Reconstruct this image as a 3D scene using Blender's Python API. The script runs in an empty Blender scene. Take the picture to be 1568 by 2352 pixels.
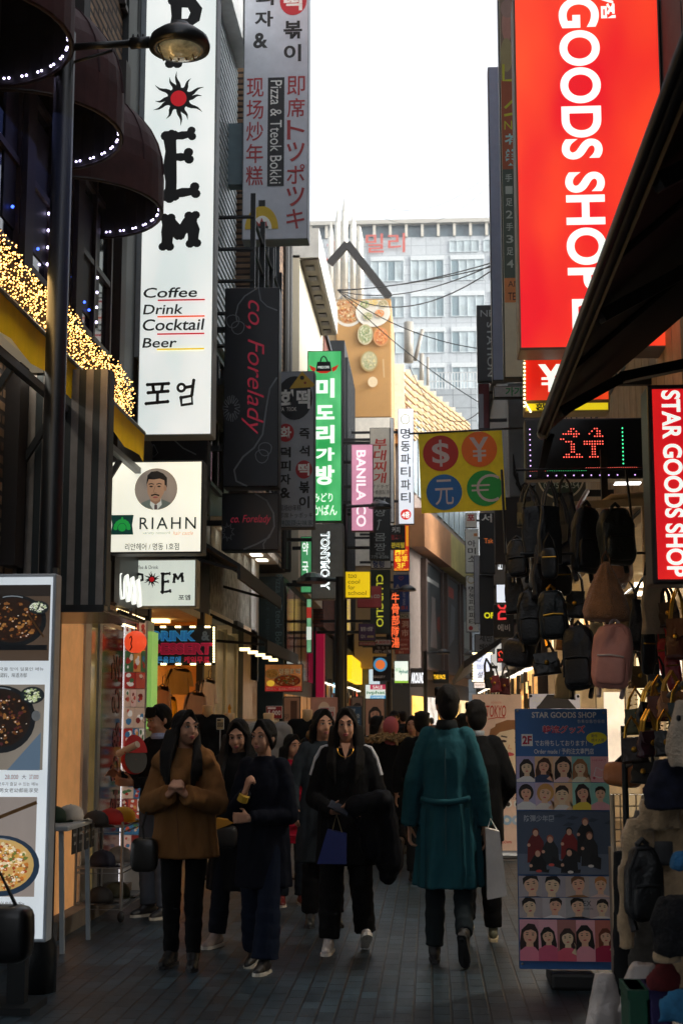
import bpy, math, random
from mathutils import Vector, Matrix, Euler
R = math.radians
S = bpy.context.scene
COL = S.collection

# ---------------------------------------------------------------- camera, sky, sun, exposure
F, VPX, HOR = 3267.0, 985.0, 1650.0          # focal length and horizon of the photograph (on a 1568 x 2352 grid)
YAW = math.atan((VPX - 784) / F)
PITCH = math.atan((HOR - 1176) / F)
CAMZ = 1.6
cd = bpy.data.cameras.new('camera')
cam = bpy.data.objects.new('camera', cd)
COL.objects.link(cam)
cam.location = (0, 0, CAMZ)
cam.rotation_euler = (R(90) + PITCH, 0, YAW)
cd.sensor_fit = 'HORIZONTAL'
cd.sensor_width = 24
cd.lens = F * 24 / 1568
cd.clip_end = 2000
cd.clip_start = 0.05
cd.dof.use_dof = True
cd.dof.focus_distance = 10.5
cd.dof.aperture_fstop = 6.3
S.camera = cam
w = bpy.data.worlds.new('World')
S.world = w
w.use_nodes = True
wt = w.node_tree
sky = wt.nodes.new('ShaderNodeTexSky')
sky.sky_type = 'NISHITA'
sky.sun_disc = False
sky.sun_elevation = R(24)
sky.sun_rotation = R(100)
sky.air_density = 1.0
sky.dust_density = 4.0
sky.ozone_density = 1.0
hs = wt.nodes.new('ShaderNodeHueSaturation')
hs.inputs['Saturation'].default_value = 0.25
wt.links.new(sky.outputs[0], hs.inputs['Color'])
wt.links.new(hs.outputs[0], wt.nodes['Background'].inputs[0])
wt.nodes['Background'].inputs[1].default_value = 0.15
sd = bpy.data.lights.new('sun', 'SUN')
sd.energy = 0.5
sd.angle = R(25)
sd.color = (1.0, 0.93, 0.84)
sun = bpy.data.objects.new('sun', sd)
COL.objects.link(sun)
sdir = Vector((math.sin(R(100)) * math.cos(R(24)), math.cos(R(100)) * math.cos(R(24)), math.sin(R(24))))
sun.rotation_euler = sdir.to_track_quat('Z', 'Y').to_euler()
S.view_settings.view_transform = 'Standard'
S.view_settings.look = 'None'
S.view_settings.gamma = 1
EXPO = 1.75
S.view_settings.exposure = EXPO
S.cycles.use_denoising = True
S.cycles.max_bounces = 6
S.cycles.transparent_max_bounces = 4

CR = Euler((R(90) + PITCH, 0, YAW)).to_matrix()
def P(px, py, Y):
    """world point at street depth Y seen at grid position px, py of the photograph"""
    d = CR @ Vector(((px - 784) / F, (1176 - py) / F, -1))
    k = Y / d.y
    return Vector((d.x * k, Y, CAMZ + d.z * k))
def PX(px, X, py=1500):
    """street depth at which column px meets the plane X"""
    d = CR @ Vector(((px - 784) / F, (1176 - py) / F, -1))
    return X / d.x * d.y

# ---------------------------------------------------------------- materials
def lin(h):
    if not isinstance(h, str): return tuple(h)
    h = h.lstrip('#')
    v = [int(h[i:i + 2], 16) / 255 for i in (0, 2, 4)]
    return tuple(c / 12.92 if c <= .04045 else ((c + .055) / 1.055) ** 2.4 for c in v)
MATS = {}
def mat(h, rough=.6, var=.12, scale=6.0, bump=0.0, bscale=60, metal=0.0, stretch=(1, 1, 1), emit=0.0, spec=.5, sheen=0.0, name=None):
    key = (h, rough, var, scale, bump, bscale, metal, stretch, emit, spec, sheen)
    if key in MATS: return MATS[key]
    m = bpy.data.materials.new(name or 'surface')
    m.use_nodes = True
    t = m.node_tree
    b = t.nodes['Principled BSDF']
    c = lin(h)
    b.inputs['Roughness'].default_value = rough
    b.inputs['Metallic'].default_value = metal
    b.inputs['Specular IOR Level'].default_value = spec
    b.inputs['Sheen Weight'].default_value = sheen
    co = t.nodes.new('ShaderNodeTexCoord')
    mp = t.nodes.new('ShaderNodeMapping')
    mp.inputs['Scale'].default_value = stretch
    t.links.new(co.outputs['Object'], mp.inputs[0])
    if var:
        n = t.nodes.new('ShaderNodeTexNoise')
        n.inputs['Scale'].default_value = scale
        n.inputs['Detail'].default_value = 5
        n.inputs['Roughness'].default_value = .65
        t.links.new(mp.outputs[0], n.inputs['Vector'])
        r = t.nodes.new('ShaderNodeMapRange')
        r.inputs[1].default_value = .3; r.inputs[2].default_value = .7
        r.inputs[3].default_value = 1 - var; r.inputs[4].default_value = 1 + var
        t.links.new(n.outputs[0], r.inputs[0])
        x = t.nodes.new('ShaderNodeMix'); x.data_type = 'RGBA'; x.blend_type = 'MULTIPLY'
        x.inputs[0].default_value = 1
        x.inputs[6].default_value = (*c, 1)
        t.links.new(r.outputs[0], x.inputs[7])
        t.links.new(x.outputs[2], b.inputs['Base Color'])
        if emit: t.links.new(x.outputs[2], b.inputs['Emission Color'])
    else:
        b.inputs['Base Color'].default_value = (*c, 1)
        b.inputs['Emission Color'].default_value = (*c, 1)
    b.inputs['Emission Strength'].default_value = emit
    if bump:
        n2 = t.nodes.new('ShaderNodeTexNoise')
        n2.inputs['Scale'].default_value = bscale
        n2.inputs['Detail'].default_value = 4
        t.links.new(mp.outputs[0], n2.inputs['Vector'])
        bp = t.nodes.new('ShaderNodeBump')
        bp.inputs['Strength'].default_value = bump
        bp.inputs['Distance'].default_value = .02
        t.links.new(n2.outputs[0], bp.inputs['Height'])
        t.links.new(bp.outputs[0], b.inputs['Normal'])
    MATS[key] = m
    return m
def em(h, s=.9, sample=True, var=.06, scale=1.5):
    """a lit (backlit or glowing) surface"""
    m = mat(h, rough=.5, var=var, scale=scale, emit=s / 2 ** EXPO, stretch=(2.2, 1, .45) if var and var <= .1 else (1, 1, 1))
    if not sample: m.cycles.emission_sampling = 'NONE'
    return m
def em2(h1, h2, s, scale=1.0):
    """backlit face whose tubes shine through unevenly, between two hues"""
    m = bpy.data.materials.new('lit_face'); m.use_nodes = True; t = m.node_tree; b = t.nodes['Principled BSDF']; b.inputs['Roughness'].default_value = .4
    co = t.nodes.new('ShaderNodeTexCoord'); mp = t.nodes.new('ShaderNodeMapping'); mp.inputs['Scale'].default_value = (1.6, 1, .8); n = t.nodes.new('ShaderNodeTexNoise'); n.inputs['Scale'].default_value = scale; n.inputs['Detail'].default_value = 2
    r = t.nodes.new('ShaderNodeValToRGB'); r.color_ramp.elements[0].position = .38; r.color_ramp.elements[1].position = .66; r.color_ramp.elements[0].color = (*lin(h1), 1); r.color_ramp.elements[1].color = (*lin(h2), 1)
    t.links.new(co.outputs['Object'], mp.inputs[0]); t.links.new(mp.outputs[0], n.inputs['Vector']); t.links.new(n.outputs[0], r.inputs[0]); t.links.new(r.outputs[0], b.inputs['Base Color']); t.links.new(r.outputs[0], b.inputs['Emission Color']); b.inputs['Emission Strength'].default_value = s / 2 ** EXPO
    return m
PRB = [1.0]      # how light the print stock is
def pr(h, rough=.55): return mat(tuple(min(.85, c * PRB[0]) for c in lin(h)) if PRB[0] != 1 else h, rough=rough, var=.05, scale=15)
def brickmat(c1, c2, mortar, bw, bh, msize=.012, off=.5, bump=.4, rough=.8, var=.35, axis='x'):
    m = bpy.data.materials.new('brickwork'); m.use_nodes = True
    t = m.node_tree; b = t.nodes['Principled BSDF']; b.inputs['Roughness'].default_value = rough
    co = t.nodes.new('ShaderNodeTexCoord'); mp = t.nodes.new('ShaderNodeMapping')
    sp = t.nodes.new('ShaderNodeSeparateXYZ'); cb = t.nodes.new('ShaderNodeCombineXYZ')
    t.links.new(co.outputs['Object'], sp.inputs[0])
    u, v = {'x': (1, 2), 'y': (0, 2), 'z': (1, 0)}[axis]     # face normal axis
    t.links.new(sp.outputs[u], cb.inputs[0]); t.links.new(sp.outputs[v], cb.inputs[1])
    t.links.new(cb.outputs[0], mp.inputs[0])
    k = t.nodes.new('ShaderNodeTexBrick')
    k.inputs['Color1'].default_value = (*lin(c1), 1); k.inputs['Color2'].default_value = (*lin(c2), 1); k.inputs['Mortar'].default_value = (*lin(mortar), 1)
    k.offset = off; k.inputs['Scale'].default_value = 1; k.inputs['Mortar Size'].default_value = msize; k.inputs['Mortar Smooth'].default_value = .3
    k.inputs['Brick Width'].default_value = bw; k.inputs['Row Height'].default_value = bh
    t.links.new(mp.outputs[0], k.inputs['Vector'])
    n = t.nodes.new('ShaderNodeTexNoise'); n.inputs['Scale'].default_value = 3; n.inputs['Detail'].default_value = 8
    n.inputs['Roughness'].default_value = .7
    t.links.new(co.outputs['Object'], n.inputs['Vector'])
    r = t.nodes.new('ShaderNodeMapRange'); r.inputs[1].default_value = .3; r.inputs[2].default_value = .7
    r.inputs[3].default_value = 1 - var; r.inputs[4].default_value = 1 + var
    t.links.new(n.outputs[0], r.inputs[0])
    x = t.nodes.new('ShaderNodeMix'); x.data_type = 'RGBA'; x.blend_type = 'MULTIPLY'; x.inputs[0].default_value = 1
    t.links.new(k.outputs[0], x.inputs[6]); t.links.new(r.outputs[0], x.inputs[7]); t.links.new(x.outputs[2], b.inputs['Base Color'])
    n2 = t.nodes.new('ShaderNodeTexNoise'); n2.inputs['Scale'].default_value = 90; n2.inputs['Detail'].default_value = 3
    t.links.new(co.outputs['Object'], n2.inputs['Vector'])
    ad = t.nodes.new('ShaderNodeMath'); ad.operation = 'MULTIPLY_ADD'; ad.inputs[1].default_value = .25
    t.links.new(n2.outputs[0], ad.inputs[0])
    iv = t.nodes.new('ShaderNodeMath'); iv.operation = 'SUBTRACT'; iv.inputs[0].default_value = 1
    t.links.new(k.outputs['Fac'], iv.inputs[1]); t.links.new(iv.outputs[0], ad.inputs[2])
    bp = t.nodes.new('ShaderNodeBump'); bp.inputs['Strength'].default_value = bump; bp.inputs['Distance'].default_value = .01
    t.links.new(ad.outputs[0], bp.inputs['Height']); t.links.new(bp.outputs[0], b.inputs['Normal'])
    # uneven wear changes the gloss
    r2 = t.nodes.new('ShaderNodeMapRange'); r2.inputs[3].default_value = rough - .15; r2.inputs[4].default_value = min(1, rough + .15)
    t.links.new(n.outputs[0], r2.inputs[0]); t.links.new(r2.outputs[0], b.inputs['Roughness'])
    return m
def glass(h='#0a1418', rough=.08): return mat(h, rough=rough, var=.2, scale=1.2, spec=.6)
BLACK = mat('#141618', rough=.5, var=.2)
DARK = mat('#23282c', rough=.6, var=.2)
STEEL = mat('#8c9094', rough=.4, metal=.7, var=.15)
IRON = mat('#15191c', rough=.45, metal=.3, var=.2)
GOLD = mat('#c9963a', rough=.3, metal=1.0)
WHITE = mat('#d8d8d4', rough=.6)

# ---------------------------------------------------------------- mesh builder
PIECES = {'arm', 'post', 'drain_pipe', 'parapet_post', 'soffit_vent', 'bracket', 'seam', 'beam', 'duct_pipe', 'painted_stem', 'neon_tube', 'upper_window', 'hoop'}
class MB:
    def __init__(s): s.v = []; s.f = []; s.m = []; s.k = 0; s.cut = []
    def add(s, vs, fs):
        n = len(s.v); s.cut.append((n, len(s.f)))
        s.v += [Vector(p) for p in vs]
        for f in fs: s.f.append([i + n for i in f]); s.m.append(s.k)
        return s
    def mk(s, k): s.k = k; return s
    def box(s, x0, x1, y0, y1, z0, z1):
        x0, x1 = min(x0, x1), max(x0, x1); y0, y1 = min(y0, y1), max(y0, y1); z0, z1 = min(z0, z1), max(z0, z1)
        return s.add([(x0, y0, z0), (x1, y0, z0), (x1, y1, z0), (x0, y1, z0), (x0, y0, z1), (x1, y0, z1), (x1, y1, z1), (x0, y1, z1)],
                     [(3, 2, 1, 0), (4, 5, 6, 7), (0, 1, 5, 4), (1, 2, 6, 5), (2, 3, 7, 6), (3, 0, 4, 7)])
    def bar(s, a, b, wd, ht=None):
        """rectangular bar from a to b"""
        a, b = Vector(a), Vector(b); ht = ht or wd
        d = (b - a).normalized(); up = Vector((0, 0, 1)) if abs(d.z) < .95 else Vector((0, 1, 0))
        u = d.cross(up).normalized() * wd / 2; v = u.cross(d).normalized() * ht / 2
        q = [a - u - v, a + u - v, a + u + v, a - u + v, b - u - v, b + u - v, b + u + v, b - u + v]
        return s.add(q, [(0, 1, 2, 3), (7, 6, 5, 4), (1, 0, 4, 5), (2, 1, 5, 6), (3, 2, 6, 7), (0, 3, 7, 4)])
    def tube(s, pts, r, n=8, close=False):
        pts = [Vector(p) for p in pts]; rs = r if isinstance(r, (list, tuple)) else [r] * len(pts)
        rings = []; prev = None
        for i, p in enumerate(pts):
            d = (pts[min(i + 1, len(pts) - 1)] - pts[max(i - 1, 0)])
            if close: d = pts[(i + 1) % len(pts)] - pts[i - 1]
            d.normalize()
            if prev is None:
                u = d.cross(Vector((0, 0, 1)) if abs(d.z) < .9 else Vector((1, 0, 0))).normalized()
            else: u = (prev - d * prev.dot(d)).normalized()
            prev = u; v = d.cross(u)
            rings.append([p + (u * math.cos(2 * math.pi * k / n) + v * math.sin(2 * math.pi * k / n)) * rs[i] for k in range(n)])
        return s.rings(rings, cap=not close, close=close)
    def rings(s, rings, cap=True, close=False):
        n = len(rings[0]); vs = [p for r in rings for p in r]; fs = []
        m = len(rings)
        for i in range(m if close else m - 1):
            j = (i + 1) % m
            for k in range(n):
                l = (k + 1) % n
                fs.append((i * n + k, i * n + l, j * n + l, j * n + k))
        if cap: fs.append(tuple(reversed(range(n)))); fs.append(tuple((m - 1) * n + k for k in range(n)))
        return s.add(vs, fs)
    def lathe(s, prof, c=(0, 0, 0), n=24, sx=1, sy=1, cap=True):
        c = Vector(c)
        return s.rings([[c + Vector((r * sx * math.cos(2 * math.pi * k / n), r * sy * math.sin(2 * math.pi * k / n), z)) for k in range(n)] for r, z in prof], cap=cap)
    def ell(s, c, r, n=14, m=9, e=1.0, rot=None):
        """ellipsoid (e<1: squarer)"""
        c = Vector(c); rg = []
        pw = lambda t: math.copysign(abs(t) ** e, t)
        for i in range(m + 1):
            a = -math.pi / 2 + math.pi * i / m; a = max(min(a, 1.565), -1.565)
            row = []
            for k in range(n):
                b = 2 * math.pi * k / n
                p = Vector((r[0] * pw(math.cos(a)) * pw(math.cos(b)), r[1] * pw(math.cos(a)) * pw(math.sin(b)), r[2] * pw(math.sin(a))))
                row.append(c + (rot @ p if rot else p))
            rg.append(row)
        return s.rings(rg)
    def cap(s, a, ra, b, rb=None, n=10):
        """tapered capsule"""
        a, b = Vector(a), Vector(b); rb = ra if rb is None else rb
        d = b - a; L = d.length
        if L < 1e-6: return s.ell(a, (ra,) * 3, n, 6)
        d /= L
        pts = []; rs = []
        for t in (-.98, -.8, -.45): pts.append(a + d * ra * t); rs.append(ra * math.sqrt(1 - t * t))
        for t in (0, .5, 1): pts.append(a + d * L * t); rs.append(ra + (rb - ra) * t)
        for t in (.45, .8, .98): pts.append(b + d * rb * t); rs.append(rb * math.sqrt(1 - t * t))
        return s.tube(pts, rs, n)
    def poly(s, pts, n):
        """extrude a planar outline along n"""
        pts = [Vector(p) for p in pts]; n = Vector(n); k = len(pts)
        vs = pts + [p + n for p in pts]
        return s.add(vs, [tuple(range(k - 1, -1, -1)), tuple(range(k, 2 * k))] + [(i, (i + 1) % k, (i + 1) % k + k, i + k) for i in range(k)])
    def quad(s, a, b, c, d): return s.add([a, b, c, d], [(0, 1, 2, 3)])
    def build(s, name, m, parent=None, org=None, smooth=False, vox=0, sm=0, bevel=0, wr=0):
        if name in PIECES and len(s.cut) > 1 and not vox and parent is not None:      # every piece a part of its own
            ends = s.cut[1:] + [(len(s.v), len(s.f))]
            for (v0, f0), (v1, f1) in zip(s.cut, ends):
                p_ = MB(); p_.v = s.v[v0:v1]; p_.f = [[i - v0 for i in f] for f in s.f[f0:f1]]; p_.m = s.m[f0:f1]; o = p_.build(name, m, parent, org, smooth, 0, 0, bevel)
            return o
        me = bpy.data.meshes.new(name)
        o = bpy.data.objects.new(name, me)
        if parent is not None:
            root = parent
            while root.parent: root = root.parent
            off = root.location if org is None else Vector(org)
            o.parent = parent
        else:
            off = Vector(org) if org is not None else Vector((0, 0, 0))
            o.location = off
        me.from_pydata([p - off for p in s.v], [], s.f)
        ms = m if isinstance(m, (list, tuple)) else [m]
        for x in ms: me.materials.append(x)
        if len(ms) > 1: me.polygons.foreach_set('material_index', s.m)
        if smooth: me.polygons.foreach_set('use_smooth', [True] * len(me.polygons))
        COL.objects.link(o)
        if vox:
            md = o.modifiers.new('r', 'REMESH'); md.mode = 'VOXEL'; md.voxel_size = vox; md.use_smooth_shade = True
            if sm: k = o.modifiers.new('s', 'SMOOTH'); k.iterations = sm; k.factor = .5
            if wr: d = o.modifiers.new('d', 'DISPLACE'); d.texture = WRINKLE; d.strength = wr; d.mid_level = .5; d.texture_coords = 'OBJECT'; d.texture_coords_object = WREF
            JOBS.append(o)
        elif bevel:
            md = o.modifiers.new('b', 'BEVEL'); md.width = bevel; md.segments = 2; md.limit_method = 'ANGLE'
            JOBS.append(o)
        return o
JOBS = []
WRINKLE = bpy.data.textures.new('wrinkle', 'CLOUDS'); WRINKLE.noise_scale = .085; WRINKLE.noise_depth = 2; WRINKLE.noise_type = 'SOFT_NOISE'
WREF = bpy.data.objects.new('wrinkle_reference', None); COL.objects.link(WREF); WREF.scale = (.8, .8, 2.4); WREF.rotation_euler = (.25, .2, 0)
def finish():
    """apply the shaping modifiers"""
    bpy.context.view_layer.update()
    dg = bpy.context.evaluated_depsgraph_get(); done = {}
    new = [(o, bpy.data.meshes.new_from_object(o.evaluated_get(dg))) for o in JOBS]
    for o, me in new:
        old = o.data; done[old] = me
        o.modifiers.clear(); o.data = me
    for o in bpy.data.objects:
        if o.type == 'MESH' and o.data in done: o.data = done[o.data]; o.modifiers.clear()
def tag(o, label, cat, group=None, kind=None):
    if label: o['label'] = label
    if cat: o['category'] = cat
    if group: o['group'] = group
    if kind: o['kind'] = kind
    return o
def thing(name, label, cat, loc, group=None, rz=0):
    o = bpy.data.objects.new(name, None); o.empty_display_size = .1
    COL.objects.link(o); o.location = loc; o.rotation_euler = (0, 0, rz)
    return tag(o, label, cat, group)
def kids(o): return [c for c in o.children]
def copy_tree(o, parent=None):
    c = o.copy(); COL.objects.link(c)
    if parent: c.parent = parent
    for ch in kids(o): copy_tree(ch, c)
    return c
def recolor(o, m):
    if o.material_slots:
        for s in o.material_slots: s.link = 'OBJECT'; s.material = m

# ---------------------------------------------------------------- lettering
_tc = bpy.data.curves.new('glyphs', 'FONT'); _to = bpy.data.objects.new('glyphs', _tc); _tcache = {}
def glyphs(txt, bold=0, shear=0, sp=1.0, res=3):
    key = (txt, bold, shear, sp, res)
    if key not in _tcache:
        _tc.body = txt; _tc.offset = bold; _tc.shear = shear; _tc.resolution_u = res; _tc.space_character = sp; _tc.size = 1
        me = bpy.data.meshes.new_from_object(_to)
        v = [(p.co.x, p.co.y) for p in me.vertices]; f = [tuple(p.vertices) for p in me.polygons]
        bpy.data.meshes.remove(me)
        _tcache[key] = (v, f)
    return _tcache[key]

class Sign:
    """flat sign facing the camera side of the street at depth Y; drawing calls use the photograph's grid"""
    def __init__(s, name, label, box, Y, depth=.18, face=None, case=None, cat='sign', group=None, rim=.014, wall=None, root=None, casename='case'):
        x0, y0, x1, y1 = box; s.Y = Y; xm, ym = (x0 + x1) / 2, (y0 + y1) / 2
        s.X0 = P(x0, ym, Y).x; s.X1 = P(x1, ym, Y).x; s.Z1 = P(xm, y0, Y).z; s.Z0 = P(xm, y1, Y).z
        s.b = box; s.lay = 0; s.parts = {}; s.glow = 0
        s.root = root or thing(name, label, cat, ((s.X0 + s.X1) / 2, Y + depth / 2, s.Z0), group)
        MB().box(s.X0, s.X1, Y, Y + depth, s.Z0, s.Z1).build(casename, case or DARK, s.root, bevel=min(.01, depth / 4))
        if face: MB().box(s.X0 + rim, s.X1 - rim, Y - .004, Y + .01, s.Z0 + rim, s.Z1 - rim).build('face', face, s.root)
        if wall is not None:
            b = MB()
            xs = s.X0 if wall < s.X0 else s.X1
            for t in ((.2, .8) if s.Z1 - s.Z0 > .8 else (.5,)):
                z = s.Z0 + (s.Z1 - s.Z0) * t
                b.box(xs, wall, Y + depth * .3, Y + depth * .3 + .05, z - .03, z + .03)
            b.build('bracket', IRON, s.root)
    def xy(s, px, py, l=0):
        x0, y0, x1, y1 = s.b
        return Vector((s.X0 + (px - x0) / (x1 - x0) * (s.X1 - s.X0), s.Y - .006 - .0012 * l, s.Z1 + (py - y0) / (y1 - y0) * (s.Z0 - s.Z1)))
    def mb(s, m, nm):
        k = (m.name, nm)
        if k not in s.parts: s.parts[k] = (MB(), m, nm)
        return s.parts[k][0]
    def L(s): s.lay += .14; return s.lay
    def clip(s, q):
        q.x = min(max(q.x, s.X0 + .002), s.X1 - .002); q.z = min(max(q.z, s.Z0 + .002), s.Z1 - .002)
        return q
    def t(s, txt, x0, y0, x1, y1, m, rot=0, bold=0, shear=0, sp=1.0, nm='lettering', clip=False):
        v, f = glyphs(txt, bold, shear, sp, 12 if max(x1 - x0, y1 - y0) > 250 and len(txt) < 20 else (6 if min(x1 - x0, y1 - y0) > 25 else 3))
        if not v: return
        if rot == -90: v = [(y, -x) for x, y in v]
        elif rot == 90: v = [(-y, x) for x, y in v]
        xs = [p[0] for p in v]; ys = [p[1] for p in v]; a, b, c, d = min(xs), max(xs), min(ys), max(ys)
        l = s.L(); q = [s.xy(x0 + (p[0] - a) / max(b - a, 1e-6) * (x1 - x0), y1 + (p[1] - c) / max(d - c, 1e-6) * (y0 - y1), l) for p in v]
        if clip: q = [s.clip(p) for p in q]
        s.mb(m, nm).add(q, f)
    def vt(s, txt, x0, y0, x1, y1, m, bold=0, gap=.12, nm='lettering'):
        n = len(txt); h = (y1 - y0) / n
        for i, ch in enumerate(txt):
            if ch == ' ': continue
            flat = ch in 'ー一ッニ-'
            s.t(ch, x0, y0 + h * (i + gap / 2 + (.3 if ch in 'ー一-' else 0)), x1, y0 + h * (i + 1 - gap / 2 - (.3 if ch in 'ー一-' else 0)), m, bold=bold, nm=nm)
    def rect(s, x0, y0, x1, y1, m, nm='panel'):
        l = s.L(); s.mb(m, nm).quad(s.xy(x0, y1, l), s.xy(x1, y1, l), s.xy(x1, y0, l), s.xy(x0, y0, l))
    def poly(s, pts, m, nm='graphic', clip=False):
        l = s.L(); q = [s.xy(x, y, l) for x, y in pts]
        if clip: q = [s.clip(p) for p in q]
        s.mb(m, nm).add(q, [tuple(range(len(q)))])
    def disc(s, cx, cy, rx, ry, m, nm='graphic', n=24, clip=False, a0=0, a1=360):
        s.poly([(cx + rx * math.cos(R(a0 + (a1 - a0) * k / n)), cy + ry * math.sin(R(a0 + (a1 - a0) * k / n))) for k in range(n + (0 if a1 - a0 == 360 else 1))], m, nm, clip)
    def stroke(s, pts, wd, m, nm='graphic', ends=False):
        l = s.L(); b = s.mb(m, nm)
        ws = wd if isinstance(wd, (list, tuple)) else [wd] * len(pts); q = []
        for i, (x, y) in enumerate(pts):
            xa, ya = pts[max(i - 1, 0)]; xb, yb = pts[min(i + 1, len(pts) - 1)]
            dx, dy = xb - xa, yb - ya; n = math.hypot(dx, dy) or 1
            q.append(((x - dy / n * ws[i] / 2, y + dx / n * ws[i] / 2), (x + dy / n * ws[i] / 2, y - dx / n * ws[i] / 2)))
        vs = []; fs = []
        for i, (a, c) in enumerate(q):
            vs += [s.xy(*a, l), s.xy(*c, l)]
            if i: fs.append((2 * i - 2, 2 * i - 1, 2 * i + 1, 2 * i))
        b.add(vs, fs)
        if ends:
            for p in (pts[0], pts[-1]): s.disc(p[0], p[1], ends, ends, m, nm, 9)
    def done(s):
        for (b, m, nm) in s.parts.values(): b.build(nm, m, s.root)
        return s.root
    # ---- printed pictures
    def dish(s, cx, cy, rx, ry, bowl, inner, cols, seed=1, n=60, bits=.16, clip=True):
        rnd = random.Random(seed); pr = (lambda h: em(h, s.glow)) if s.glow else globals()['pr']
        s.disc(cx, cy, rx, ry, pr(bowl), 'printed_bowl', 28, clip); s.disc(cx, cy - ry * .03, rx * .86, ry * .86, pr(inner), 'printed_bowl', 28, clip)
        bits *= .72
        for i in range(int(n * 2.2)):
            a = rnd.uniform(0, 6.28); d = math.sqrt(rnd.random()) * .76
            x, y = cx + rx * d * math.cos(a), cy + ry * d * math.sin(a); q = []
            k = rnd.randint(4, 6); r0 = rnd.uniform(.5, 1) * bits
            for j in range(k):
                b = 6.28 * j / k + a; q.append((x + rx * r0 * rnd.uniform(.5, 1) * math.cos(b), y + ry * r0 * rnd.uniform(.5, 1) * math.sin(b)))
            s.poly(q, pr(rnd.choice(cols)), 'printed_food', clip)
            if i % 9 == 0: s.disc(x, y, rx * .025, ry * .02, pr('#e8dccc'), 'printed_food', 6, clip)
        if n > 40: s.stroke([(cx + rx * .93 * math.cos(R(q_)), cy + ry * .93 * math.sin(R(q_))) for q_ in range(200, 300, 10)], max(1.2, rx * .03), pr('#8a9298'), 'printed_bowl')
    def portrait(s, x0, y0, x1, y1, bg, hair, skin, cloth, style='long', seed=0, head=.2, cxo=0.0, cyo=.42, emit=None, bgrect=True):
        f = (lambda h: em(h, emit)) if emit else pr
        rnd = random.Random(seed * 7 + int(x0)); W, H = x1 - x0, y1 - y0; head *= rnd.uniform(.9, 1.25); ang = rnd.uniform(-.22, .22)
        if bgrect: s.rect(x0, y0, x1, y1, f(bg), 'printed_photo')
        cx = x0 + W * (.5 + cxo); cy = y0 + H * cyo; r = min(W * .9, H) * head; nm = 'printed_photo'
        ca, sa = math.cos(ang), math.sin(ang); tr = lambda a, b: (cx + (a - cx) * ca - (b - cy) * sa * (1 if b < cy + r * 1.2 else .3), cy + (a - cx) * sa * (1 if b < cy + r * 1.2 else .2) + (b - cy) * ca)
        cl = lambda pts: [(min(max(a, x0), x1), min(max(b, y0), y1)) for a, b in (tr(*p) for p in pts)]
        dsc = lambda a, b, ra, rb, m, n=18: s.poly(cl([(a + ra * math.cos(6.2832 * k / n), b + rb * math.sin(6.2832 * k / n)) for k in range(n)]), m, nm)
        if style == 'long':
            s.poly(cl([(cx - r * .3, cy - r * 1.45), (cx + r * .5, cy - r * 1.4), (cx + r * 1.15, cy - r * .5), (cx + r * 1.35, cy + r * 1.4), (cx + r * 1.1, cy + r * 2.7), (cx - r * 1.2, cy + r * 2.6), (cx - r * 1.3, cy + r), (cx - r * 1.1, cy - r * .6)]), f(hair), nm)
        elif style == 'bob': dsc(cx, cy - r * .1, r * 1.25, r * 1.4, f(hair))
        s.poly(cl([(cx - r * .4, cy + r * .6), (cx + r * .4, cy + r * .6), (cx + r * .5, cy + r * 1.9), (cx - r * .5, cy + r * 1.9)]), f(skin), nm)
        s.poly(cl([(cx - r * .6, cy + r * 1.45), (cx + r * .6, cy + r * 1.45), (cx + r * 1.9, cy + r * 2.0), (cx + r * 2.4, cy + r * 6), (cx - r * 2.4, cy + r * 6), (cx - r * 1.9, cy + r * 2.0)]), f(cloth), nm)
        dsc(cx, cy, r * .84, r * 1.12, f(skin))
        s.poly(cl([(cx - r * .95, cy - r * .1), (cx - r * .85, cy - r * .9), (cx - r * .3, cy - r * 1.3), (cx + r * .4, cy - r * 1.3), (cx + r * .9, cy - r * .8), (cx + r * .95, cy - r * .05), (cx + r * .65, cy - r * .5), (cx + r * .1, cy - r * .72), (cx - r * .6, cy - r * .5)]), f(hair), nm)
        if style != 'x' and rnd.random() < .5: s.poly(cl([(cx + r * .5, cy + r * 2.2), (cx + r * 1.5, cy + r * 1.2), (cx + r * .9, cy + r * .7), (cx + r * 1.9, cy + r * 1.4), (cx + r * 1.6, cy + r * 2.6)]), f(skin), nm)
        d = f('#2a1c1a')
        for k in (-1, 1):
            dsc(cx + k * r * .36, cy - r * .05, r * .16, r * .07, d, 8); s.stroke(cl([(cx + k * r * .2, cy - r * .27), (cx + k * r * .52, cy - r * .3)]), r * .07, d, nm)
        dsc(cx, cy + r * .6, r * .24, r * .1, f('#a04048'), 8); s.stroke(cl([(cx - r * .05, cy + r * .1), (cx - r * .1, cy + r * .3), (cx + r * .08, cy + r * .32)]), r * .05, f('#b08068'), nm)
# ================================================================ setting: ground
gm = brickmat('#2c3f4a', '#192832', '#0c141a', .21, .105, .007, bump=1.0, rough=.42, var=.4, axis='z')
_t = gm.node_tree; _b = _t.nodes['Principled BSDF']; _src = _b.inputs['Base Color'].links[0].from_socket; _co = [n for n in _t.nodes if n.type == 'TEX_COORD'][0]
_v = _t.nodes.new('ShaderNodeTexVoronoi'); _v.inputs['Scale'].default_value = 2.2; _r = _t.nodes.new('ShaderNodeMapRange'); _r.inputs[1].default_value = .035; _r.inputs[2].default_value = .06; _r.inputs[3].default_value = .35; _r.inputs[4].default_value = 0
_n = _t.nodes.new('ShaderNodeTexNoise'); _n.inputs['Scale'].default_value = .55; _n.inputs['Detail'].default_value = 6; _r2 = _t.nodes.new('ShaderNodeMapRange'); _r2.inputs[1].default_value = .35; _r2.inputs[2].default_value = .65; _r2.inputs[3].default_value = .55; _r2.inputs[4].default_value = 1.3
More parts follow.
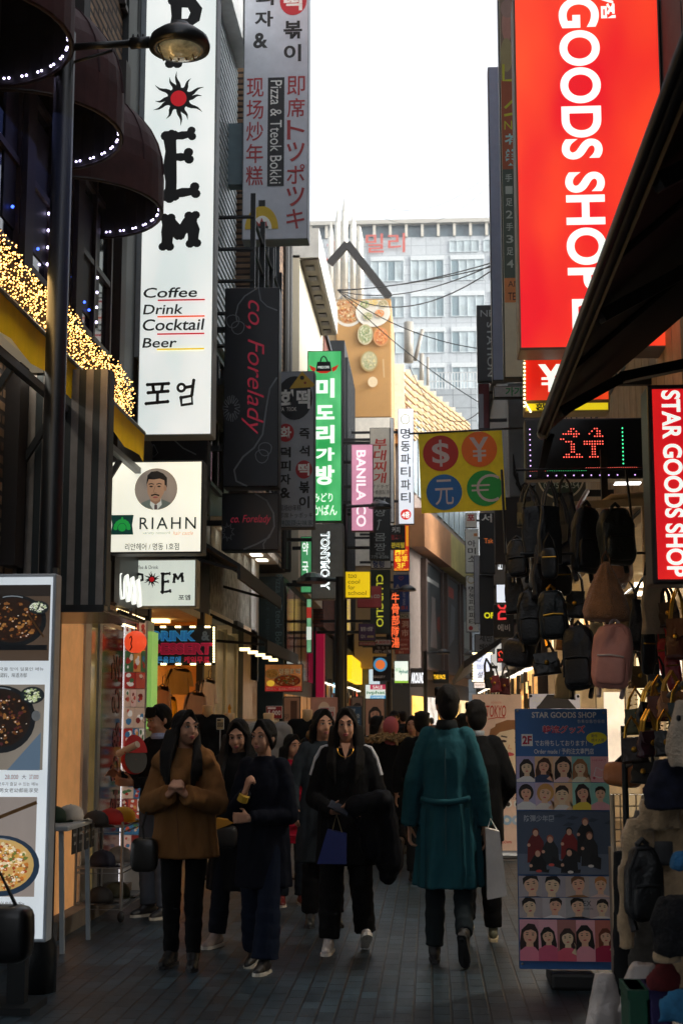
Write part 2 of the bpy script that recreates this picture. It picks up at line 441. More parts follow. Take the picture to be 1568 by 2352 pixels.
_m1 = _t.nodes.new('ShaderNodeMix'); _m1.data_type = 'RGBA'; _m1.inputs[7].default_value = (*lin('#5a6064'), 1); _m2 = _t.nodes.new('ShaderNodeMix'); _m2.data_type = 'RGBA'; _m2.blend_type = 'MULTIPLY'; _m2.inputs[0].default_value = 1
for _x in (_v, _n): _t.links.new(_co.outputs['Object'], _x.inputs['Vector'])
_t.links.new(_v.outputs['Distance'], _r.inputs[0]); _t.links.new(_n.outputs[0], _r2.inputs[0]); _t.links.new(_src, _m2.inputs[6]); _t.links.new(_r2.outputs[0], _m2.inputs[7]); _t.links.new(_m2.outputs[2], _m1.inputs[6]); _t.links.new(_r.outputs[0], _m1.inputs[0]); _t.links.new(_m1.outputs[2], _b.inputs['Base Color'])
g = MB(); g.quad((-400, -60, 0), (400, -60, 0), (400, 900, 0), (-400, 900, 0))
tag(g.build('pavement', gm), None, None, kind='structure')
XL, XR = -2.83, 1.75      # shop lines left and right

def bld(name, label, x0, x1, y0, y1, z1, m, z0=0, cat='building', part='wall', group=None):
    r = thing(name, label, cat, ((x0 + x1) / 2, (y0 + y1) / 2, z0), group)
    MB().box(x0, x1, y0, y1, z0, z1).build(part, m, r)
    return r
def windows_x(root, X, ys, zs, wd, ht, pane, frame, nx=1, grid=(1, 1), dep=.06):
    """windows on a wall in the plane x = X, nx the outward direction"""
    for y in ys:
        for z in zs:
            b = MB(); t = .05
            for k in range(grid[0] + 1): yy = y + wd * k / grid[0]; b.box(X, X + nx * dep, yy - t / 2, yy + t / 2, z, z + ht)
            for k in range(grid[1] + 1): zz = z + ht * k / grid[1]; b.box(X, X + nx * (dep - .006), y + t / 2, y + wd - t / 2, zz - t / 2, zz + t / 2)
            f = b.build('window', frame, root)
            MB().box(X, X + nx * .02, y, y + wd, z, z + ht).build('pane', pane, f)
def windows_y(root, Y, xs, zs, wd, ht, pane, frame, grid=(2, 1), dep=.06, header=None):
    for x in xs:
        for z in zs:
            b = MB(); t = max(.05, wd * .02)
            for k in range(grid[0] + 1): xx = x + wd * k / grid[0]; b.box(xx - t / 2, xx + t / 2, Y - dep, Y, z, z + ht)
            for k in range(grid[1] + 1): zz = z + ht * k / grid[1]; b.box(x + t / 2, x + wd - t / 2, Y - dep + .006, Y, zz - t / 2, zz + t / 2)
            f = b.build('window', frame, root)
            MB().box(x, x + wd, Y - .02, Y, z, z + ht).build('pane', pane, f)
            if header: k_ = int(x * 3 + z) % 4; MB().box(x + wd * k_ / 4 + .1, x + wd * (k_ + 1) / 4 - .1, Y - .03, Y - .02, z + .1, z + ht - .1).build('open_pane', mat('#7d9096', rough=.3), f)
            if header: MB().box(x - .05, x + wd + .05, Y - dep - .03, Y, z + ht, z + ht + .5).build('blind_box', header, f)

GREYW = mat('#4b5154', rough=.85, var=.25, scale=2)
stone = brickmat('#a08468', '#6d5544', '#3a3230', .34, .09, .02, bump=1.0, var=.5)
redbrick = brickmat('#7a4434', '#5c3226', '#40322c', .22, .07, .01, bump=.6)
cream = mat('#c9c2ad', rough=.8, var=.12, scale=.7, stretch=(1, 1, .25))
dkglass = glass('#0d151a'); blueglass = glass('#16222c')

# ---- left row, near to far
lr = bld('restaurant_building', 'dark stone fronted restaurant building with burgundy dome awnings', -9, XL, -9, 14.0, 13.5, stone, z0=2.45)
windows_x(lr, XL, (6.6, 8.0, 9.4, 10.8), (4.75,), 1.2, 1.9, glass('#0b1420'), mat('#2a1d1a', rough=.5), grid=(2, 3))
windows_x(lr, XL, (6.6, 8.0, 9.4, 10.8, 12.3), (8.2,), 1.1, 1.9, glass('#0b1420'), mat('#2a1d1a', rough=.5), grid=(2, 2))
for k, y in enumerate((6.2, 7.75, 9.2, 10.62, 12.2)): MB().box(XL, XL + .1, y, y + .2, 2.6, 7.6).build('pilaster', mat('#221b1b', rough=.6), lr)
MB().box(XL, XL + .06, 12.45, 13.9, 2.6, 13).build('cladding', mat('#161c20', rough=.5), lr)
MB().box(XL, XL + .22, 13.0, 13.95, 5.0, 13).build('pier', mat('#8c949a', rough=.7), lr)

# corrugated upper storeys behind the tall white sign
corr = MB()
for k in range(60): corr.box(XL, XL + .05, 14.1, 20.0, 6.6 + k * .11, 6.655 + k * .11)
l2 = bld('corrugated_building', 'grey corrugated metal building behind the tall white lit sign', -9, XL - .02, 14.05, 20.0, 14.5, mat('#6f7a80', rough=.6), z0=2.9)
corr.build('cladding', mat('#aab3b6', rough=.45, metal=.3), l2)
MB().box(XL, XL + .1, 14.1, 16.5, 7.6, 9.4).build('wall_panel', mat('#47606a', rough=.5), l2)
MB().box(XL, XL + .5, 14.2, 20.0, 12.2, 14.6).build('parapet', mat('#a9542f', rough=.8, var=.3), l2)
MB().box(XL + .02, XL + .25, 14.2, 19.9, 11.2, 12.15).build('band', mat('#dfe3e3', rough=.5), l2)
windows_x(l2, XL, (15.0, 16.4, 17.8), (4.6,), 1.2, 1.8, dkglass, DARK, grid=(2, 2))
rail = thing('fire_escape', 'dark steel pipe balcony railing between the white sign and the pizza sign', 'fire escape', (XL, 17.5, 6.0))
b = MB()
for z in (6.0, 6.4, 6.8, 7.2, 7.6): b.tube([(XL, 16.4, z), (XL + .75, 16.4, z), (XL + .75, 19.6, z)], .025, 6)
b.build('railing', IRON, rail)
b = MB()
for y in (16.4, 17.4, 18.4, 19.5): b.box(XL + .72, XL + .78, y, y + .05, 5.6, 7.9)
b.build('post', IRON, rail)
MB().box(XL, XL + .8, 16.3, 19.7, 5.5, 5.58).build('platform', DARK, rail)

l3 = bld('stone_building', 'building of rough split stone with a drain pipe beside the dark floral sign', -9, XL + .25, 20.1, 25.5, 12.6, stone, z0=4.2)
b = MB()
for dx, y in ((.3, 24.8), (.33, 25.1), (.3, 25.35)): b.tube([(XL + dx, y, 4.2), (XL + dx, y, 12.5)], .06, 8)
b.build('drain_pipe', mat('#2a2b2a', rough=.5), l3)
windows_x(l3, XL + .25, (20.6, 22.3), (5.2, 8.0), 1.3, 1.7, dkglass, DARK, grid=(2, 1))

l4 = bld('cream_building', 'cream rendered building with a deep overhanging flat roof', -9, -2.36, 25.6, 31.4, 10.2, cream, z0=4.0)
b = MB().box(-9, -2.0, 25.6, 31.0, 10.15, 10.72); b.build('roof', mat('#d5d6d0', rough=.7), l4)
sf = MB().box(-2.36, -2.03, 25.65, 30.95, 10.11, 10.14).build('soffit', mat('#6c665a', rough=.8), l4)
b = MB()
for k in range(8): b.box(-2.28, -2.12, 25.95 + k * .64, 26.2 + k * .64, 10.085, 10.12)
b.build('soffit_vent', BLACK, sf)
rbk = bld('brick_building', 'narrow red brick building just beyond the cream one', -9, -2.34, 31.5, 35.2, 10.3, redbrick, z0=3.6); MB().box(-9, -2.28, 31.5, 35.2, 10.3, 10.42).build('coping', DARK, rbk)
bs = bld('black_clad_building', 'tall black clad building front beyond the red brick one', -9, -2.1, 35.4, 39.6, 11.2, mat('#15191c', rough=.5), z0=3.4)
b = MB()
for k in range(9): b.box(-2.1, -2.02, 35.6 + k * .42, 35.75 + k * .42, 4, 10.8)
b.build('fin', DARK, bs)

# ---- left ground floors (lit shops)
def shop_shell(name, label, y0, y1, X, z1, wallm, back, depth=2.5, ceil='#ffdf9a', cs=3.0, side=-1, floor='#6b5a45', lamp=None, lampcol=(1, .72, .36)):
    """open shop: back wall, two side walls, floor, ceiling with lamps; side -1 left of the street, 1 right"""
    xi = X + side * depth
    r = thing(name, label, 'shop', ((X + xi) / 2, (y0 + y1) / 2, 0))
    MB().box(xi, xi + side * .1, y0, y1, 0, z1).build('back_wall', back, r)
    MB().box(X, xi, y0, y0 + .08, .0, z1).build('side_wall', wallm, r); MB().box(X, xi, y1 - .08, y1, .0, z1).build('side_wall', wallm, r)
    MB().box(X, xi, y0 + .09, y1 - .09, .01, .12).build('floor', mat(floor, rough=.4), r)
    MB().box(X, xi, y0 + .09, y1 - .09, z1 - .08, z1).build('ceiling', mat('#b8b0a0', rough=.8), r)
    n = max(1, int((y1 - y0) / 1.1))
    for i in range(n):
        yy = y0 + (y1 - y0) * (i + .5) / n
        MB().box(X + side * depth * .3, X + side * depth * .3 + .35, yy - .12, yy + .12, z1 - .12, z1 - .085).build('ceiling_lamp', em(ceil, cs, var=0), r)
    if lamp:
        l = bpy.data.lights.new('shop_lamp', 'AREA'); l.energy = lamp * (.4 if side > 0 else .85); l.color = lampcol; l.size = 1.0; l.shape = 'RECTANGLE'; l.size_y = (y1 - y0) * .7
        o = bpy.data.objects.new('shop_lamp', l); COL.objects.link(o); o.parent = r
        o.location = (0, 0, z1 - .15); o.rotation_euler = (0, R(35) * -side, 0)
    return r
warmwall = mat('#c98f4c', rough=.7); brown = mat('#3a2a20', rough=.7)
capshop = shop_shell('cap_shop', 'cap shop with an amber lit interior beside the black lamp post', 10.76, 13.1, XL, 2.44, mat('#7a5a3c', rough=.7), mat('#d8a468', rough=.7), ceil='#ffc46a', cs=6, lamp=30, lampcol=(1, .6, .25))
MB().box(XL - 1.0, XL - .02, 10.66, 10.75, .0, 2.44).build('dark_wall', BLACK, capshop)
MB().box(XL - .03, XL, 10.85, 11.55, .12, 2.36).build('wall_panel', mat('#e2a266', rough=.6, emit=.09), capshop)  # faint glow put into the wall panel in place of warm lamplight
MB().box(XL - .06, XL + .02, 11.55, 11.75, .12, 2.4).build('door_jamb', mat('#c8c0b4', rough=.5), capshop)
gp = MB().box(XL - .03, XL, 11.75, 12.05, .12, 2.4).build('glass_panel', mat('#a08a58', rough=.15, emit=.05, var=.4, scale=1.5), capshop)
MB().box(XL - .04, XL + .02, 12.05, 12.15, .12, 2.4).build('door_jamb', mat('#9aa0a2', rough=.4), capshop)
dr = MB().box(XL - .03, XL + .005, 12.15, 13.05, .05, 2.4).build('sliding_door', mat('#131c1d', rough=.15), capshop)
b = MB()
for i, t in enumerate(('Wa', 'Co', 'Be', 'Co', 'To')):
    v, f = glyphs(t, .02, .2); z = 1.95 - i * .3
    b.add([(XL + .01, 13.02 - y_ * .28 if 0 else 12.98 - x_ * .26, z + y_ * .3) for x_, y_ in v], f)
b.build('lettering', mat('#6a1812', rough=.5), dr)
MB().box(XL - .3, XL + .12, 10.5, 13.1, .0, .13).build('doorstep', mat('#6a625a', rough=.7, var=.25), capshop)

# poster pillar and the vertical sign beside it
pil = thing('poster_pillar', 'lit pillar covered with colourful food posters beside the cap shop door', 'display', (XL + .12, 13.3, 0))
MB().box(XL, XL + .22, 13.12, 13.42, 0, 2.5).build('column', mat('#b8b4ae', rough=.5), pil)
rnd = random.Random(4)
cols = ['#b8503c', '#c8a890', '#e0d4c4', '#a8342c', '#c88a4a', '#3f6f90', '#d8b0a0', '#7a2a24', '#e8e0d4', '#4a6a44']
z = .3
while z < 2.35:
    h_ = rnd.uniform(.09, .2); x = XL + .012
    while x < XL + .2:
        wd = min(rnd.uniform(.05, .11), XL + .208 - x); c0 = rnd.choice(cols); po = MB().box(x, x + wd - .006, 13.11, 13.121, z, z + h_ - .008).build('poster', em(c0, .32), pil); b = MB(); ms = []
        for j in range(4):
            ms.append(em(rnd.choice([c_ for c_ in cols if c_ != c0]), .34)); u, v_, r_ = rnd.uniform(.25, .75), rnd.uniform(.2, .8), rnd.uniform(.12, .3)
            b.mk(j).add([(min(max(x + wd * u + r_ * wd * math.cos(t_) * rnd.uniform(.6, 1.2), x + .002), x + wd - .008), 13.109 - .0006 * j, min(max(z + h_ * v_ + r_ * h_ * .6 * math.sin(t_), z + .004), z + h_ - .012)) for t_ in [6.28 * q_ / 7 for q_ in range(7)]], [tuple(range(7))])
        b.build('printed_food', ms, po); x += wd
    z += h_
MB().box(XL - .02, XL - .002, 13.06, 13.12, .1, 2.5).build('light_strip', em('#f4f6ff', 2.2, var=0), pil)
MB().box(XL + .22, XL + .26, 13.12, 13.42, 1.5, 2.4).build('edge_strip', em('#9ad06a', .5), pil)

clothes = shop_shell('clothes_shop', 'clothes shop with golden lit interior and hanging tops', 14.1, 18.2, XL, 2.9, warmwall, mat('#a87c44', rough=.8, var=.5, scale=3), ceil='#ffcf7a', cs=7, lamp=55, lampcol=(1, .66, .28))
MB().box(XL - .04, XL + .04, 14.1, 14.2, .1, 2.9).build('door_frame', BLACK, clothes); MB().box(XL - .04, XL + .04, 17.5, 17.62, .1, 2.9).build('door_frame', BLACK, clothes)
MB().box(XL - .04, XL + .04, 17.62, 18.2, .1, 2.9).build('curtain', mat('#d8b878', rough=.8, var=.2, scale=3, stretch=(1, 8, .3)), clothes)
MB().box(XL - .4, XL, 14.1, 18.2, 2.9, 4.4).build('fascia', mat('#15181a', rough=.5), clothes)

pale = shop_shell('marble_shop', 'pale marble panelled shop under a dark awning', 18.3, 23.3, XL, 3.0, WHITE, mat('#c8c0a8', rough=.6), ceil='#ffe2b0', cs=6, lamp=30, lampcol=(1, .82, .55))
for y0, y1 in ((18.4, 19.2), (19.4, 20.3)): MB().box(XL - .02, XL + .05, y0, y1, .1, 2.75).build('marble_panel', mat('#b9b7a4', rough=.4, var=.3, scale=2.5), pale)
for y in (18.3, 19.22, 20.32): MB().box(XL - .02, XL + .08, y, y + .14, .1, 2.8).build('mullion', mat('#d8ceb0', rough=.5), pale)
MB().box(XL - .02, XL + .06, 20.5, 21.2, .1, 3.0).build('stone_panel', mat('#4f524f', rough=.9, var=.5, scale=5, bump=.6), pale)
MB().box(XL - .02, XL + .03, 21.3, 23.2, .1, 3.0).build('plaster_panel', mat('#c9b49c', rough=.7), pale)
MB().box(XL - .25, XL, 18.3, 22.3, 3.0, 4.1).build('upper_wall', mat('#8c8e8a', rough=.95, var=.6, scale=7, bump=1.0, bscale=25), pale)
MB().box(XL - .25, XL + .03, 22.32, 23.3, 2.2, 4.2).build('fascia', mat('#c7ccd2', rough=.5), pale)
MB().box(XL - .2, XL + .35, 18.3, 23.3, 4.12, 4.22).build('soffit', mat('#cfc6bb', rough=.6), pale)
for i in range(6): MB().box(XL + .08, XL + .25, 18.7 + i * .75, 18.95 + i * .75, 4.1, 4.125).build('downlight', em('#fff4dc', 3, var=0), pale)

# dark awnings over the marble shop
def awning(name, label, y0, y1, X, out, z, drop, m, group=None, lamps=0):
    s = 1 if out > 0 else -1
    r = thing(name, label, 'awning', (X, (y0 + y1) / 2, z), group)
    b = MB(); b.poly([(X, y0, z), (X + out, y0, z - drop), (X + out, y0, z - drop - .16), (X + out - s * .03, y0, z - drop - .16), (X + out - s * .03, y0, z - drop - .03), (X, y0, z - .05)], (0, y1 - y0, 0))
    b.build('canopy', m, r)
    b = MB(); b.bar((X, y0 + .05, z - .35), (X + out * .95, y0 + .05, z - drop - .06), .035); b.bar((X, y1 - .05, z - .35), (X + out * .95, y1 - .05, z - drop - .06), .035); b.build('arm', IRON, r)
    for i in range(lamps):
        yy = y0 + (y1 - y0) * (i + .5) / lamps
        MB().box(X + out * .45, X + out * .62, yy - .06, yy + .06, z - drop - .12, z - drop - .08).build('lamp', em('#ffe0a0', 3, var=0), r)
    return r
awning('shop_awning', 'dark grey awning with a row of lamps below it over the marble shop', 18.3, 22.6, XL, .75, 2.95, .35, mat('#1b2124', rough=.7), lamps=5)
awning('shop_awning', 'raised dark awning frame just under the small white lit sign', 15.2, 19.5, XL, .8, 3.75, .5, mat('#22282b', rough=.7))
# teal-black corner shop with the engraved writing
teal = mat('#12303a', rough=.5, var=.15)
cb = bld('teal_shop_building', 'dark teal panelled corner shop with faint engraved writing', -9, -2.42, 23.6, 29.5, 3.95, teal)
v, f = glyphs('Pizza & Tteok Bokki'); xs = [p[0] for p in v]
def engr(v, f, x0, x1, z0, z1, Y):
    v = [(y_, -x_) for x_, y_ in v]; a, b_, c, d = min(p[0] for p in v), max(p[0] for p in v), min(p[1] for p in v), max(p[1] for p in v)
    return MB().add([(x0 + (p[0] - a) / (b_ - a) * (x1 - x0), Y, z0 + (p[1] - c) / (d - c) * (z1 - z0)) for p in v], f)
q0, q1 = P(632, 1500, 23.6), P(648, 1320, 23.6)
engr(v, f, q0.x, q1.x, q0.z, q1.z, 23.595).build('lettering', mat('#52707a', rough=.4), cb)
q0, q1 = P(609, 1490, 23.6), P(620, 1340, 23.6); v, f = glyphs('トッポッキ・現場炒年糕')
engr(v, f, q0.x, q1.x, q0.z, q1.z, 23.595).build('lettering', mat('#31505a', rough=.4), cb)
for k in range(4): MB().box(-2.42, -2.38, 23.8 + k * 1.4, 25.0 + k * 1.4, 2.3, 3.8).build('window', glass('#1b2024'), cb)
for k in range(4): MB().box(-2.42, -2.39, 23.8 + k * 1.4, 25.0 + k * 1.4, .1, 2.0).build('shop_window', mat('#8a5a2a', rough=.4, emit=.25, var=.6, scale=2), cb)

# further shops on the left, one after another
def far_shop(name, label, y0, y1, X, z1, wallc, winc, we, side=-1, signc=None, signe=.8, aw=None):
    rf = random.Random(int(y0 * 10)); r = thing(name, label, 'shop', (X + side * 2, (y0 + y1) / 2, 0))
    MB().box(X, X + side * 4, y0, y1, 0, z1).build('wall', mat(wallc, rough=.7, var=.25), r)
    n = max(1, int((y1 - y0) / 1.6))
    for i in range(n):
        a = y0 + (y1 - y0) * i / n + .12; c = y0 + (y1 - y0) * (i + 1) / n - .12
        zt = min(2.4, z1 - .4)
        MB().box(X, X - side * .04, a, c, .25, zt).build('shop_window', em(winc, we * rf.uniform(.45, 1.0), var=.7, scale=2.2), r)
        goods = MB(); ms = [em(rf.choice(('#fff0d0', '#ffd890', '#f4f8ff', '#e86a4a', '#7ac0e0')), rf.uniform(.6, 1.3)), pr('#2a2420'), pr('#7a2a24'), pr('#c8c0b4'), pr('#30485a'), em('#fff6e0', 2.2, var=0)]
        for j in range(26):
            yy = rf.uniform(a + .05, c - .25); zz = rf.uniform(.3, zt - .2); goods.mk(j % 5).box(X - side * .045, X - side * rf.uniform(.05, .09), yy, yy + rf.uniform(.08, .3), zz, zz + rf.uniform(.06, .35))
        goods.mk(5)
        for j in range(4): yy = a + (c - a) * (j + .5) / 4; goods.box(X - side * .05, X - side * .14, yy - .06, yy + .06, zt - .06, zt - .03)
        o = goods.build('window_display', ms, r); o['kind'] = 'stuff'; MB().box(X, X - side * .1, c, c + .12, 0, zt + .1).build('pier', pr('#1a1918'), r)
    if signc: MB().box(X, X - side * .18, y0 + .2, y1 - .2, 2.55, 3.15).build('shop_sign', em(signc, signe), r)
    if aw: MB().poly([(X - side * .02, y0, 3.3), (X - side * .9, y0, 2.75), (X - side * .9, y0, 2.6), (X - side * .02, y0, 3.2)], (0, y1 - y0, 0)).build('awning', mat(aw, rough=.7), r)
    return r
far_shop('pink_shop', 'dark shop with a magenta pillar and gold lit window', 29.7, 35.0, -2.36, 3.5, '#16191b', '#c98a28', .5)
MB().box(-2.36, -2.2, 29.7, 30.1, 0, 3.4).build('magenta_pillar', em('#b01040', .35), bpy.data.objects['pink_shop'])
far_shop('gold_curtain_shop', 'dark shop with a glowing gold sign on its wall', 35.2, 41.0, -2.1, 7.2, '#1c1c1a', '#7a5a1c', .3, signc='#ffcf1c', signe=1.2)
far_shop('white_shop', 'white fronted shop with an orange lit doorway', 41.2, 46.0, -1.75, 3.6, '#8d938f', '#f2c98a', .7, signc='#cfe6f2', aw='#2b2622')
far_shop('orange_shop', 'shop with an orange canopy and white lamps', 46.2, 51.0, -1.35, 4.0, '#a8481a', '#ffd9a0', .9, signc='#e8542a', aw='#7c2012')

# ---- food mural building
MY = 40.0
mz0, mz1 = P(850, 960, MY).z, P(850, 686, MY).z; mx0, mx1 = P(765, 800, MY).x, P(898, 800, MY).x
mb_ = bld('mural_building', 'ochre building with a mural of dishes facing down the street', -9, mx1, MY, MY + 4, mz1, mat('#a3875f', rough=.75, var=.15, scale=.5), z0=3)
MB().box(mx0, mx1 + .03, MY - .05, MY - .003, P(850, 1300, MY).z, mz0).build('lower_wall', mat('#d9d2c4', rough=.7), mb_)

# sculpted white pipes and the black gable frame on its roof
gs = thing('roof_frame', 'black triangular gable frame on the mural building roof', 'roof frame', (-2, 42, mz1 - .4))
b = MB(); A, B, C = P(757, 605, 41), P(797, 560, 41), P(893, 682, 41)
b.bar(A, B, .2, .2); b.bar(B, C, .22, .22); b.build('beam', mat('#2c2a29', rough=.6), gs)
for i, (px, y0) in enumerate(((760, 545), (776, 512), (792, 487), (811, 525), (827, 556))):
    q0 = P(px, 660, 41.5); q1 = P(px, y0, 41.5)
    o = thing('white_pipe', ('short outer', 'second', 'tallest middle', 'fourth', 'short right outer')[i] + ' white pipe standing through the black gable frame', 'pipe', (q0.x, 41.5, q0.z), group='white pipes in the gable frame')
    MB().tube([(q0.x, 41.5, q0.z - .5), (q0.x, 41.5, q1.z)], .1, 12).build('pipe', mat('#dcd9cf', rough=.5), o, smooth=True)
    MB().lathe([(.1, 0), (.1, .04), (.015, .5)], (q0.x, 41.5, q1.z), 12).build('pipe_tip', mat('#dcd9cf', rough=.5), o)

# ---- bend of the street: billboard building with fins above
ba, bb = Vector((-.62, 45, 0)), Vector((1.62, 60, 0)); bd = (bb - ba).normalized(); bn = Vector((bd.y, -bd.x, 0))
def bp(t, out, z): return ba + (bb - ba) * t + bn * out + Vector((0, 0, z))
bill = thing('billboard_building', 'grey building with tall dark billboards where the street bends', 'building', (0, 53, 0))
b = MB(); q = [bp(0, 0, 0), bp(1, 0, 0), bp(1, -9, 0), bp(0, -9, 0)]
b.poly([p + Vector((0, 0, 2.9)) for p in q], (0, 0, 9.0)); b.build('wall', mat('#8d8078', rough=.7, var=.2), bill)
b = MB(); b.poly(q, (0, 0, 2.88)); b.build('ground_floor', mat('#2a2523', rough=.6), bill)
for i in range(5):
    t0 = .02 + i * .195; b = MB(); b.poly([bp(t0, .01, .2), bp(t0 + .17, .01, .2), bp(t0 + .17, .03, .2), bp(t0, .03, .2)], (0, 0, 2.1))
    b.build('shop_window', em(('#ffc25a', '#e8e4da', '#ffb347', '#ffd070', '#ffe7b0')[i], .9, var=.6, scale=2), bill)
for i, (t0, t1, cc) in enumerate(((.0, .42, '#a87850'), (.42, 1.0, '#bdb06a'))):
    b = MB(); b.poly([bp(t0, .02, 7.0), bp(t1, .02, 7.0), bp(t1, .5, 7.0), bp(t0, .5, 7.0)], (0, 0, 1.25)); b.build('banner_strip', mat(cc, rough=.6, var=.3, scale=.8), bill)
b = MB()
for i in range(10): b.poly([bp(.02 + i * .1, .02, 8.9), bp(.1 + i * .1, .02, 8.9), bp(.1 + i * .1, .05, 8.9), bp(.02 + i * .1, .05, 8.9)], (0, 0, 2.6))
b.build('upper_window', glass('#9fb0b4', rough=.2), bill)
for i, (t0, t1, c1) in enumerate(((.16, .42, '#33373a'), (.5, .74, '#3b3a3c'), (.8, .98, '#7f8a88'))):
    lb = ('tall dark billboard with a pale standing figure', 'tall grey billboard with a red panel at its top', 'tall pale grey billboard at the far end of its row')[i]
    o = thing('billboard', lb, 'billboard', bp((t0 + t1) / 2, .1, 3.3), group='billboards on the bend')
    b = MB(); b.poly([bp(t0, .03, 3.3), bp(t1, .03, 3.3), bp(t1, .12, 3.3), bp(t0, .12, 3.3)], (0, 0, 3.5)); b.build('panel', mat(c1, rough=.5, var=.3, scale=1.2), o)
    fr = MB()
    for t in (t0, t1): fr.poly([bp(t - .008, .02, 3.2), bp(t + .008, .02, 3.2), bp(t + .008, .2, 3.2), bp(t - .008, .2, 3.2)], (0, 0, 3.7))
    for z in (3.2, 6.8): fr.poly([bp(t0, .03, z), bp(t1, .03, z), bp(t1, .18, z), bp(t0, .18, z)], (0, 0, .09))
    fr.build('frame', mat('#5b4a42', rough=.5), o)
    tm = (t0 + t1) / 2; g_ = MB()
    def pq(u, z): return bp(t0 + (t1 - t0) * u, .128, z)
    if i == 0:
        g_.add([pq(.3, 4.0), pq(.7, 4.0), pq(.62, 5.3), pq(.38, 5.3)], [(0, 1, 2, 3)]); g_.add([pq(.4, 5.3), pq(.6, 5.3), pq(.62, 5.75), pq(.38, 5.75)], [(0, 1, 2, 3)]); g_.build('printed_figure', mat('#8d8480', rough=.6), o)
        MB().add([pq(.7, 4.7), pq(.9, 4.6), pq(.9, 5.2), pq(.72, 5.1)], [(0, 1, 2, 3)]).build('printed_patch', pr('#8a3a2c'), o)
        MB().add([pq(.15, 6.2), pq(.85, 6.2), pq(.85, 6.35), pq(.15, 6.35)], [(0, 1, 2, 3)]).build('printed_patch', pr('#b8b8b4'), o)
    elif i == 1:
        MB().add([pq(.2, 6.1), pq(.6, 6.1), pq(.6, 6.5), pq(.2, 6.5)], [(0, 1, 2, 3)]).build('printed_patch', pr('#b8442c'), o)
        MB().add([pq(.2, 4.2), pq(.6, 4.6), pq(.7, 5.8), pq(.4, 5.9)], [(0, 1, 2, 3)]).build('printed_figure', pr('#6c7074'), o)
    else:
        MB().add([pq(.1, 4.4), pq(.9, 4.4), pq(.9, 5.6), pq(.1, 5.4)], [(0, 1, 2, 3)]).build('printed_figure', pr('#b4bcb8'), o)
# timber fins on its upper front (dark wall behind them)
fb = thing('fin_screen', 'stepped row of pale timber fins on the upper front of the bend', 'facade screen', (0, 52, 11))
fin = mat('#e2d8c4', rough=.7, var=.15)
for i in range(10):
    t = i / 9; px = 908 + 136 * t; Y = 44 + 13 * t; q1 = P(px, 836 + 112 * t, Y); q0 = P(px, 985 + 40 * t, Y)
    f1 = MB().box(q1.x - .1, q1.x + .28, Y, Y + .9, q0.z, q1.z).build('fin', fin, fb)
    b = MB()
    for z in range(9):
        zz = q0.z + (q1.z - q0.z) * z / 9; b.bar((q1.x + .28, Y + .2, zz), (q1.x + .62, Y + .6, zz - .25), .07)
    b.build('batten', mat('#a88c64', rough=.7), f1)
b = MB(); qa, qb = P(905, 985, 46), P(1050, 1010, 59); b.poly([qa, qb, P(1050, 955, 59), P(905, 850, 46)], (-.2, .6, 0)); b.build('backing', mat('#6a5840', rough=.8), fb)
MB().box(-1.35, -.7, 44.6, 45.2, P(895, 1010, 44).z, P(895, 900, 44).z).build('end_panel', mat('#cc8a4c', rough=.7), fb)
for i, (px, y0, y1, r_) in enumerate(((938, 740, 832, .16), (952, 757, 828, .07), (968, 812, 880, .08), (982, 820, 900, .05))):
    Y = 47 + i; q0, q1 = P(px, y1, Y), P(px + (18 if i == 1 else 0), y0, Y)
    MB().tube([q0, q1], r_ , 12).build('duct_pipe', mat('#8f8a80', rough=.5), fb, smooth=True)

# ---- far buildings
gb = bld('grey_block', 'grey panelled block with a roof railing in front of the hotel', P(985, 900, 78).x, P(1094, 900, 78).x, 78, 84, P(1050, 893, 78).z, brickmat('#a9aeb0', '#9da3a6', '#7c8284', 1.0, .75, .03, 0, bump=.3, var=.12, axis='y'))
b = MB(); z = P(1050, 893, 78).z; xa, xb = P(985, 900, 78).x, P(1094, 900, 78).x
for i in range(16): x = xa + (xb - xa) * i / 15; b.box(x, x + .05, 78.1, 78.15, z, z + 1.0)
for k in (.5, 1.0): b.box(xa, xb, 78.1, 78.14, z + k - .05, z + k)
b.build('railing', mat('#d4d6d4', rough=.5), gb)
HY = 150
htop = P(900, 507, HY).z; hx0, hx1 = P(700, 500, HY).x, P(1190, 500, HY).x
hotel = thing('hotel_tower', 'wide pale concrete hotel block closing the view with red rooftop letters', 'building', (0, HY, 0))
hw = brickmat('#bfc4c6', '#b6bcbf', '#9fa6aa', 1.6, 1.1, .05, 0, bump=.2, var=.1, axis='y', rough=.6)
hotel.rotation_euler = (0, 0, 0)
MB().box(hx0 - 3, hx1 + 12, HY, HY + 18, 0, htop - 1.9).build('wall', hw, hotel)
MB().box(hx0 - 3.4, hx1 + 12.4, HY - .5, HY + 18, htop - .45, htop).build('roof', mat('#b4b0a6', rough=.7), hotel)
b = MB(); i = 0; x = hx0 - 3
while x < hx1 + 12: b.box(x, x + .3, HY - .3, HY + .2, htop - 1.9, htop - .45); x += 1.75
b.build('parapet_post', mat('#c8c2b4', rough=.7), hotel)
MB().box(hx0 - 2.6, hx1 + 11.8, HY + .3, HY + 1, htop - 1.9, htop - .45).build('roof_glazing', glass('#5f7078', rough=.2), hotel)
hp = mat('#b2bec0', rough=.45, var=.3, scale=.5)
rows = [620, 703, 785, 867, 950]
xs = [P(px, 700, HY).x for px in (760, 852, 944, 1036, 1128)]
for zi, py in enumerate(rows):
    zt = P(950, py - 22, HY).z; windows_y(hotel, HY, xs, [zt - 2.3], 3.55, 2.3, hp, mat('#c9d2d4', rough=.4), grid=(4, 1), dep=.12, header=mat('#cdd2d2', rough=.6))
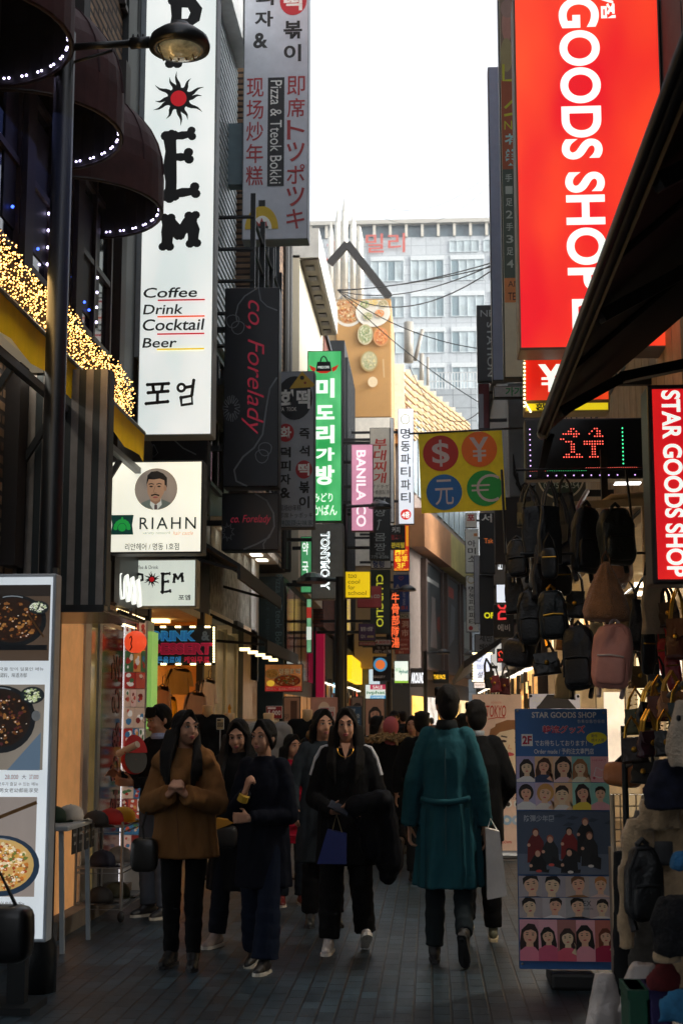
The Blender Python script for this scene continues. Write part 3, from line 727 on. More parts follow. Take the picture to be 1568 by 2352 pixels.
zt = P(950, 548, HY).z; windows_y(hotel, HY, [P(px, 560, HY).x for px in (1032, 1110)], [zt - 1.6], 3.2, 1.3, hp, mat('#c9d2d4', rough=.4), grid=(4, 1), dep=.12)
b = MB(); v, f = glyphs('밀리', .012)
q0, q1 = P(840, 583, HY), P(930, 537, HY); a, c = min(p[0] for p in v), max(p[0] for p in v); d, e = min(p[1] for p in v), max(p[1] for p in v)
b.add([(q0.x + (x - a) / (c - a) * (q1.x - q0.x), HY - .35, q0.z + (y - d) / (e - d) * (q1.z - q0.z)) for x, y in v], f); b.build('roof_lettering', mat('#c05a4e', rough=.6), hotel)
b = MB(); v, f = glyphs('호', .012)
q0, q1 = P(750, 600, HY), P(785, 555, HY); a, c = min(p[0] for p in v), max(p[0] for p in v); d, e = min(p[1] for p in v), max(p[1] for p in v)
b.add([(q0.x + (x - a) / (c - a) * (q1.x - q0.x), HY - .35, q0.z + (y - d) / (e - d) * (q1.z - q0.z)) for x, y in v], f); b.build('roof_lettering', mat('#c05a4e', rough=.6), hotel)

# ---- right row
bld('sky_blocker', 'unseen grey building added behind the viewer to hold back sky light', -24, 24, -52, -45, 11, GREYW)  # unseen block added to cut sky light from behind the camera
rr = bld('shop_building', 'tall dark building behind the maroon stall awning', XR, 9, -8, 9.2, 14.5, GREYW)
r2 = bld('grey_shop_building', 'grey building with cream boards above the open bag shop', XR, 9, 9.25, 21.5, 13.5, GREYW, z0=3.3)
fz_ = MB()
for k in range(34): fz_.box(XR - .05, XR + .02, 9.4 + k * .35, 9.4 + k * .35 + .33, 3.32, 5.4)
fz_.build('fascia_boards', mat('#a08a68', rough=.6, var=.25), r2)
windows_x(r2, XR, (12, 14, 16, 18), (4.6, 7.6), 1.2, 1.6, dkglass, DARK, nx=-1, grid=(2, 1))
r3 = bld('dark_building', 'dark building that the black blade signs are fixed to', 1.62, 9, 22.5, 44.5, 9.4, mat('#3e4447', rough=.8), z0=3.4); MB().box(1.5, 9, 22.5, 44.5, 9.4, 9.6).build('roof_slab', DARK, r3)
r4 = bld('tiled_building', 'grey tiled building beyond the end of the blade sign row', 4.2, 12, 47, 85, 11.5, mat('#7c8488', rough=.8, var=.2), z0=3.2)
windows_x(r4, 4.2, [48 + 3 * i for i in range(9)], (4.5, 7.2), 1.6, 1.6, dkglass, DARK, nx=-1, grid=(2, 1))
far_shop('lit_shop', 'small lit shop below the black blade signs', 21.6, 29.0, 1.62, 3.3, '#4a3a2c', '#ffc070', .9, side=1, signc='#2a2c30', signe=.1)
far_shop('warm_shop', 'long row of warm lit shop windows under the black blade signs', 29.2, 44.4, 1.6, 3.3, '#2c2826', '#ffca80', .9, side=1, signc='#e8e4dc', signe=.7, aw='#241f1e')
far_shop('gold_shop', 'gold lit shop beyond the dark building with blade signs', 47, 62, 4.1, 3.1, '#2c2826', '#ffb84a', 1.0, side=1, signc='#d8a040', signe=.6, aw='#241f1e')
# grey gable wall with painted leaves, facing down the street
gw = bld('grey_gable_wall', 'grey gable wall with painted leaf stems beside the currency banner', P(1168, 1000, 21).x, XR + 1, 21.0, 21.4, P(1180, 880, 21).z, mat('#6a7072', rough=.8), z0=P(1180, 1140, 21).z, cat='wall')
for i, (a, dx, h) in enumerate(((1192, -14, 92), (1196, -8, 50), (1200, 14, 34), (1203, 26, 20))):
    b = MB(); q = [P(1200, 1135, 20.98), P(a - 6 + dx * .3, 1135 - h * .5, 20.98), P(a + dx, 1135 - h, 20.98)]
    b.tube(q, [.012, .03, .008], 6); b.build('painted_stem', mat('#15191a', rough=.8), gw)
MB().box(P(1135, 1100, 21).x, XR + 1, 21.02, 21.4, P(1180, 1290, 21).z, P(1180, 1142, 21).z).build('lower_panel', mat('#24211f', rough=.7), gw)

# open bag shop with lit back wall
bagshop = shop_shell('bag_shop', 'open fronted bag shop with a bright cream lit interior', 9.3, 21.4, XR, 3.28, mat('#c9b79a', rough=.7), mat('#e0cda8', rough=.7), depth=2.2, ceil='#fff0d0', cs=6, side=1, lamp=200, lampcol=(1, .86, .66))
for i, y in enumerate((10.5, 12.6, 14.8, 17.2, 19.6)): MB().box(XR - .05, XR + .05, y, y + .1, 0, 3.28).build('post', mat('#cdbb98', rough=.5), bagshop)
MB().box(XR + .6, XR + .7, 15.6, 17.8, 1.5, 2.3).build('light_panel', em('#ffe2ae', 1.6), bagshop)
MB().box(XR + .6, XR + .7, 12.0, 13.2, .4, 1.5).build('light_panel', em('#f4e8d8', .7), bagshop)
bw = P(1268, 1490, 21.2); bw2 = P(1338, 1352, 21.2); MB().box(bw.x, bw2.x, 21.22, 21.3, bw.z, bw2.z).build('light_panel', em('#ffe4b0', 1.5), bagshop)
bw = P(1350, 1560, 21.2); bw2 = P(1480, 1320, 21.2); MB().box(bw.x, bw2.x, 21.22, 21.3, bw.z, bw2.z).build('display_wall', em('#f0c888', .55, var=.5, scale=3), bagshop)  # wall itself glows, standing in for lamplight falling on it
bw = P(1392, 1790, 14.5); bw2 = P(1432, 1590, 14.5); MB().box(bw.x, bw2.x, 14.5, 14.56, bw.z, bw2.z).build('light_panel', em('#f6e8d4', .6, var=.3), bagshop)
MB().box(XR + .3, XR + .4, 18.2, 19.3, 1.0, 1.5).build('red_panel', em('#e0401c', .6), bagshop)

# ---- cables across the street
cab = mat('#16181a', rough=.6)
def cable(i, a, b_, sag, r=.018, label=None):
    pts = []
    for k in range(17):
        t = k / 16; p = a.lerp(b_, t); p.z -= sag * 4 * t * (1 - t); pts.append(p)
    o = MB().tube(pts, r, 5).build('cable', cab, org=a); tag(o, label, 'cable', 'overhead cables')
CAB = [((775, 665), (1130, 603), 34, .12, 'topmost black cable of the bundle from the gable to the column sign'),
       ((775, 667), (1130, 608), 34, .3, 'second black cable of the bundle over the hotel front'),
       ((775, 667), (1130, 612), 34, .08, 'third thin cable of the bundle over the hotel front'),
       ((775, 665), (1130, 620), 34, .55, 'lowest sagging cable of the bundle below the red letters'),
       ((778, 670), (1098, 800), 36, .25, 'long cable running from the gable down to the grey block'),
       ((778, 668), (1110, 930), 38, .2, 'steep cable crossing the food mural'),
       ((940, 842), (1110, 935), 44, 1.0, 'short cable beside the timber fins'),
       ((1125, 395), (900, 480), 60, .6, 'thin wire high against the white sky'),
       ((1125, 420), (880, 500), 60, .9, 'lower thin wire against the white sky')]
for i, (a, c, Y, sag, lb) in enumerate(CAB): cable(i, P(*a, Y), P(*c, Y - (10 if i < 4 else 3)), sag, .012 if i < 7 else .007, lb)
# ================================================================ signs
INK = mat('#0c0f12', rough=.5, var=0)
LITW = em('#eef4f0', .82)
def rnd_pts(pts, seed, amp):
    r = random.Random(seed); return [(x + r.uniform(-amp, amp), y + r.uniform(-amp, amp)) for x, y in pts]
def bone(s, pts, wd, m, end):
    """rough bone-shaped letter stroke with knobbed ends"""
    n = []
    for (x0, y0), (x1, y1) in zip(pts, pts[1:]):
        for k in range(4): n.append((x0 + (x1 - x0) * k / 4, y0 + (y1 - y0) * k / 4))
    n.append(pts[-1]); n = rnd_pts(n, int(pts[0][0] * 7 + pts[0][1]), wd * .07)
    s.stroke(n, [wd * random.Random(i).uniform(.85, 1.1) for i in range(len(n))], m, 'bone_lettering')
    for (x, y), (u, v) in ((pts[0], pts[1]), (pts[-1], pts[-2])):
        d = math.hypot(x - u, y - v) or 1; px, py = -(y - v) / d, (x - u) / d
        for k in (-1, 1): s.disc(x + px * end * .55 * k, y + py * end * .55 * k, end * .75, end * .7, m, 'bone_lettering', 10)
def sunburst(s, cx, cy, r, n=12):
    for k in range(n):
        a = 2 * math.pi * k / n - math.pi / 2 + .1 * (k % 3 - 1); L = r * (.92 if k % 2 else 1.08)
        pts = []; ws = []
        for j in range(7):
            t = j / 6; d = r * .36 + (L - r * .36) * t; off = math.sin(t * 7) * r * .045 * (1 - t * .4)
            pts.append((cx + d * math.cos(a) - off * math.sin(a), cy + d * math.sin(a) + off * math.cos(a))); ws.append(r * .22 * (1 - t) + .3)
        s.stroke(pts, ws, INK, 'sun_emblem')
    s.disc(cx, cy, r * .44, r * .44, INK, 'sun_emblem'); s.disc(cx, cy, r * .31, r * .31, em('#c41420', .55), 'sun_emblem')

# ---- tall white lit sign with the bone letters
s = Sign('lit_sign', 'tall white lit box sign with black bone letters and a red sun', (324, -20, 493, 1000), 13, .26, em2('#dfe9e6', '#f6f8f4', .8, 1.1), mat('#8d9496', rough=.5), wall=XL + .22)
for y0_, y1_ in ((128, 215), (735, 822)): a_, c_ = P(246, y1_, 13.05), P(324, y0_, 13.05); MB().box(a_.x, c_.x, 13.05, 13.2, a_.z, c_.z).build('mount_box', mat('#141b1f', rough=.5), s.root)
bone(s, [(397, 2), (393, 152)], 27, INK, 16); s.poly([(400, -8), (440, -2), (458, 22), (452, 52), (430, 66), (400, 62), (400, 46), (424, 46), (430, 32), (424, 20), (400, 18)], INK, 'bone_lettering')
sunburst(s, 406, 235, 60)
bone(s, [(388, 322), (391, 462)], 29, INK, 17); bone(s, [(392, 324), (438, 318)], 18, INK, 13); bone(s, [(392, 374), (432, 370)], 18, INK, 15); bone(s, [(388, 460), (448, 450)], 20, INK, 15)
bone(s, [(386, 512), (384, 578)], 28, INK, 14); bone(s, [(390, 514), (413, 556)], 24, INK, 8); bone(s, [(413, 556), (438, 514)], 24, INK, 8); bone(s, [(442, 508), (446, 572)], 27, INK, 14)
for txt, x1, y0, y1, c, uy in (('Coffee', 456, 671, 694, '#b81428', 698), ('Drink', 424, 709, 731, '#ee5a28', 735), ('Cocktail', 474, 742, 768, '#c8142c', 774), ('Beer', 412, 784, 806, '#f2d21c', 808)):
    s.t(txt, 334, y0, x1, y1, INK, bold=.012, shear=.12); s.rect(367, uy, 474, uy + 3.5, em(c, .7), 'underline')
for pts in ([(348, 888), (395, 886)], [(360, 890), (362, 902)], [(382, 888), (380, 902)], [(350, 906), (394, 903)], [(371, 906), (371, 928)], [(346, 930), (394, 926)],
            [(452, 880), (448, 912)], [(436, 895), (448, 893)], [(424, 918), (448, 914), (449, 932), (426, 934), (424, 918)]): s.stroke(rnd_pts(pts, 3, .8), 7, INK, 'bone_lettering', 4)
s.disc(424, 896, 11, 11, INK); s.disc(424, 896, 5, 5, LITW)
s.done()

# ---- pizza sign
s = Sign('box_sign', 'tall pale grey box sign with red characters and a pizza oven picture', (558, -25, 708, 550), 19, .3, mat('#b9bec8', rough=.5, var=.08), mat('#7c8288', rough=.5), wall=-2.58)
a_, c_ = P(490, 425, 19.1), P(560, 283, 19.1); MB().box(a_.x - .1, c_.x, 19.08, 19.3, a_.z, c_.z).build('mount_panel', mat('#4c6068', rough=.5), s.root)
s.t('피', 585, -25, 627, 12, INK, bold=.03); s.t('자', 583, 25, 626, 62, INK, bold=.03); s.t('&', 580, 76, 614, 112, INK, bold=.03)
s.disc(672, 4, 31, 33, pr('#b3202a')); s.t('떡', 650, -16, 693, 26, WHITE, bold=.03); s.t('볶', 650, 50, 693, 92, INK, bold=.03); s.t('이', 651, 105, 691, 145, INK, bold=.03)
RED = pr('#9c2b30'); s.vt('现场炒年糕', 566, 178, 605, 430, RED, .008); s.vt('即席トッポッキ', 659, 176, 700, 530, RED, .008)
s.rect(615, 181, 653, 430, pr('#14181c')); s.t('Pizza & Tteok Bokki', 621, 188, 647, 424, WHITE, rot=-90)
s.poly([(565, 526)] + [(603 - 38 * math.cos(R(180 * k / 16)), 526 - 52 * math.sin(R(180 * k / 16))) for k in range(17)], pr('#c8a82a')); s.poly([(582, 526)] + [(604 - 22 * math.cos(R(180 * k / 12)), 526 - 30 * math.sin(R(180 * k / 12))) for k in range(13)], pr('#e8e8e4'))
s.poly([(590, 525), (592, 508), (598, 515), (603, 500), (609, 514), (614, 508), (617, 525)], pr('#a8281c')); s.rect(590, 519, 618, 525, INK, 'graphic'); s.rect(596, 461, 611, 475, INK, 'graphic')
s.done()

# ---- dark floral sign (two boxes)
NAVY = mat('#10141f', rough=.35, var=.15); ORN = pr('#6d7278')
s = Sign('box_sign', 'tall dark navy box sign with pale flower tendrils and red script', (514, 660, 640, 1118), 16, .3, NAVY, mat('#171b22', rough=.4), wall=XL)
CRIM = mat('#8a1c30', rough=.5, var=0, emit=.15)
s.t('co, Forelady', 556, 690, 606, 1000, CRIM, rot=-90, shear=.35, bold=-.004)
s.stroke([(589, 662), (560, 680), (545, 700), (540, 722), (543, 740)], 3, ORN); s.stroke([(592, 662), (597, 690), (612, 705), (636, 715)], 3, ORN)
s.stroke([(636, 870), (620, 895), (612, 940), (604, 1000), (585, 1030), (560, 1050), (540, 1080), (545, 1105), (570, 1117)], 4, ORN)
for cx, cy in ((533, 735), (545, 750), (610, 1030), (603, 1046)): s.stroke([(cx + 15 * math.cos(R(a)), cy + 19 * math.sin(R(a)) * (1 if math.sin(R(a)) > 0 else .6)) for a in range(0, 361, 30)], 2, ORN)
for k in range(11): a = R(33 * k); s.stroke([(532 + 8 * math.cos(a), 940 + 12 * math.sin(a)), (532 + 19 * math.cos(a + .2), 940 + 30 * math.sin(a + .2)), (532 + 19 * math.cos(a + .45), 940 + 30 * math.sin(a + .45)), (532 + 8 * math.cos(a + .5), 940 + 12 * math.sin(a + .5))], 2, ORN)
s.done()
s = Sign('box_sign', 'low dark navy box sign with one big pale loop and small red script', (509, 1132, 640, 1264), 16.2, .3, NAVY, mat('#171b22', rough=.4), wall=XL)
s.t('co. Forelady', 530, 1183, 622, 1206, CRIM, shear=.3); s.stroke([(585, 1134), (612, 1150), (628, 1180), (630, 1210), (618, 1235), (590, 1250), (560, 1262)], 4, ORN); s.stroke([(620, 1228), (605, 1250), (607, 1262)], 3, ORN)
for k in range(9): a = R(40 * k); s.stroke([(524 + 8 * math.cos(a), 1222 + 12 * math.sin(a)), (524 + 15 * math.cos(a + .3), 1222 + 22 * math.sin(a + .3)), (524 + 8 * math.cos(a + .6), 1222 + 12 * math.sin(a + .6))], 2, ORN)
s.done()
s = Sign('box_sign', 'dark signboard with pale leaf scrolls behind the hair salon portrait sign', (322, 1010, 476, 1180), 14.3, .2, NAVY, mat('#171b22', rough=.4))
s.stroke([(400, 1012), (420, 1030), (450, 1045)], 3, ORN); s.stroke([(352, 1020), (345, 1035), (352, 1050), (362, 1040), (352, 1020)], 2, ORN); s.done()

# ---- hair salon portrait sign
s = Sign('lit_sign', 'square white lit sign with a round portrait of a man in a suit', (250, 1058, 465, 1271), 12, .25, em('#f4f3e2', .85, var=.05), mat('#20262a', rough=.5), wall=XL)
cx, cy = 358, 1124; s.disc(cx, cy, 49, 48, em('#9b8f82', .45), 'portrait', 36)
def din(pts): return [(x, y) if math.hypot((x - cx) / 49, (y - cy) / 48) < 1 else (cx + (x - cx) / math.hypot((x - cx) / 49, (y - cy) / 48), cy + (y - cy) / math.hypot((x - cx) / 49, (y - cy) / 48)) for x, y in pts]
E = lambda h, k=.4: em(h, k, var=0)
s.poly(din([(318, 1164), (326, 1155), (343, 1148), (374, 1148), (392, 1156), (402, 1166), (390, 1174), (358, 1185), (328, 1176)]), E('#6f7a70'), 'portrait')
s.poly(din([(346, 1146), (370, 1146), (372, 1160), (362, 1178), (352, 1178), (345, 1160)]), E('#d3d6cc', .5), 'portrait'); s.poly([(355, 1160), (361, 1160), (362, 1171), (355, 1171)], E('#5a4a48'), 'portrait')
s.poly([(344, 1130), (370, 1130), (369, 1152), (358, 1160), (346, 1152)], E('#a07c62'), 'portrait')
s.poly([(336, 1110), (338, 1092), (346, 1084), (360, 1082), (374, 1088), (383, 1098), (383, 1120), (376, 1126), (338, 1122)], E('#14100f', .1), 'portrait')
s.poly([(337, 1112), (341, 1101), (352, 1102), (366, 1100), (377, 1104), (378, 1118), (376, 1134), (368, 1148), (357, 1153), (346, 1148), (339, 1134)], E('#b08a6c', .5), 'portrait')
s.disc(379, 1122, 3.5, 7, E('#a47e62'), 'portrait', 10)
for k in (347, 365): s.stroke([(k - 6, 1113), (k, 1111), (k + 6, 1113)], 2.2, E('#1a1412', .1), 'portrait'); s.disc(k, 1118, 4, 1.8, E('#201815', .1), 'portrait', 10)
s.stroke([(356, 1118), (352, 1131), (359, 1132)], 1.5, E('#8a6850'), 'portrait'); s.stroke([(347, 1139), (356, 1136), (366, 1139)], 3.2, E('#2a1e1a', .1), 'portrait'); s.disc(357, 1143, 6, 2, E('#a0504c'), 'portrait', 10)
s.poly([(256, 1183), (308, 1183), (305, 1206), (308, 1228), (256, 1228), (259, 1206)], E('#0e4a44', .3), 'emblem')
for k in range(9): a = R(180 + 22.5 * k); s.disc(282 + 15 * math.cos(a), 1213 + 16 * math.sin(a), 5, 5, E('#22a848', .5), 'emblem', 10)
s.disc(282, 1212, 9, 9, E('#22a848', .5), 'emblem'); s.disc(282, 1195, 3, 8, E('#22a848', .5), 'emblem', 10)
s.t('RIAHN', 322, 1189, 451, 1216, E('#0c2a30', .1), bold=.004, sp=1.25); s.t('variety network', 330, 1221, 394, 1230, E('#9aa8a8', .5), shear=.3); s.t('hair castle', 399, 1221, 445, 1230, E('#d8a08a', .5), shear=.3)
s.t('리안헤어 / 명동 1호점', 290, 1248, 413, 1264, INK, bold=.004); s.done()
s = Sign('lit_sign', 'narrow pale lit sign just showing behind the portrait sign', (241, 1110, 252, 1272), 12.45, .2, em('#dfe4c8', .6), DARK); s.done()
s = Sign('lit_sign', 'bright green lit strip below the portrait sign', (240, 1285, 249, 1404), 11.6, .1, em('#14c04a', .6), DARK); s.done()

# ---- small white lit sign with the same letters
s = Sign('lit_sign', 'small white lit box sign with bone letters hanging over the clothes shop', (292, 1284, 451, 1395), 13.4, .22, em('#dfe8dc', .72, var=.06), mat('#8b8574', rough=.5), wall=XL)
s.t('Coffee & Drink', 304, 1299, 363, 1307, INK); bone(s, [(316, 1318), (313, 1345)], 6, INK, 4); s.stroke([(315, 1318), (327, 1320), (328, 1332), (316, 1335)], 6, INK, 'bone_lettering')
sunburst(s, 349, 1331, 18); bone(s, [(374, 1318), (374, 1360)], 7, INK, 4); bone(s, [(374, 1319), (390, 1318)], 5, INK, 3); bone(s, [(374, 1337), (387, 1336)], 5, INK, 3); bone(s, [(374, 1361), (392, 1358)], 5, INK, 3.5)
bone(s, [(401, 1320), (400, 1338)], 6, INK, 3); bone(s, [(402, 1319), (409, 1331)], 5, INK, 2); bone(s, [(409, 1331), (417, 1318)], 5, INK, 2); bone(s, [(418, 1318), (420, 1336)], 6, INK, 3)
s.t('포엠', 411, 1367, 438, 1379, INK, bold=.02); s.done()
nt = thing('neon_lettering', 'glowing white tube letters standing out beside the small white lit sign', 'neon sign', P(300, 1395, 12.6))
b = MB()
for k in range(4):
    x = 275 + k * 13; dx = 6; b.tube([P(x, 1320 + 5 * k, 12.6), P(x + 1, 1352 + 5 * k, 12.6), P(x + 4, 1375 + 6 * k, 12.6), P(x + dx + 3, 1374 + 6 * k, 12.75), P(x + dx + 2, 1345 + 5 * k, 12.75), P(x + dx - 1, 1316 + 5 * k, 12.75), P(x, 1320 + 5 * k, 12.6)], .012, 8)
b.build('neon_tube', em('#f4f7ee', .95, var=0), nt, smooth=True)
b = MB(); b.bar(P(272, 1404, 12.7), P(330, 1428, 13.0), .03); b.bar(P(300, 1400, 12.7), P(300, 1416, 12.8), .03); b.build('bracket', IRON, nt)

# ---- drink and dessert sign with bulbs
s = Sign('light_bulb_sign', 'black board with blue and crimson words framed by glowing bulbs', (336, 1437, 493, 1528), 13.9, .1, mat('#0d1117', rough=.4), IRON, wall=XL)
def neon_txt(txt, x0, y0, x1, y1, h1, h2, bold=.05):
    s.t(txt, x0 - 1, y0 - 1, x1 + 1, y1 + 1, em(h1, .5, var=0), bold=bold + .018); s.t(txt, x0, y0, x1, y1, em(h2, .35, var=0), bold=bold)
neon_txt('DRINK', 346, 1450, 448, 1472, '#3f9fd8', '#1f6fae'); s.t('&', 462, 1450, 482, 1472, em('#4a5258', .3, var=0), bold=.04)
neon_txt('DESSERT', 343, 1478, 487, 1503, '#d02450', '#8f1030'); s.t('모든음료에', 347, 1508, 416, 1524, em('#2f7fc0', .45, var=0), bold=.03); s.t('케익무료', 423, 1508, 482, 1524, em('#b01838', .4, var=0), bold=.03)
r = s.done(); BULB = em('#ffe0a0', 5, sample=False, var=0)
def bulbs(r, pts, Y, rad=.012, m=None, name='light_bulb', org=None, par=None):
    b = MB()
    for x, y in pts: b.ell(P(x, y, Y), (rad,) * 3, 6, 4)
    o = b.build(name, m or BULB, r); o['kind'] = 'stuff'; return o
pts = []
for x in range(336, 494, 34):
    for d in (0, 4.5, 9): pts += [(x + d, 1440), (x + d + 1, 1526)]
for y in range(1442, 1524, 6): pts += [(338, y), (491, y)]
for x, y in pts[:]: pass
b = None
for k, (x, y) in enumerate(pts): MB().ell(P(x, y, 13.87), (.011,) * 3, 6, 4).build('light_bulb', BULB, r)
lb = thing('bulb_board', 'small slanted board edged with two rows of tiny bulbs above the red paper lantern', 'sign', P(303, 1438, 12.9))
MB().poly([P(272, 1408, 12.8), P(332, 1424, 13.4), P(332, 1450, 13.4), P(288, 1436, 12.8)], (0, .05, 0)).build('board', mat('#4a463c', rough=.6), lb)
for k in range(13):
    for y0, y1 in ((1400, 1422), (1434, 1450)): MB().ell(P(270 + k * 5 + (14 if y0 > 1420 else 0) * (1 - k / 13), y0 + (y1 - y0) * k / 12, 12.75 + .05 * k), (.01,) * 3, 6, 4).build('light_bulb', BULB, lb)
# paper lanterns
for px, py, rr, lbl, h, k in ((311, 1475, 26, 'round glowing red paper lantern with a smiling face mark', '#f0502c', .75), (331, 1495, 21, 'round dim yellow paper lantern partly behind the red one', '#c89030', .5)):
    Y = 12.7 if k > .6 else 13.2; c = P(px, py, Y); r_ = rr / F * Y
    l = thing('paper_lantern', lbl, 'lantern', c, 'paper lanterns')
    b = MB(); b.lathe([(r_ * math.sin(R(a)) * (1 + .012 * (i % 2)), -r_ * math.cos(R(a))) for i, a in enumerate(range(8, 173, 8))], c, 24); b.build('shade', em(h, k, var=.1), l, smooth=True)
    MB().lathe([(r_ * .25, -r_ * 1.0), (r_ * .25, -r_ * .95)], c, 12).build('ring', IRON, l); MB().tube([c + Vector((0, 0, r_)), c + Vector((0, 0, r_ + .2))], .006, 5).build('cord', IRON, l)
    if k > .6: b = MB(); b.tube([c + Vector((r_ * .98 * math.sin(a), -r_ * .99 * math.cos(a), z)) for a, z in ((-.35, .03), (-.2, .05), (-.1, .02), (-.2, -.02), (-.1, -.05), (-.3, -.08))], .006, 5); b.build('face_mark', mat('#7a1a10', rough=.6), l)

# ---- two-tone menu sign with the pizza wedge
s = Sign('box_sign', 'grey box sign with a pizza wedge and a black disc below the floral sign', (640, 852, 722, 1212), 18, .25, mat('#8d929a', rough=.5, var=.1), mat('#4c5258', rough=.5), wall=-2.58)
s.disc(676, 915, 41, 51, pr('#14171c'), clip=True); s.poly([(664, 893), (693, 853), (722, 884), (718, 890)], pr('#c09a2c')); s.disc(693, 868, 5, 5, INK); s.disc(700, 880, 3, 3, pr('#8a3a20'))
s.t('화떡', 642, 895, 712, 940, WHITE, bold=.035); s.t('PA  TEOK', 642, 936, 681, 945, WHITE)
for (x, y, ch) in ((656, 995, '화'), (698, 1080, '떡')): s.disc(x, y, 19, 21, pr('#a02028')); s.t(ch, x - 13, y - 14, x + 13, y + 14, WHITE, bold=.03)
for i, ch in enumerate('덕피자&'): s.t(ch, 643, 1028 + i * 31, 668, 1052 + i * 31, INK, bold=.03)
s.t('즉', 687, 985, 711, 1010, INK, bold=.03); s.t('석', 687, 1025, 711, 1050, INK, bold=.03); s.t('볶', 687, 1107, 711, 1134, INK, bold=.03); s.t('이', 687, 1141, 711, 1168, INK, bold=.03)
s.t('现场炒年糕', 643, 1160, 692, 1174, INK); s.t('即席トッポッキ', 643, 1178, 718, 1190, INK); s.t('韩国顶尖味家', 643, 1195, 719, 1208, pr('#20484c')); s.done()

# ---- green bag shop sign
GRN = em2('#2fb45c', '#6ade8c', .68, 1.6); WH = em('#f6fff6', .95, var=0)
s = Sign('lit_sign', 'tall green lit sign with big white letters and a black handbag picture', (705, 805, 785, 1198), 21, .2, GRN, mat('#1c5a38', rough=.5), wall=-2.58)
s.poly([(728, 831), (758, 831), (761, 853), (725, 853)], INK); s.stroke([(735, 832), (738, 822), (743, 818), (748, 822), (752, 832)], 3, INK); s.poly([(709, 838), (725, 846), (722, 855), (714, 850)], em('#d83018', .6)); s.poly([(778, 838), (761, 846), (764, 855), (772, 850)], em('#d83018', .6)); s.poly([(725, 853), (761, 853), (750, 858), (735, 858)], em('#d83018', .6)); s.t('MIDORI', 730, 841, 756, 847, WH)
for i, (ch, y0, y1) in enumerate((('미', 870, 915), ('도', 932, 965), ('리', 978, 1020), ('가', 1030, 1060), ('방', 1070, 1115))): s.t(ch, 724, y0, 768, y1, WH, bold=.045)
s.t('みどり', 720, 1133, 764, 1154, WH, bold=.015); s.t('かばん', 720, 1160, 774, 1184, WH, bold=.015); s.done()

# ---- halo lettered wall box
s = Sign('wall_sign', 'grey framed wall box with dark letters standing in a white halo', (715, 1203, 788, 1376), 24, .35, mat('#8f9694', rough=.5), mat('#6f7674', rough=.5), wall=-2.42)
s.t('TONYMOLY', 736, 1221, 757, 1356, em('#f4ffff', 1.3, var=0), rot=-90, bold=.055, nm='halo_light'); s.t('TONYMOLY', 738.5, 1221, 755, 1356, mat('#141a1a', rough=.4), rot=-90, bold=-.01); s.done()
s = Sign('wall_sign', 'row of green lit panels with white writing left of the halo letter box', (690, 1232, 716, 1362), 25, .2, em('#58b878', .5, var=.2), mat('#355848', rough=.5), wall=-2.42)
s.t('약', 694, 1245, 708, 1275, WH, bold=.02); s.t('국', 694, 1290, 708, 1318, WH, bold=.02); s.done()
s = Sign('wall_sign', 'lower narrow pale green lit panel beside the dark teal shop', (703, 1375, 716, 1500), 25.3, .15, em('#8ad0a0', .5, var=.3, scale=3), mat('#4a5a54', rough=.5)); s.rect(704, 1395, 715, 1420, em('#c83a30', .5)); s.rect(704, 1440, 715, 1470, em('#e8f4e8', .7)); s.done()

# ---- pink, white, black blade signs
s = Sign('lit_sign', 'tall pink lit sign with white letters reading downwards', (806, 1020, 857, 1220), 27, .2, em('#e8a0bc', .6, var=.15), mat('#7a4a5c', rough=.5), wall=-2.36)
s.t('BANILA CO', 818, 1034, 840, 1210, em('#fff4f8', .9, var=0), rot=-90, bold=.02); s.done()
s = Sign('box_sign', 'white banner sign with red brush letters left of the slim white lit sign', (849, 982, 896, 1150), 30, .15, mat('#c4c0b8', rough=.5, var=.1), DARK, wall=-2.3)
for i, ch in enumerate('부대찌개'): s.t(ch, 857, 1008 + i * 26, 888, 1032 + i * 26, pr('#b02820'), bold=.02, shear=.1)
s.t('プデチゲ', 853, 1113, 893, 1122, INK); s.t('牛骨部队汤', 853, 1126, 893, 1136, INK); s.t('烤牛肉', 856, 1140, 888, 1149, INK); s.done()
s = Sign('box_sign', 'black sign with thin grey letters and a small pale dancer figure', (848, 1142, 896, 1286), 28.5, .15, mat('#12191b', rough=.4), DARK, wall=-2.36)
GR = pr('#98a2a2')
for ch, y in (('얼', 1146), ('짱', 1168), ('몸', 1225), ('짱', 1248)): s.t(ch, 859, y, 886, y + 18, GR)
s.stroke([(871, 1193), (870, 1205), (866, 1218)], 2.5, GR); s.stroke([(866, 1197), (876, 1195)], 2, GR); s.t('명동점', 862, 1269, 882, 1275, GR); s.t('779-8286', 852, 1276, 892, 1283, GR); s.done()
s = Sign('box_sign', 'small white sign with blue writing squeezed below the black dancer sign', (851, 1287, 898, 1306), 29, .12, mat('#d0d4d6', rough=.5), DARK); s.t('헝텅', 855, 1288, 882, 1304, pr('#1c3c80'), bold=.03); s.done()
s = Sign('box_sign', 'dark olive sign with yellow outlined letters reading downwards', (850, 1308, 896, 1456), 30, .15, mat('#2f3a30', rough=.4), DARK, wall=-2.3)
s.t('CLUBCLIO', 864, 1320, 880, 1440, em('#d8d83c', .5, var=0), rot=-90, bold=.01); s.done()
s = Sign('lit_sign', 'square yellow lit sign with thin dark lower case words', (792, 1312, 851, 1374), 25.5, .2, em('#f2cc14', .75, var=.06), mat('#8a7410', rough=.5), wall=-2.42)
for i, t_ in enumerate(('too', 'cool', 'for', 'school')): s.t(t_, 799, 1318 + i * 13, 799 + (20, 27, 16, 42)[i], 1328 + i * 13, pr('#5a4a0a')); 
s.done()
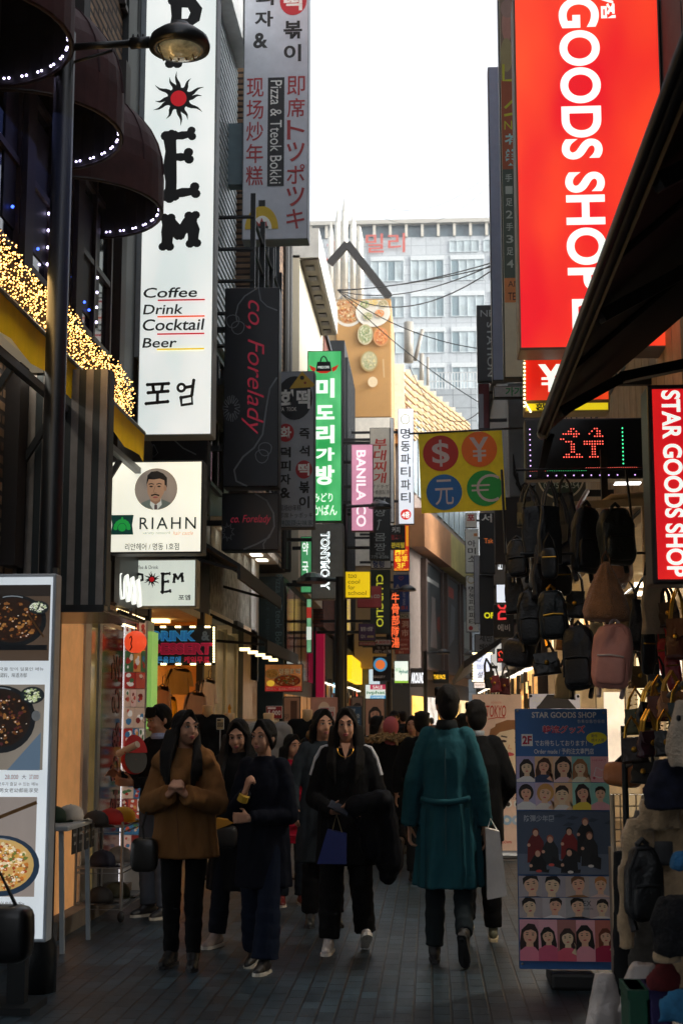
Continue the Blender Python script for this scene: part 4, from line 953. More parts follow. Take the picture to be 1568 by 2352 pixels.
s = Sign('box_sign', 'rounded dusty red sign half hidden behind the yellow square one', (820, 1346, 876, 1396), 27.2, .12, mat('#b0484c', rough=.5), mat('#8a3438', rough=.5)); s.t('BANILA CO', 823, 1366, 872, 1374, WHITE, bold=.04); s.done()
s = Sign('lit_sign', 'narrow pale yellow lit sign under the yellow square one', (784, 1374, 806, 1458), 31, .15, em('#d8b878', .5), DARK); s.t('CLUCLIO', 789, 1380, 800, 1448, em('#f0d840', .7, var=0), rot=-90); s.done()
s = Sign('lit_sign', 'slim white lit sign with black letters and a red disc at its foot', (914, 938, 950, 1204), 35, .2, em('#e6ecf4', .78, var=.03), mat('#8a9098', rough=.5), wall=-1.9)
for i, ch in enumerate('명동파티파티'): s.t(ch, 920, 984 + i * 29.5, 942, 1008 + i * 29.5, INK, bold=.012)
s.disc(931, 963, 11, 12, pr('#b8b070')); s.disc(931, 963, 9, 10, em('#e6ecf4', .78)); s.disc(931, 1182, 12, 12, em('#e02a20', .7)); s.t('4층', 922, 1175, 940, 1190, WH, bold=.03); s.done()
s = Sign('box_sign', 'slim white column sign beside the white banner with red brush letters', (896, 960, 905, 1200), 33, .15, mat('#c8ccd0', rough=.5), DARK, wall=-2); s.done()
s = Sign('box_sign', 'black and amber menu sign under the slim white lit sign', (896, 1206, 930, 1262), 36, .15, mat('#121212', rough=.4), DARK, wall=-1.9)
s.t('커피', 900, 1210, 918, 1224, WHITE, bold=.02); s.t('불고기', 898, 1228, 922, 1240, pr('#a02020'), bold=.02); s.t('관리필', 898, 1246, 928, 1259, em('#c8b028', .5, var=0), bold=.02); s.done()
s = Sign('lit_sign', 'red and yellow lit sign naming the third floor', (903, 1205, 940, 1312), 37, .15, em('#d8301a', .65, var=.1), DARK, wall=-1.8)
YEL = em('#ffd83a', .85, var=0); s.t('麻辣', 906, 1262, 936, 1276, YEL, bold=.02); s.t('香草', 906, 1277, 936, 1291, YEL, bold=.02); s.t('3F', 911, 1293, 930, 1305, YEL, bold=.03); s.t('02.755.4649', 905, 1306, 938, 1311, YEL); s.rect(932, 1208, 938, 1255, em('#e8a020', .6)); s.done()
s = Sign('box_sign', 'blue sign with a small heart emblem and gold letters', (903, 1320, 940, 1406), 38, .15, mat('#1c3a80', rough=.5), DARK, wall=-1.8)
s.stroke([(921, 1333), (915, 1327), (918, 1324), (921, 1327), (924, 1324), (927, 1327), (921, 1333)], 1.5, pr('#c06a6a')); s.t('A', 908, 1342, 918, 1352, pr('#c8b8a0')); s.t('LUXURY BAG', 925, 1345, 930, 1390, pr('#b8b8c0'), rot=-90); s.t('B1', 921, 1392, 935, 1400, pr('#b04038'), bold=.03); s.done()
s = Sign('box_sign', 'red supermarket sign with pale characters below the blue one', (906, 1410, 941, 1503), 38.5, .15, mat('#8c2c24', rough=.5), DARK, wall=-1.8)
s.rect(907, 1411, 940, 1421, pr('#b8b8bc')); s.t('SPACE', 912, 1413, 938, 1419, INK, bold=.02); PK = pr('#d8b4ac'); s.t('洞', 922, 1426, 938, 1442, PK, bold=.02); s.t('市', 922, 1446, 938, 1462, PK, bold=.02); s.t('スーパーマーケット', 913, 1467, 938, 1473, PK); s.t('super', 915, 1479, 936, 1485, PK); s.t('market', 915, 1487, 938, 1493, PK); s.t('B1', 916, 1496, 925, 1501, PK); s.done()
s = Sign('led_sign', 'black dot matrix sign with glowing orange characters reading downwards', (897, 1358, 918, 1492), 36.5, .15, mat('#0c0a0a', rough=.4), DARK, wall=-1.8)
s.vt('牛骨部隊湯', 899, 1361, 917, 1489, em('#ff6a38', 1.1, var=.3, scale=60), .012, gap=.06); s.done()
s = Sign('box_sign', 'purple sign with white letters under the olive sign', (823, 1432, 862, 1472), 29, .12, mat('#4c3560', rough=.5), DARK, wall=-2.3); s.t('일랑1생랑', 828, 1440, 856, 1450, WHITE, bold=.02); s.t('GN', 828, 1458, 838, 1466, WHITE); s.rect(843, 1460, 858, 1465, pr('#a89a70')); s.done()
s = Sign('box_sign', 'small pink and white sign board under the purple sign', (823, 1474, 863, 1484), 29.2, .1, mat('#c07888', rough=.5), DARK); s.t('02.779-8226', 826, 1477, 860, 1482, WHITE); s.done()
s = Sign('box_sign', 'small white price board reading a red number', (858, 1469, 898, 1482), 31.5, .1, mat('#b8b8b4', rough=.5), DARK); s.t('4,800원', 862, 1471, 895, 1480, pr('#a02830'), bold=.02); s.done()
s = Sign('box_sign', 'small black board with a white phone number under the price board', (855, 1483, 898, 1501), 31.6, .1, mat('#121416', rough=.5), DARK); s.t('명 동 점', 866, 1485, 892, 1491, WHITE); s.t('-8871-6178', 858, 1493, 897, 1500, WHITE, bold=.01); s.done()
s = Sign('box_sign', 'dark shop board with a round blue and orange emblem', (856, 1508, 898, 1565), 33, .12, mat('#101820', rough=.5), DARK); s.disc(873, 1527, 16, 16, em('#4a9ac8', .6)); s.disc(873, 1527, 11, 11, em('#f07a3a', .7)); s.t('BAKERY', 858, 1552, 884, 1558, WHITE); s.done()
s = Sign('lit_sign', 'white lit shop sign with green writing at the bend', (905, 1518, 938, 1570), 41, .5, em('#e8f4ea', .95), DARK); s.t('바이', 908, 1533, 920, 1545, em('#3aa85a', .5)); s.t('vphat', 915, 1538, 937, 1550, em('#2f8a80', .5), bold=.02); s.rect(906, 1564, 937, 1569, em('#9ad04a', .7)); s.done()
s = Sign('lit_sign', 'white and blue lit shop sign under the round emblem board', (838, 1572, 886, 1606), 33.5, .2, em('#e0ece4', .85), DARK); s.rect(850, 1573, 885, 1584, em('#d04060', .6)); s.t('SALE', 856, 1575, 878, 1582, WH); s.t('ivphat', 842, 1587, 884, 1597, em('#1c8a5a', .4), bold=.02); s.rect(850, 1598, 885, 1605, em('#3aa0d8', .7)); s.t('LANEIGE', 853, 1600, 882, 1604, WH); s.done()
s = Sign('lit_sign', 'glowing white letters on a dark shop front at the bend', (942, 1535, 975, 1578), 44, .2, mat('#5c5a58', rough=.5), DARK); s.t('AROUND', 944, 1545, 974, 1570, em('#f8fbff', 1.4, var=0), bold=.03); s.done()
s = Sign('lit_sign', 'small dark board with glowing gold letters at the far bend', (990, 1540, 1030, 1570), 50, .2, mat('#241f14', rough=.5), DARK); s.t('THE FACE', 996, 1550, 1022, 1560, em('#ffc428', 1.3, var=0), bold=.03); s.done()
# lit food poster board
s = Sign('menu_board', 'lit food poster board with a red strip under the dark teal shop sign', (607, 1525, 695, 1590), 22.6, .15, em('#a86a38', .35, var=.4, scale=3), mat('#1a1e22', rough=.5))
s.dish(660, 1564, 30, 14, '#8a3a1c', '#b8481c', ['#d86a28', '#e8a850', '#b83818', '#5a8a3a', '#e8d8b0'], 5, 50, .2); s.dish(625, 1548, 15, 11, '#c8b890', '#d8a860', ['#e8c070', '#a87838'], 6, 20, .2)
s.t('명동화떡', 641, 1536, 690, 1550, WHITE, bold=.04); s.rect(610, 1577, 692, 1588, em('#a81c24', .5)); s.t('韩国各大广播媒体认可的美食店', 612, 1579, 690, 1586, WHITE); s.disc(622, 1570, 9, 7, em('#e0b83a', .6)); s.done()

# ---------------------------------------------------------------- right hand signs
s = Sign('lit_sign', 'huge red lit sign with white letters reading downwards', (1185, -20, 1525, 800), 10, .32, em2('#e40c1c', '#ff4a20', .92, .9), mat('#77716c', rough=.5), wall=XR)
s.t('GOODS', 1291, -7, 1385, 373, WH, rot=-90, bold=.03); s.t('SHOP', 1297, 402, 1388, 672, WH, rot=-90, bold=.03)
s.rect(1306, 690, 1395, 772, WH); s.t('본', 1320, 700, 1380, 765, em('#d81818', .8), rot=-90, bold=.05); s.t('/점', 1390, -5, 1424, 45, WH, rot=-90, bold=.04); s.done()
s = Sign('lit_sign', 'red lit currency sign with a white yen mark edged by bulbs', (1203, 822, 1400, 922), 10.6, .2, em2('#d82014', '#f4501c', .8, 1.5), mat('#8a7a50', rough=.5), wall=XR)
s.t('Y', 1236, 836, 1294, 900, WH, bold=.04); s.rect(1243, 866, 1289, 872, WH); s.rect(1243, 878, 1289, 884, WH); r = s.done()
for x, y in [(1204, 825 + i * 9) for i in range(13)]: MB().ell(P(x, y, 10.57), (.009,) * 3, 6, 4).build('light_bulb', BULB, r)
s = Sign('lit_sign', 'yellow lit strip with black letters under the red yen sign', (1204, 922, 1400, 946), 10.6, .2, em('#e8d018', .75), mat('#8a7a50', rough=.5)); s.t('환전', 1230, 926, 1275, 942, INK, bold=.03); r = s.done()
for k in range(5): MB().ell(P(1206 + k * 3, 925 + k * 5, 10.56), (.009,) * 3, 6, 4).build('light_bulb', BULB, r)
s = Sign('lit_sign', 'red lit vertical sign with white letters beside the hanging bags', (1492, 882, 1640, 1342), 6.2, .2, em2('#c8081c', '#ee2a1e', .88, 1.2), mat('#3a3634', rough=.35, metal=.4), rim=.022)
s.t('STAR GOODS SHOP', 1524, 897, 1568, 1325, WH, rot=-90, bold=.03); s.done()
# LED currency board
s = Sign('led_board', 'black dot matrix board with red and green glowing dots under the awning', (1205, 960, 1492, 1100), 9.35, .14, mat('#0b0b0c', rough=.4), mat('#17191b', rough=.4), wall=XR)
def dots(pts, h, nm='led_dots', r_=1.7, k=2.2):
    m = em(h, k, sample=False, var=0); l = s.L(); b = s.mb(m, nm)
    for x, y in pts: b.add([s.xy(x + r_ * math.cos(R(60 * j)), y + r_ * math.sin(R(60 * j)), 1) for j in range(6)], [(0, 1, 2, 3, 4, 5)])
g_ = 6.2
rows_ = ['....##.......##..', '...##.#.....#.##.', '.#######...#..##.', '.....##......####', '##...............', '..###....########', '....##...########', '....##......##...', '....##......##...', '....##......##...', '..##..##....##...', '.########..######']
dots([(1288 + i * 6, 985 + j * 5.9) for j, row in enumerate(rows_) for i, ch in enumerate(row) if ch == '#'], '#ff5a4a')
dots([(1216 + i * 5, 1080) for i in range(8)] + [(1345 + i * 5, 1076) for i in range(24)] + [(1478 + i * 4, 988 + j * 6) for i in range(3) for j in range(15)], '#ff6a5a'); dots([(1256 + i * 5.2, 1080) for i in range(18)] + [(1430, 985 + i * 9) for i in range(10)], '#4affa0')
dots([(1216 + i * 20, 1092) for i in range(13)] + [(1217, 985 + i * 12) for i in range(8)], '#d8b0ff'); s.done()
# currency banner
s = Sign('banner', 'yellow fabric banner with four coloured currency discs hung from a rope', (967, 992, 1160, 1175), 16, .012, None, mat('#f2dc1c', rough=.6, var=.12), casename='cloth')
for cx, cy, h, ch in ((1017, 1039, '#b82c22', '$'), (1106, 1034, '#f0721c', '¥'), (1021, 1129, '#1c68b0', '元'), (1114, 1124, '#1ca044', '€')):
    s.disc(cx, cy, 41, 41, pr(h), n=32)
    if ch == '€':
        s.stroke([(1128 + 30 * math.cos(R(a)), 1124 + 29 * math.sin(R(a))) for a in range(-50, -311, -15)], 6, pr('#c8bcbc')); s.rect(1084, 1115, 1126, 1119, pr('#c8bcbc')); s.rect(1084, 1126, 1123, 1130, pr('#c8bcbc')); continue
    q_ = pr('#c8bcbc')
    if ch == '$': s.t('S', cx - 20, cy - 23, cx + 20, cy + 23, q_, bold=.02); s.rect(cx - 3, cy - 31, cx + 3, cy - 20, q_); s.rect(cx - 3, cy + 20, cx + 3, cy + 31, q_); s.rect(cx - 2.5, cy - 20, cx + 2.5, cy + 20, q_)
    elif ch == '¥': s.t('Y', cx - 22, cy - 28, cx + 22, cy + 29, q_, bold=.02); s.rect(cx - 15, cy + 2, cx + 15, cy + 7, q_); s.rect(cx - 15, cy + 12, cx + 15, cy + 17, q_)
    else: s.t(ch, cx - 21, cy - 29, cx + 21, cy + 29, q_)
r = s.done(); r.rotation_euler = (0, R(-2.0), 0); MB().tube([P(945, 992, 16), P(1060, 990, 16), P(1160, 988, 16), P(1215, 988, 16.5)], .012, 6).build('rope', BLACK, r)
# others
s = Sign('box_sign', 'black vertical sign with pale striped letters in front of the hotel', (1095, 700, 1136, 876), 25, .15, mat('#14191c', rough=.4), DARK, wall=1.62)
s.t('NE', 1104, 712, 1134, 727, GR); s.t('STATION', 1118, 740, 1133, 865, GR, rot=-90, bold=.01); s.done()
s = Sign('box_sign', 'tall blank blue grey column sign against the sky', (1125, 152, 1160, 874), 19, .2, mat('#8590a8', rough=.45, var=.08), mat('#3e4650', rough=.5), wall=XR); s.done()
s = Sign('box_sign', 'tall nail salon sign with orange and green fields beside the red one', (1150, -20, 1215, 868), 15, .2, mat('#c9c6ae', rough=.5, var=.08), mat('#2c3230', rough=.5), wall=XR)
s.rect(1154, -18, 1213, 190, pr('#8a7460')); s.disc(1170, 60, 12, 40, pr('#c08a7a'), clip=True); s.disc(1168, 130, 14, 40, pr('#a89a6a'), clip=True); s.disc(1172, 20, 16, 22, pr('#a8887c'), clip=True)
s.rect(1154, 190, 1213, 397, pr('#a8542e')); s.rect(1154, 397, 1213, 645, pr('#4a5a50')); s.rect(1154, 645, 1213, 700, pr('#d88a50'))
YG = pr('#c8c828')
s.stroke([(1160, 152), (1160, 190), (1182, 190)], 6, YG); s.stroke([(1162, 255), (1184, 235)], 6, YG); s.stroke([(1160, 272), (1184, 268)], 6, YG); s.t('N', 1160, 285, 1178, 305, YG); s.t('ネ', 1160, 315, 1184, 340, pr('#a8d8d8'), bold=.04); s.t('美', 1160, 350, 1186, 390, pr('#a8d8d8'), bold=.06)
for i, ch in enumerate('手1足2手3足4'): s.t(ch, 1160, 408 + i * 28, 1176, 426 + i * 28, pr('#b8c4bc'), bold=.015)
s.t('AM', 1162, 652, 1188, 665, INK); s.t('TEA', 1162, 678, 1190, 695, INK); s.done()
s = Sign('box_sign', 'white sign with green brush letters below the blue column sign', (1133, 886, 1205, 913), 20.5, .15, mat('#a8acac', rough=.5), BLACK, wall=XR); s.t('가가', 1160, 889, 1200, 909, pr('#2c8a50'), bold=.03); s.done()
s = Sign('box_sign', 'narrow maroon and grey panel under the black striped letter sign', (1098, 880, 1124, 985), 26, .15, mat('#5c1c24', rough=.5), DARK, wall=1.62); s.rect(1099, 905, 1110, 983, pr('#8c929c')); s.done()
s = Sign('box_sign', 'white sign with three black syllables under the currency banner', (1068, 1215, 1099, 1316), 42, .2, mat('#cfd4d2', rough=.5), DARK, wall=1.72); s.vt('아미소', 1074, 1240, 1092, 1292, INK, .015); s.rect(1088, 1225, 1096, 1232, pr('#c07a40')); s.done()
s = Sign('box_sign', 'small white sign with red writing above the three syllable sign', (1068, 1178, 1094, 1212), 43, .2, mat('#c4c8c4', rough=.5), DARK, wall=1.72); s.t('포', 1072, 1182, 1090, 1196, pr('#a02828'), bold=.04); s.done()
s = Sign('box_sign', 'white sign with a gold ring below the three syllable sign', (1070, 1322, 1099, 1452), 41, .2, mat('#cfd4d2', rough=.5), DARK, wall=1.72); s.disc(1082, 1332, 9, 9, pr('#a89a60')); s.disc(1082, 1332, 7, 7, mat('#cfd4d2', rough=.5)); s.vt('명동파티파티', 1076, 1346, 1092, 1436, INK, .012); s.disc(1080, 1443, 5, 5, pr('#b02828')); s.done()
s = Sign('box_sign', 'blank grey slab sign beside the black vertical one', (1088, 1276, 1102, 1432), 36, .15, mat('#9499a0', rough=.5), DARK, wall=1.62); s.done()
s = Sign('box_sign', 'tall black sign with a white brush mark and small orange letters', (1101, 1178, 1136, 1318), 29, .15, mat('#0e1114', rough=.4), DARK, wall=1.62); s.t('서', 1106, 1180, 1130, 1200, WHITE, bold=.02); s.t('Tak', 1112, 1237, 1132, 1248, em('#d8702c', .5)); s.done()
s = Sign('box_sign', 'lower black sign with two yellow letters', (1101, 1320, 1134, 1460), 29.2, .15, mat('#0e1114', rough=.4), DARK, wall=1.62); s.t('OF', 1111, 1407, 1134, 1421, em('#e8e020', .8), bold=.03); s.done()
s = Sign('lit_sign', 'row of narrow white lit panels with black brush strokes', (1140, 1172, 1154, 1310), 24, .15, em('#e8ecec', .8), BLACK, wall=1.62)
for y in (1195, 1280): s.stroke([(1143, y), (1144, y + 22)], 2.5, INK); s.stroke([(1149, y + 3), (1150, y + 25)], 2.5, INK)
s.rect(1140, 1207, 1154, 1211, INK); s.rect(1140, 1258, 1154, 1262, INK); s.done()
s = Sign('lit_sign', 'white lit sign with one black brush character under the grey wall', (1138, 1341, 1200, 1386), 20.6, .15, em('#dce6f2', .95), BLACK, wall=XR); s.t('ん', 1158, 1346, 1184, 1382, INK, bold=.02); s.done()
s = Sign('lit_sign', 'black sign with bent red lit letters and white writing', (1133, 1388, 1180, 1465), 22.6, .15, mat('#0e1013', rough=.4), DARK, wall=1.62)
RD = em('#e83a3a', .9, var=0); s.stroke([(1144, 1390), (1149, 1397), (1158, 1398), (1162, 1390)], 5, RD); s.stroke([(1145, 1424), (1145, 1410), (1150, 1405), (1161, 1405)], 5, RD); s.stroke([(1146, 1422), (1162, 1421)], 5, RD); s.t('에비', 1142, 1434, 1170, 1450, WHITE, bold=.02); s.done()
s = Sign('box_sign', 'grey sign with black letters in two rows', (1090, 1456, 1136, 1502), 31, .15, mat('#8a8e90', rough=.5), DARK, wall=1.62); s.t('세만', 1100, 1459, 1130, 1474, INK, bold=.02); s.t('헤어', 1100, 1479, 1124, 1495, INK, bold=.02); s.done()
s = Sign('lit_sign', 'white lit sign with a black bowl and brush writing ringed by bulbs', (1086, 1500, 1128, 1565), 30, .15, em('#e4ebff', .95), BLACK, wall=1.62)
s.stroke([(1090, 1511), (1094, 1518), (1102, 1519), (1108, 1510), (1090, 1511)], 1.5, INK); s.t('설빙', 1096, 1543, 1122, 1558, INK, bold=.01, shear=.2); s.t('KOREAN DESSERT CAFE', 1094, 1527, 1108, 1537, pr('#8088a8')); r = s.done()
for k in range(11): MB().ell(P(1086 + 4.2 * k, 1501, 29.96), (.018,) * 3, 6, 4).build('light_bulb', BULB, r); MB().ell(P(1086 + 4.2 * k, 1564, 29.96), (.018,) * 3, 6, 4).build('light_bulb', BULB, r); MB().ell(P(1087, 1501 + 6.3 * k, 29.96), (.018,) * 3, 6, 4).build('light_bulb', BULB, r)
s = Sign('lit_sign', 'small pale lit sign with grey capitals under the bulb ringed one', (1087, 1567, 1128, 1582), 30.1, .12, em('#ece4e4', .8), DARK); s.t('FASHION NEW', 1090, 1571, 1126, 1577, pr('#a08888')); s.done()
s = Sign('lit_sign', 'black sign with a red lit curl mark and red letters', (1141, 1490, 1182, 1522), 22, .12, mat('#141012', rough=.4), DARK, wall=1.62); s.stroke([(1147, 1508), (1144, 1500), (1150, 1496), (1156, 1503), (1162, 1497), (1168, 1504)], 3, em('#f04030', .9)); s.t('EVISU', 1144, 1512, 1170, 1519, RD, bold=.03); s.done()
s = Sign('round_sign', 'dark green round board with a phone number behind the LED board', (1230, 1095, 1345, 1170), 13, .03, None, mat('#3a3c38', rough=.5), wall=XR); s.disc(1288, 1092, 55, 56, pr('#b8b4a0'), n=36, clip=False); s.disc(1288, 1092, 51, 52, pr('#16302a'), n=36); s.t('02.756-8254', 1248, 1108, 1330, 1122, pr('#9aa8a0'), bold=.01); s.done()
# ================================================================ people
V = Vector
SKIN = mat('#a4785f', rough=.55, var=.06, scale=20); SKIN2 = mat('#966a54', rough=.55, var=.06, scale=20)
HAIR = mat('#070505', spec=.14, rough=.6, var=.3, scale=8, stretch=(14, 14, 1), bump=.5, bscale=30); HAIRB = mat('#2a1a12', rough=.35, var=.3, scale=8, stretch=(14, 14, 1), bump=.5, bscale=30)
CLOTH = lambda h, r=.85, v=.2: mat(h, rough=r, var=v, scale=5, bump=.3, bscale=9, stretch=(1, 1, .35), spec=.1)
LIP = mat('#8e3a3c', rough=.4, var=0); LIPP = mat('#a0605a', rough=.5, var=0); EYE = mat('#0e0b0a', rough=.25, var=0); SCL = mat('#b8aea8', rough=.4, var=0); BROW = mat('#1c1512', rough=.8, var=0)
def rotz(p, a): return V((p.x * math.cos(a) - p.y * math.sin(a), p.x * math.sin(a) + p.y * math.cos(a), p.z))
def perp(d, hint):
    n = hint - d * hint.dot(d)
    return n.normalized() if n.length > 1e-4 else V((1, 0, 0))
def hand(b, w, d, n, thumb, k=1.0, curl=.5, spread=.10):
    """palm with five fingers: wrist w, direction d, palm normal n (fingers curl towards n), thumb side vector"""
    d = V(d).normalized(); n = perp(d, V(n)); t = perp(d, V(thumb)); t = (t - n * t.dot(n)).normalized()
    w = V(w)
    for i, o in enumerate((.030, .011, -.009, -.028)):
        b.cap(w + t * o * .6 * k, .013 * k, w + (d * .085 + t * o) * k, .0115 * k, 7)
    for i, (o, L) in enumerate(((.031, .070), (.0105, .080), (-.0105, .074), (-.0305, .058))):
        p = w + (d * .088 + t * o) * k; a = 0; dd = d
        for j, (f, r) in enumerate(((.45, .0092), (.32, .0085), (.23, .0075))):
            a += curl * (.7, 1.0, .8)[j]; dd = (d * math.cos(a) + n * math.sin(a) + t * o / .03 * spread).normalized()
            q = p + dd * L * f * k; b.cap(p, r * k, q, r * .93 * k, 7); p = q
    p = w + (d * .02 + t * .028 + n * .006) * k; q = p + (d * .6 + t * .65 + n * .35).normalized() * .045 * k; b.cap(p, .013 * k, q, .0105 * k, 7)
    b.cap(q, .0105 * k, q + (d * .85 + t * .1 + n * .5).normalized() * .034 * k, .0085 * k, 7)

def person(label, X, Y, face=0, H=1.66, sc=1.0, arms=None, legs=None, look=0, nod=0, hair='long', hairm=None, skin=None, coat=None, coatm=None, pants=None, pr_=.075, cuff=.07, shoe='sneaker', shoem=None, solem=None,
           vox=.009, lip=None, hf=0, group=None, facef=True, shirt=None, gap=None):
    """standing or walking figure; local -Y is the way it faces; +X is its left side"""
    s = H / 1.7; root = thing('person', label, 'person', (X, Y, 0), group, rz=face)
    root.location = (0, 0, 0)      # meshes are built about the origin, then placed
    skin = skin or SKIN; hairm = hairm or HAIR; lip = lip or LIPP
    A = arms or {}; ARM = {}
    for sd in (-1, 1):
        el, wr = A.get(sd, [(sd * .25, .02, 1.13), (sd * .27, -.05, .88)])[:2]
        ARM[sd] = (V((sd * .148, .01, 1.385)), V(el), V(wr))
    LEG = {}
    for sd in (-1, 1):
        kn, an, toe = (legs or {}).get(sd, [(sd * .095, -.02, .49), (sd * .10, .01, .085), (sd * .12, -1, 0)])
        LEG[sd] = (V((sd * .09, 0, .90)), V(kn), V(an), V(toe).normalized())
    q = lambda p: V(p) * s
    b = MB()
    b.ell(q((0, .01, .94)), V((.155, .11, .13)) * s); b.ell(q((0, .005, 1.1)), V((.125, .09, .18)) * s); b.ell(q((0, .005, 1.28)), V((.15, .1, .17)) * s); b.cap(q((-.13, .01, 1.37)), .042 * s, q((.13, .01, 1.37)), .042 * s)
    for sd in (-1, 1):
        a, e, w_ = ARM[sd]; b.cap(q(a - V((sd * .012, 0, .012))), .036 * s, q(e), .034 * s); b.cap(q(e), .038 * s, q(w_), .025 * s)
        h_ = A.get(sd, [0, 0])
        hd = h_[2] if len(h_) > 2 else dict(d=(w_ - e), n=(-sd, 0, 0), t=(0, -1, 0), curl=.35)
        hand(b, q(w_) + V(hd['d']).normalized() * .01, hd['d'], hd['n'], hd['t'], s * 1.02, hd.get('curl', .4), hd.get('spread', .1))
        p, kn, an, toe = LEG[sd]; b.cap(q(p), .08 * s, q(kn), .055 * s); b.cap(q(kn), .055 * s, q(an), .035 * s); b.cap(q(an), .026 * s, q(an + toe * .08 - V((0, 0, .03))), .018 * s)
    # head
    hc = q((0, -.015, 1.585)); lk = R(look); nd = R(nod)
    M = Matrix.Rotation(lk, 3, 'Z') @ Matrix.Rotation(nd, 3, 'X')
    hp = lambda p: hc + M @ (V(p) * s)
    hv = MB()
    def he(c, r, n=14, m=10, e=1, tgt=b): tgt.ell(hp(c), V(r) * s, n, m, e, M)
    he((0, .012, .02), (.076, .092, .094)); he((0, -.035, -.035), (.060, .056, .08)); he((0, -.05, -.085), (.030, .030, .026)); he((0, -.06, -.01), (.058, .03, .06))
    b.cap(hp((0, -.088, .012)), .010 * s, hp((0, -.106, -.028)), .0145 * s, 8); he((0, -.088, -.062), (.022, .012, .012))
    for sd in (-1, 1):
        he((sd * .076, .012, -.008), (.012, .022, .032)); he((sd * .036, -.066, -.035), (.026, .022, .026)); he((sd * .03, -.078, .032), (.03, .014, .012))
    b.cap(q((0, .012, 1.38)), .056 * s, hp((0, .015, -.06)), .05 * s)
    body = b.build('body', skin, root, smooth=True, vox=vox, sm=2)
    if facef:
        for sd in (-1, 1):
            e_ = MB(); w_ = MB(); br = MB()
            he((sd * .031, -.0835, .008), (.0165, .008, .0065), 10, 6, 1, w_); he((sd * .030, -.0885, .0085), (.0085, .005, .0068), 8, 6, 1, e_)
            e_.tube([hp((sd * x, y, z)) for x, y, z in ((.013, -.090, .009), (.026, -.094, .0155), (.040, -.088, .0135), (.049, -.078, .009))], .0022 * s, 5)
            br.tube([hp((sd * x, y, z)) for x, y, z in ((.014, -.094, .033), (.032, -.094, .040), (.052, -.079, .034))], [.0035 * s, .0042 * s, .002 * s], 6)
            w_.build('eye_white', SCL, body, smooth=True); e_.build('eye', EYE, body, smooth=True); br.build('eyebrow', BROW, body, smooth=True)
        l_ = MB(); l_.tube([hp(p) for p in ((-.023, -.088, -.061), (-.01, -.0985, -.057), (0, -.0995, -.059), (.01, -.0985, -.057), (.023, -.088, -.061))], [.002 * s, .0055 * s, .005 * s, .0055 * s, .002 * s], 7)
        l_.tube([hp(p) for p in ((-.02, -.089, -.064), (0, -.0985, -.069), (.02, -.089, -.064))], [.002 * s, .007 * s, .002 * s], 7); l_.build('lips', lip, body, smooth=True)
    # hair
    h = MB(); rnd = random.Random(int(X * 100) + 7)
    if hair == 'hijab':
        he((0, .015, .015), (.098, .108, .125), tgt=h); h.cap(hp((0, .02, -.06)), .075 * s, q((0, .02, 1.40)), .10 * s); hm = hairm
    elif hair == 'cap':
        he((0, .02, .03), (.088, .1, .098), tgt=h)
    else:
        he((0, .026, .036), (.085, .094, .098), 18, 12, tgt=h); he((0, .05, -.01), (.08, .07, .09), tgt=h)
        if hair in ('short', 'bowl'):
            he((0, .055, -.03), (.07, .055, .06), tgt=h)
            for sd in (-1, 1): h.cap(hp((sd * .076, .0, .03)), .016 * s, hp((sd * .079, -.005, -.012)), .008 * s, 8)
            n_ = 9
            for k in range(n_): x = -.068 + .136 * k / (n_ - 1); h.cap(hp((x, -.045 - .03 * (1 - (x / .07) ** 2), .105 - .3 * x * x)), .018 * s, hp((x * 1.03, -.072 - .028 * (1 - (x / .075) ** 2), (.040 if hair == 'bowl' else .066) + rnd.uniform(-.004, .004))), .010 * s, 8)
        else:
            for sd in (-1, 1):
                for k in range(5):        # side-parted curtains framing the face
                    t = k / 4; h.cap(hp((sd * .010, -.058 + .02 * t, .120 - .02 * t)), .015 * s, hp((sd * (.068 + .012 * t), -.046 + .05 * t, .030 - .01 * t)), .013 * s, 8)
                h.cap(hp((sd * .072, -.038, .03)), .013 * s, hp((sd * .083, -.008, -.05)), .016 * s, 8)
            if hair == 'long':
                for k in range(15):
                    a = math.pi * k / 14; x = .085 * math.cos(a); y = .02 + .075 * math.sin(a); e1 = hp((x, y, -.02)); L = rnd.uniform(.30, .36) if abs(x) > .05 else rnd.uniform(.36, .42)
                    ox = 1.35 if abs(x) > .05 else 1.2; oy = -.055 if abs(x) > .06 else .01
                    m1 = hp((x * 1.12, y + .0, -.14)); e2 = V((m1.x * 1.0 + x * (ox - 1) * s, m1.y + oy * s, hc.z - (L + .02) * s)); h.cap(e1, .028 * s, m1, .027 * s, 8); h.cap(m1, .027 * s, e2, .012 * s, 8)
                for sd in (-1, 1):
                    for k in range(4):
                        x = sd * (.078 + .012 * k); f_ = -.03 + .022 * k; e0 = hp((x, f_ + .01, -.02)); e1 = V((e0.x * .5 + sd * (.05 + .008 * k) * s, e0.y * .5 - .035 * s - hf * 1.7, 1.43 * s)); e2 = V((sd * (.085 + .015 * k) * s, (-.15 - hf + .012 * k) * s, 1.31 * s)); e3 = V((sd * (.075 + .02 * k) * s, (-.175 - hf * .6 + .015 * k) * s, (1.17 + .035 * k) * s)); h.cap(e0, .022 * s, e1, .022 * s, 8); h.cap(e1, .022 * s, e2, .019 * s, 8); h.cap(e2, .019 * s, e3, .008 * s, 8)
            elif hair == 'bob':
                for k in range(13): a = math.pi * k / 12; x = .085 * math.cos(a); y = .02 + .075 * math.sin(a); h.cap(hp((x, y, -.02)), .028 * s, hp((x * 1.15, y, -.17)), .02 * s, 8)
            elif hair == 'tied': he((0, .105, -.02), (.045, .05, .05), tgt=h)
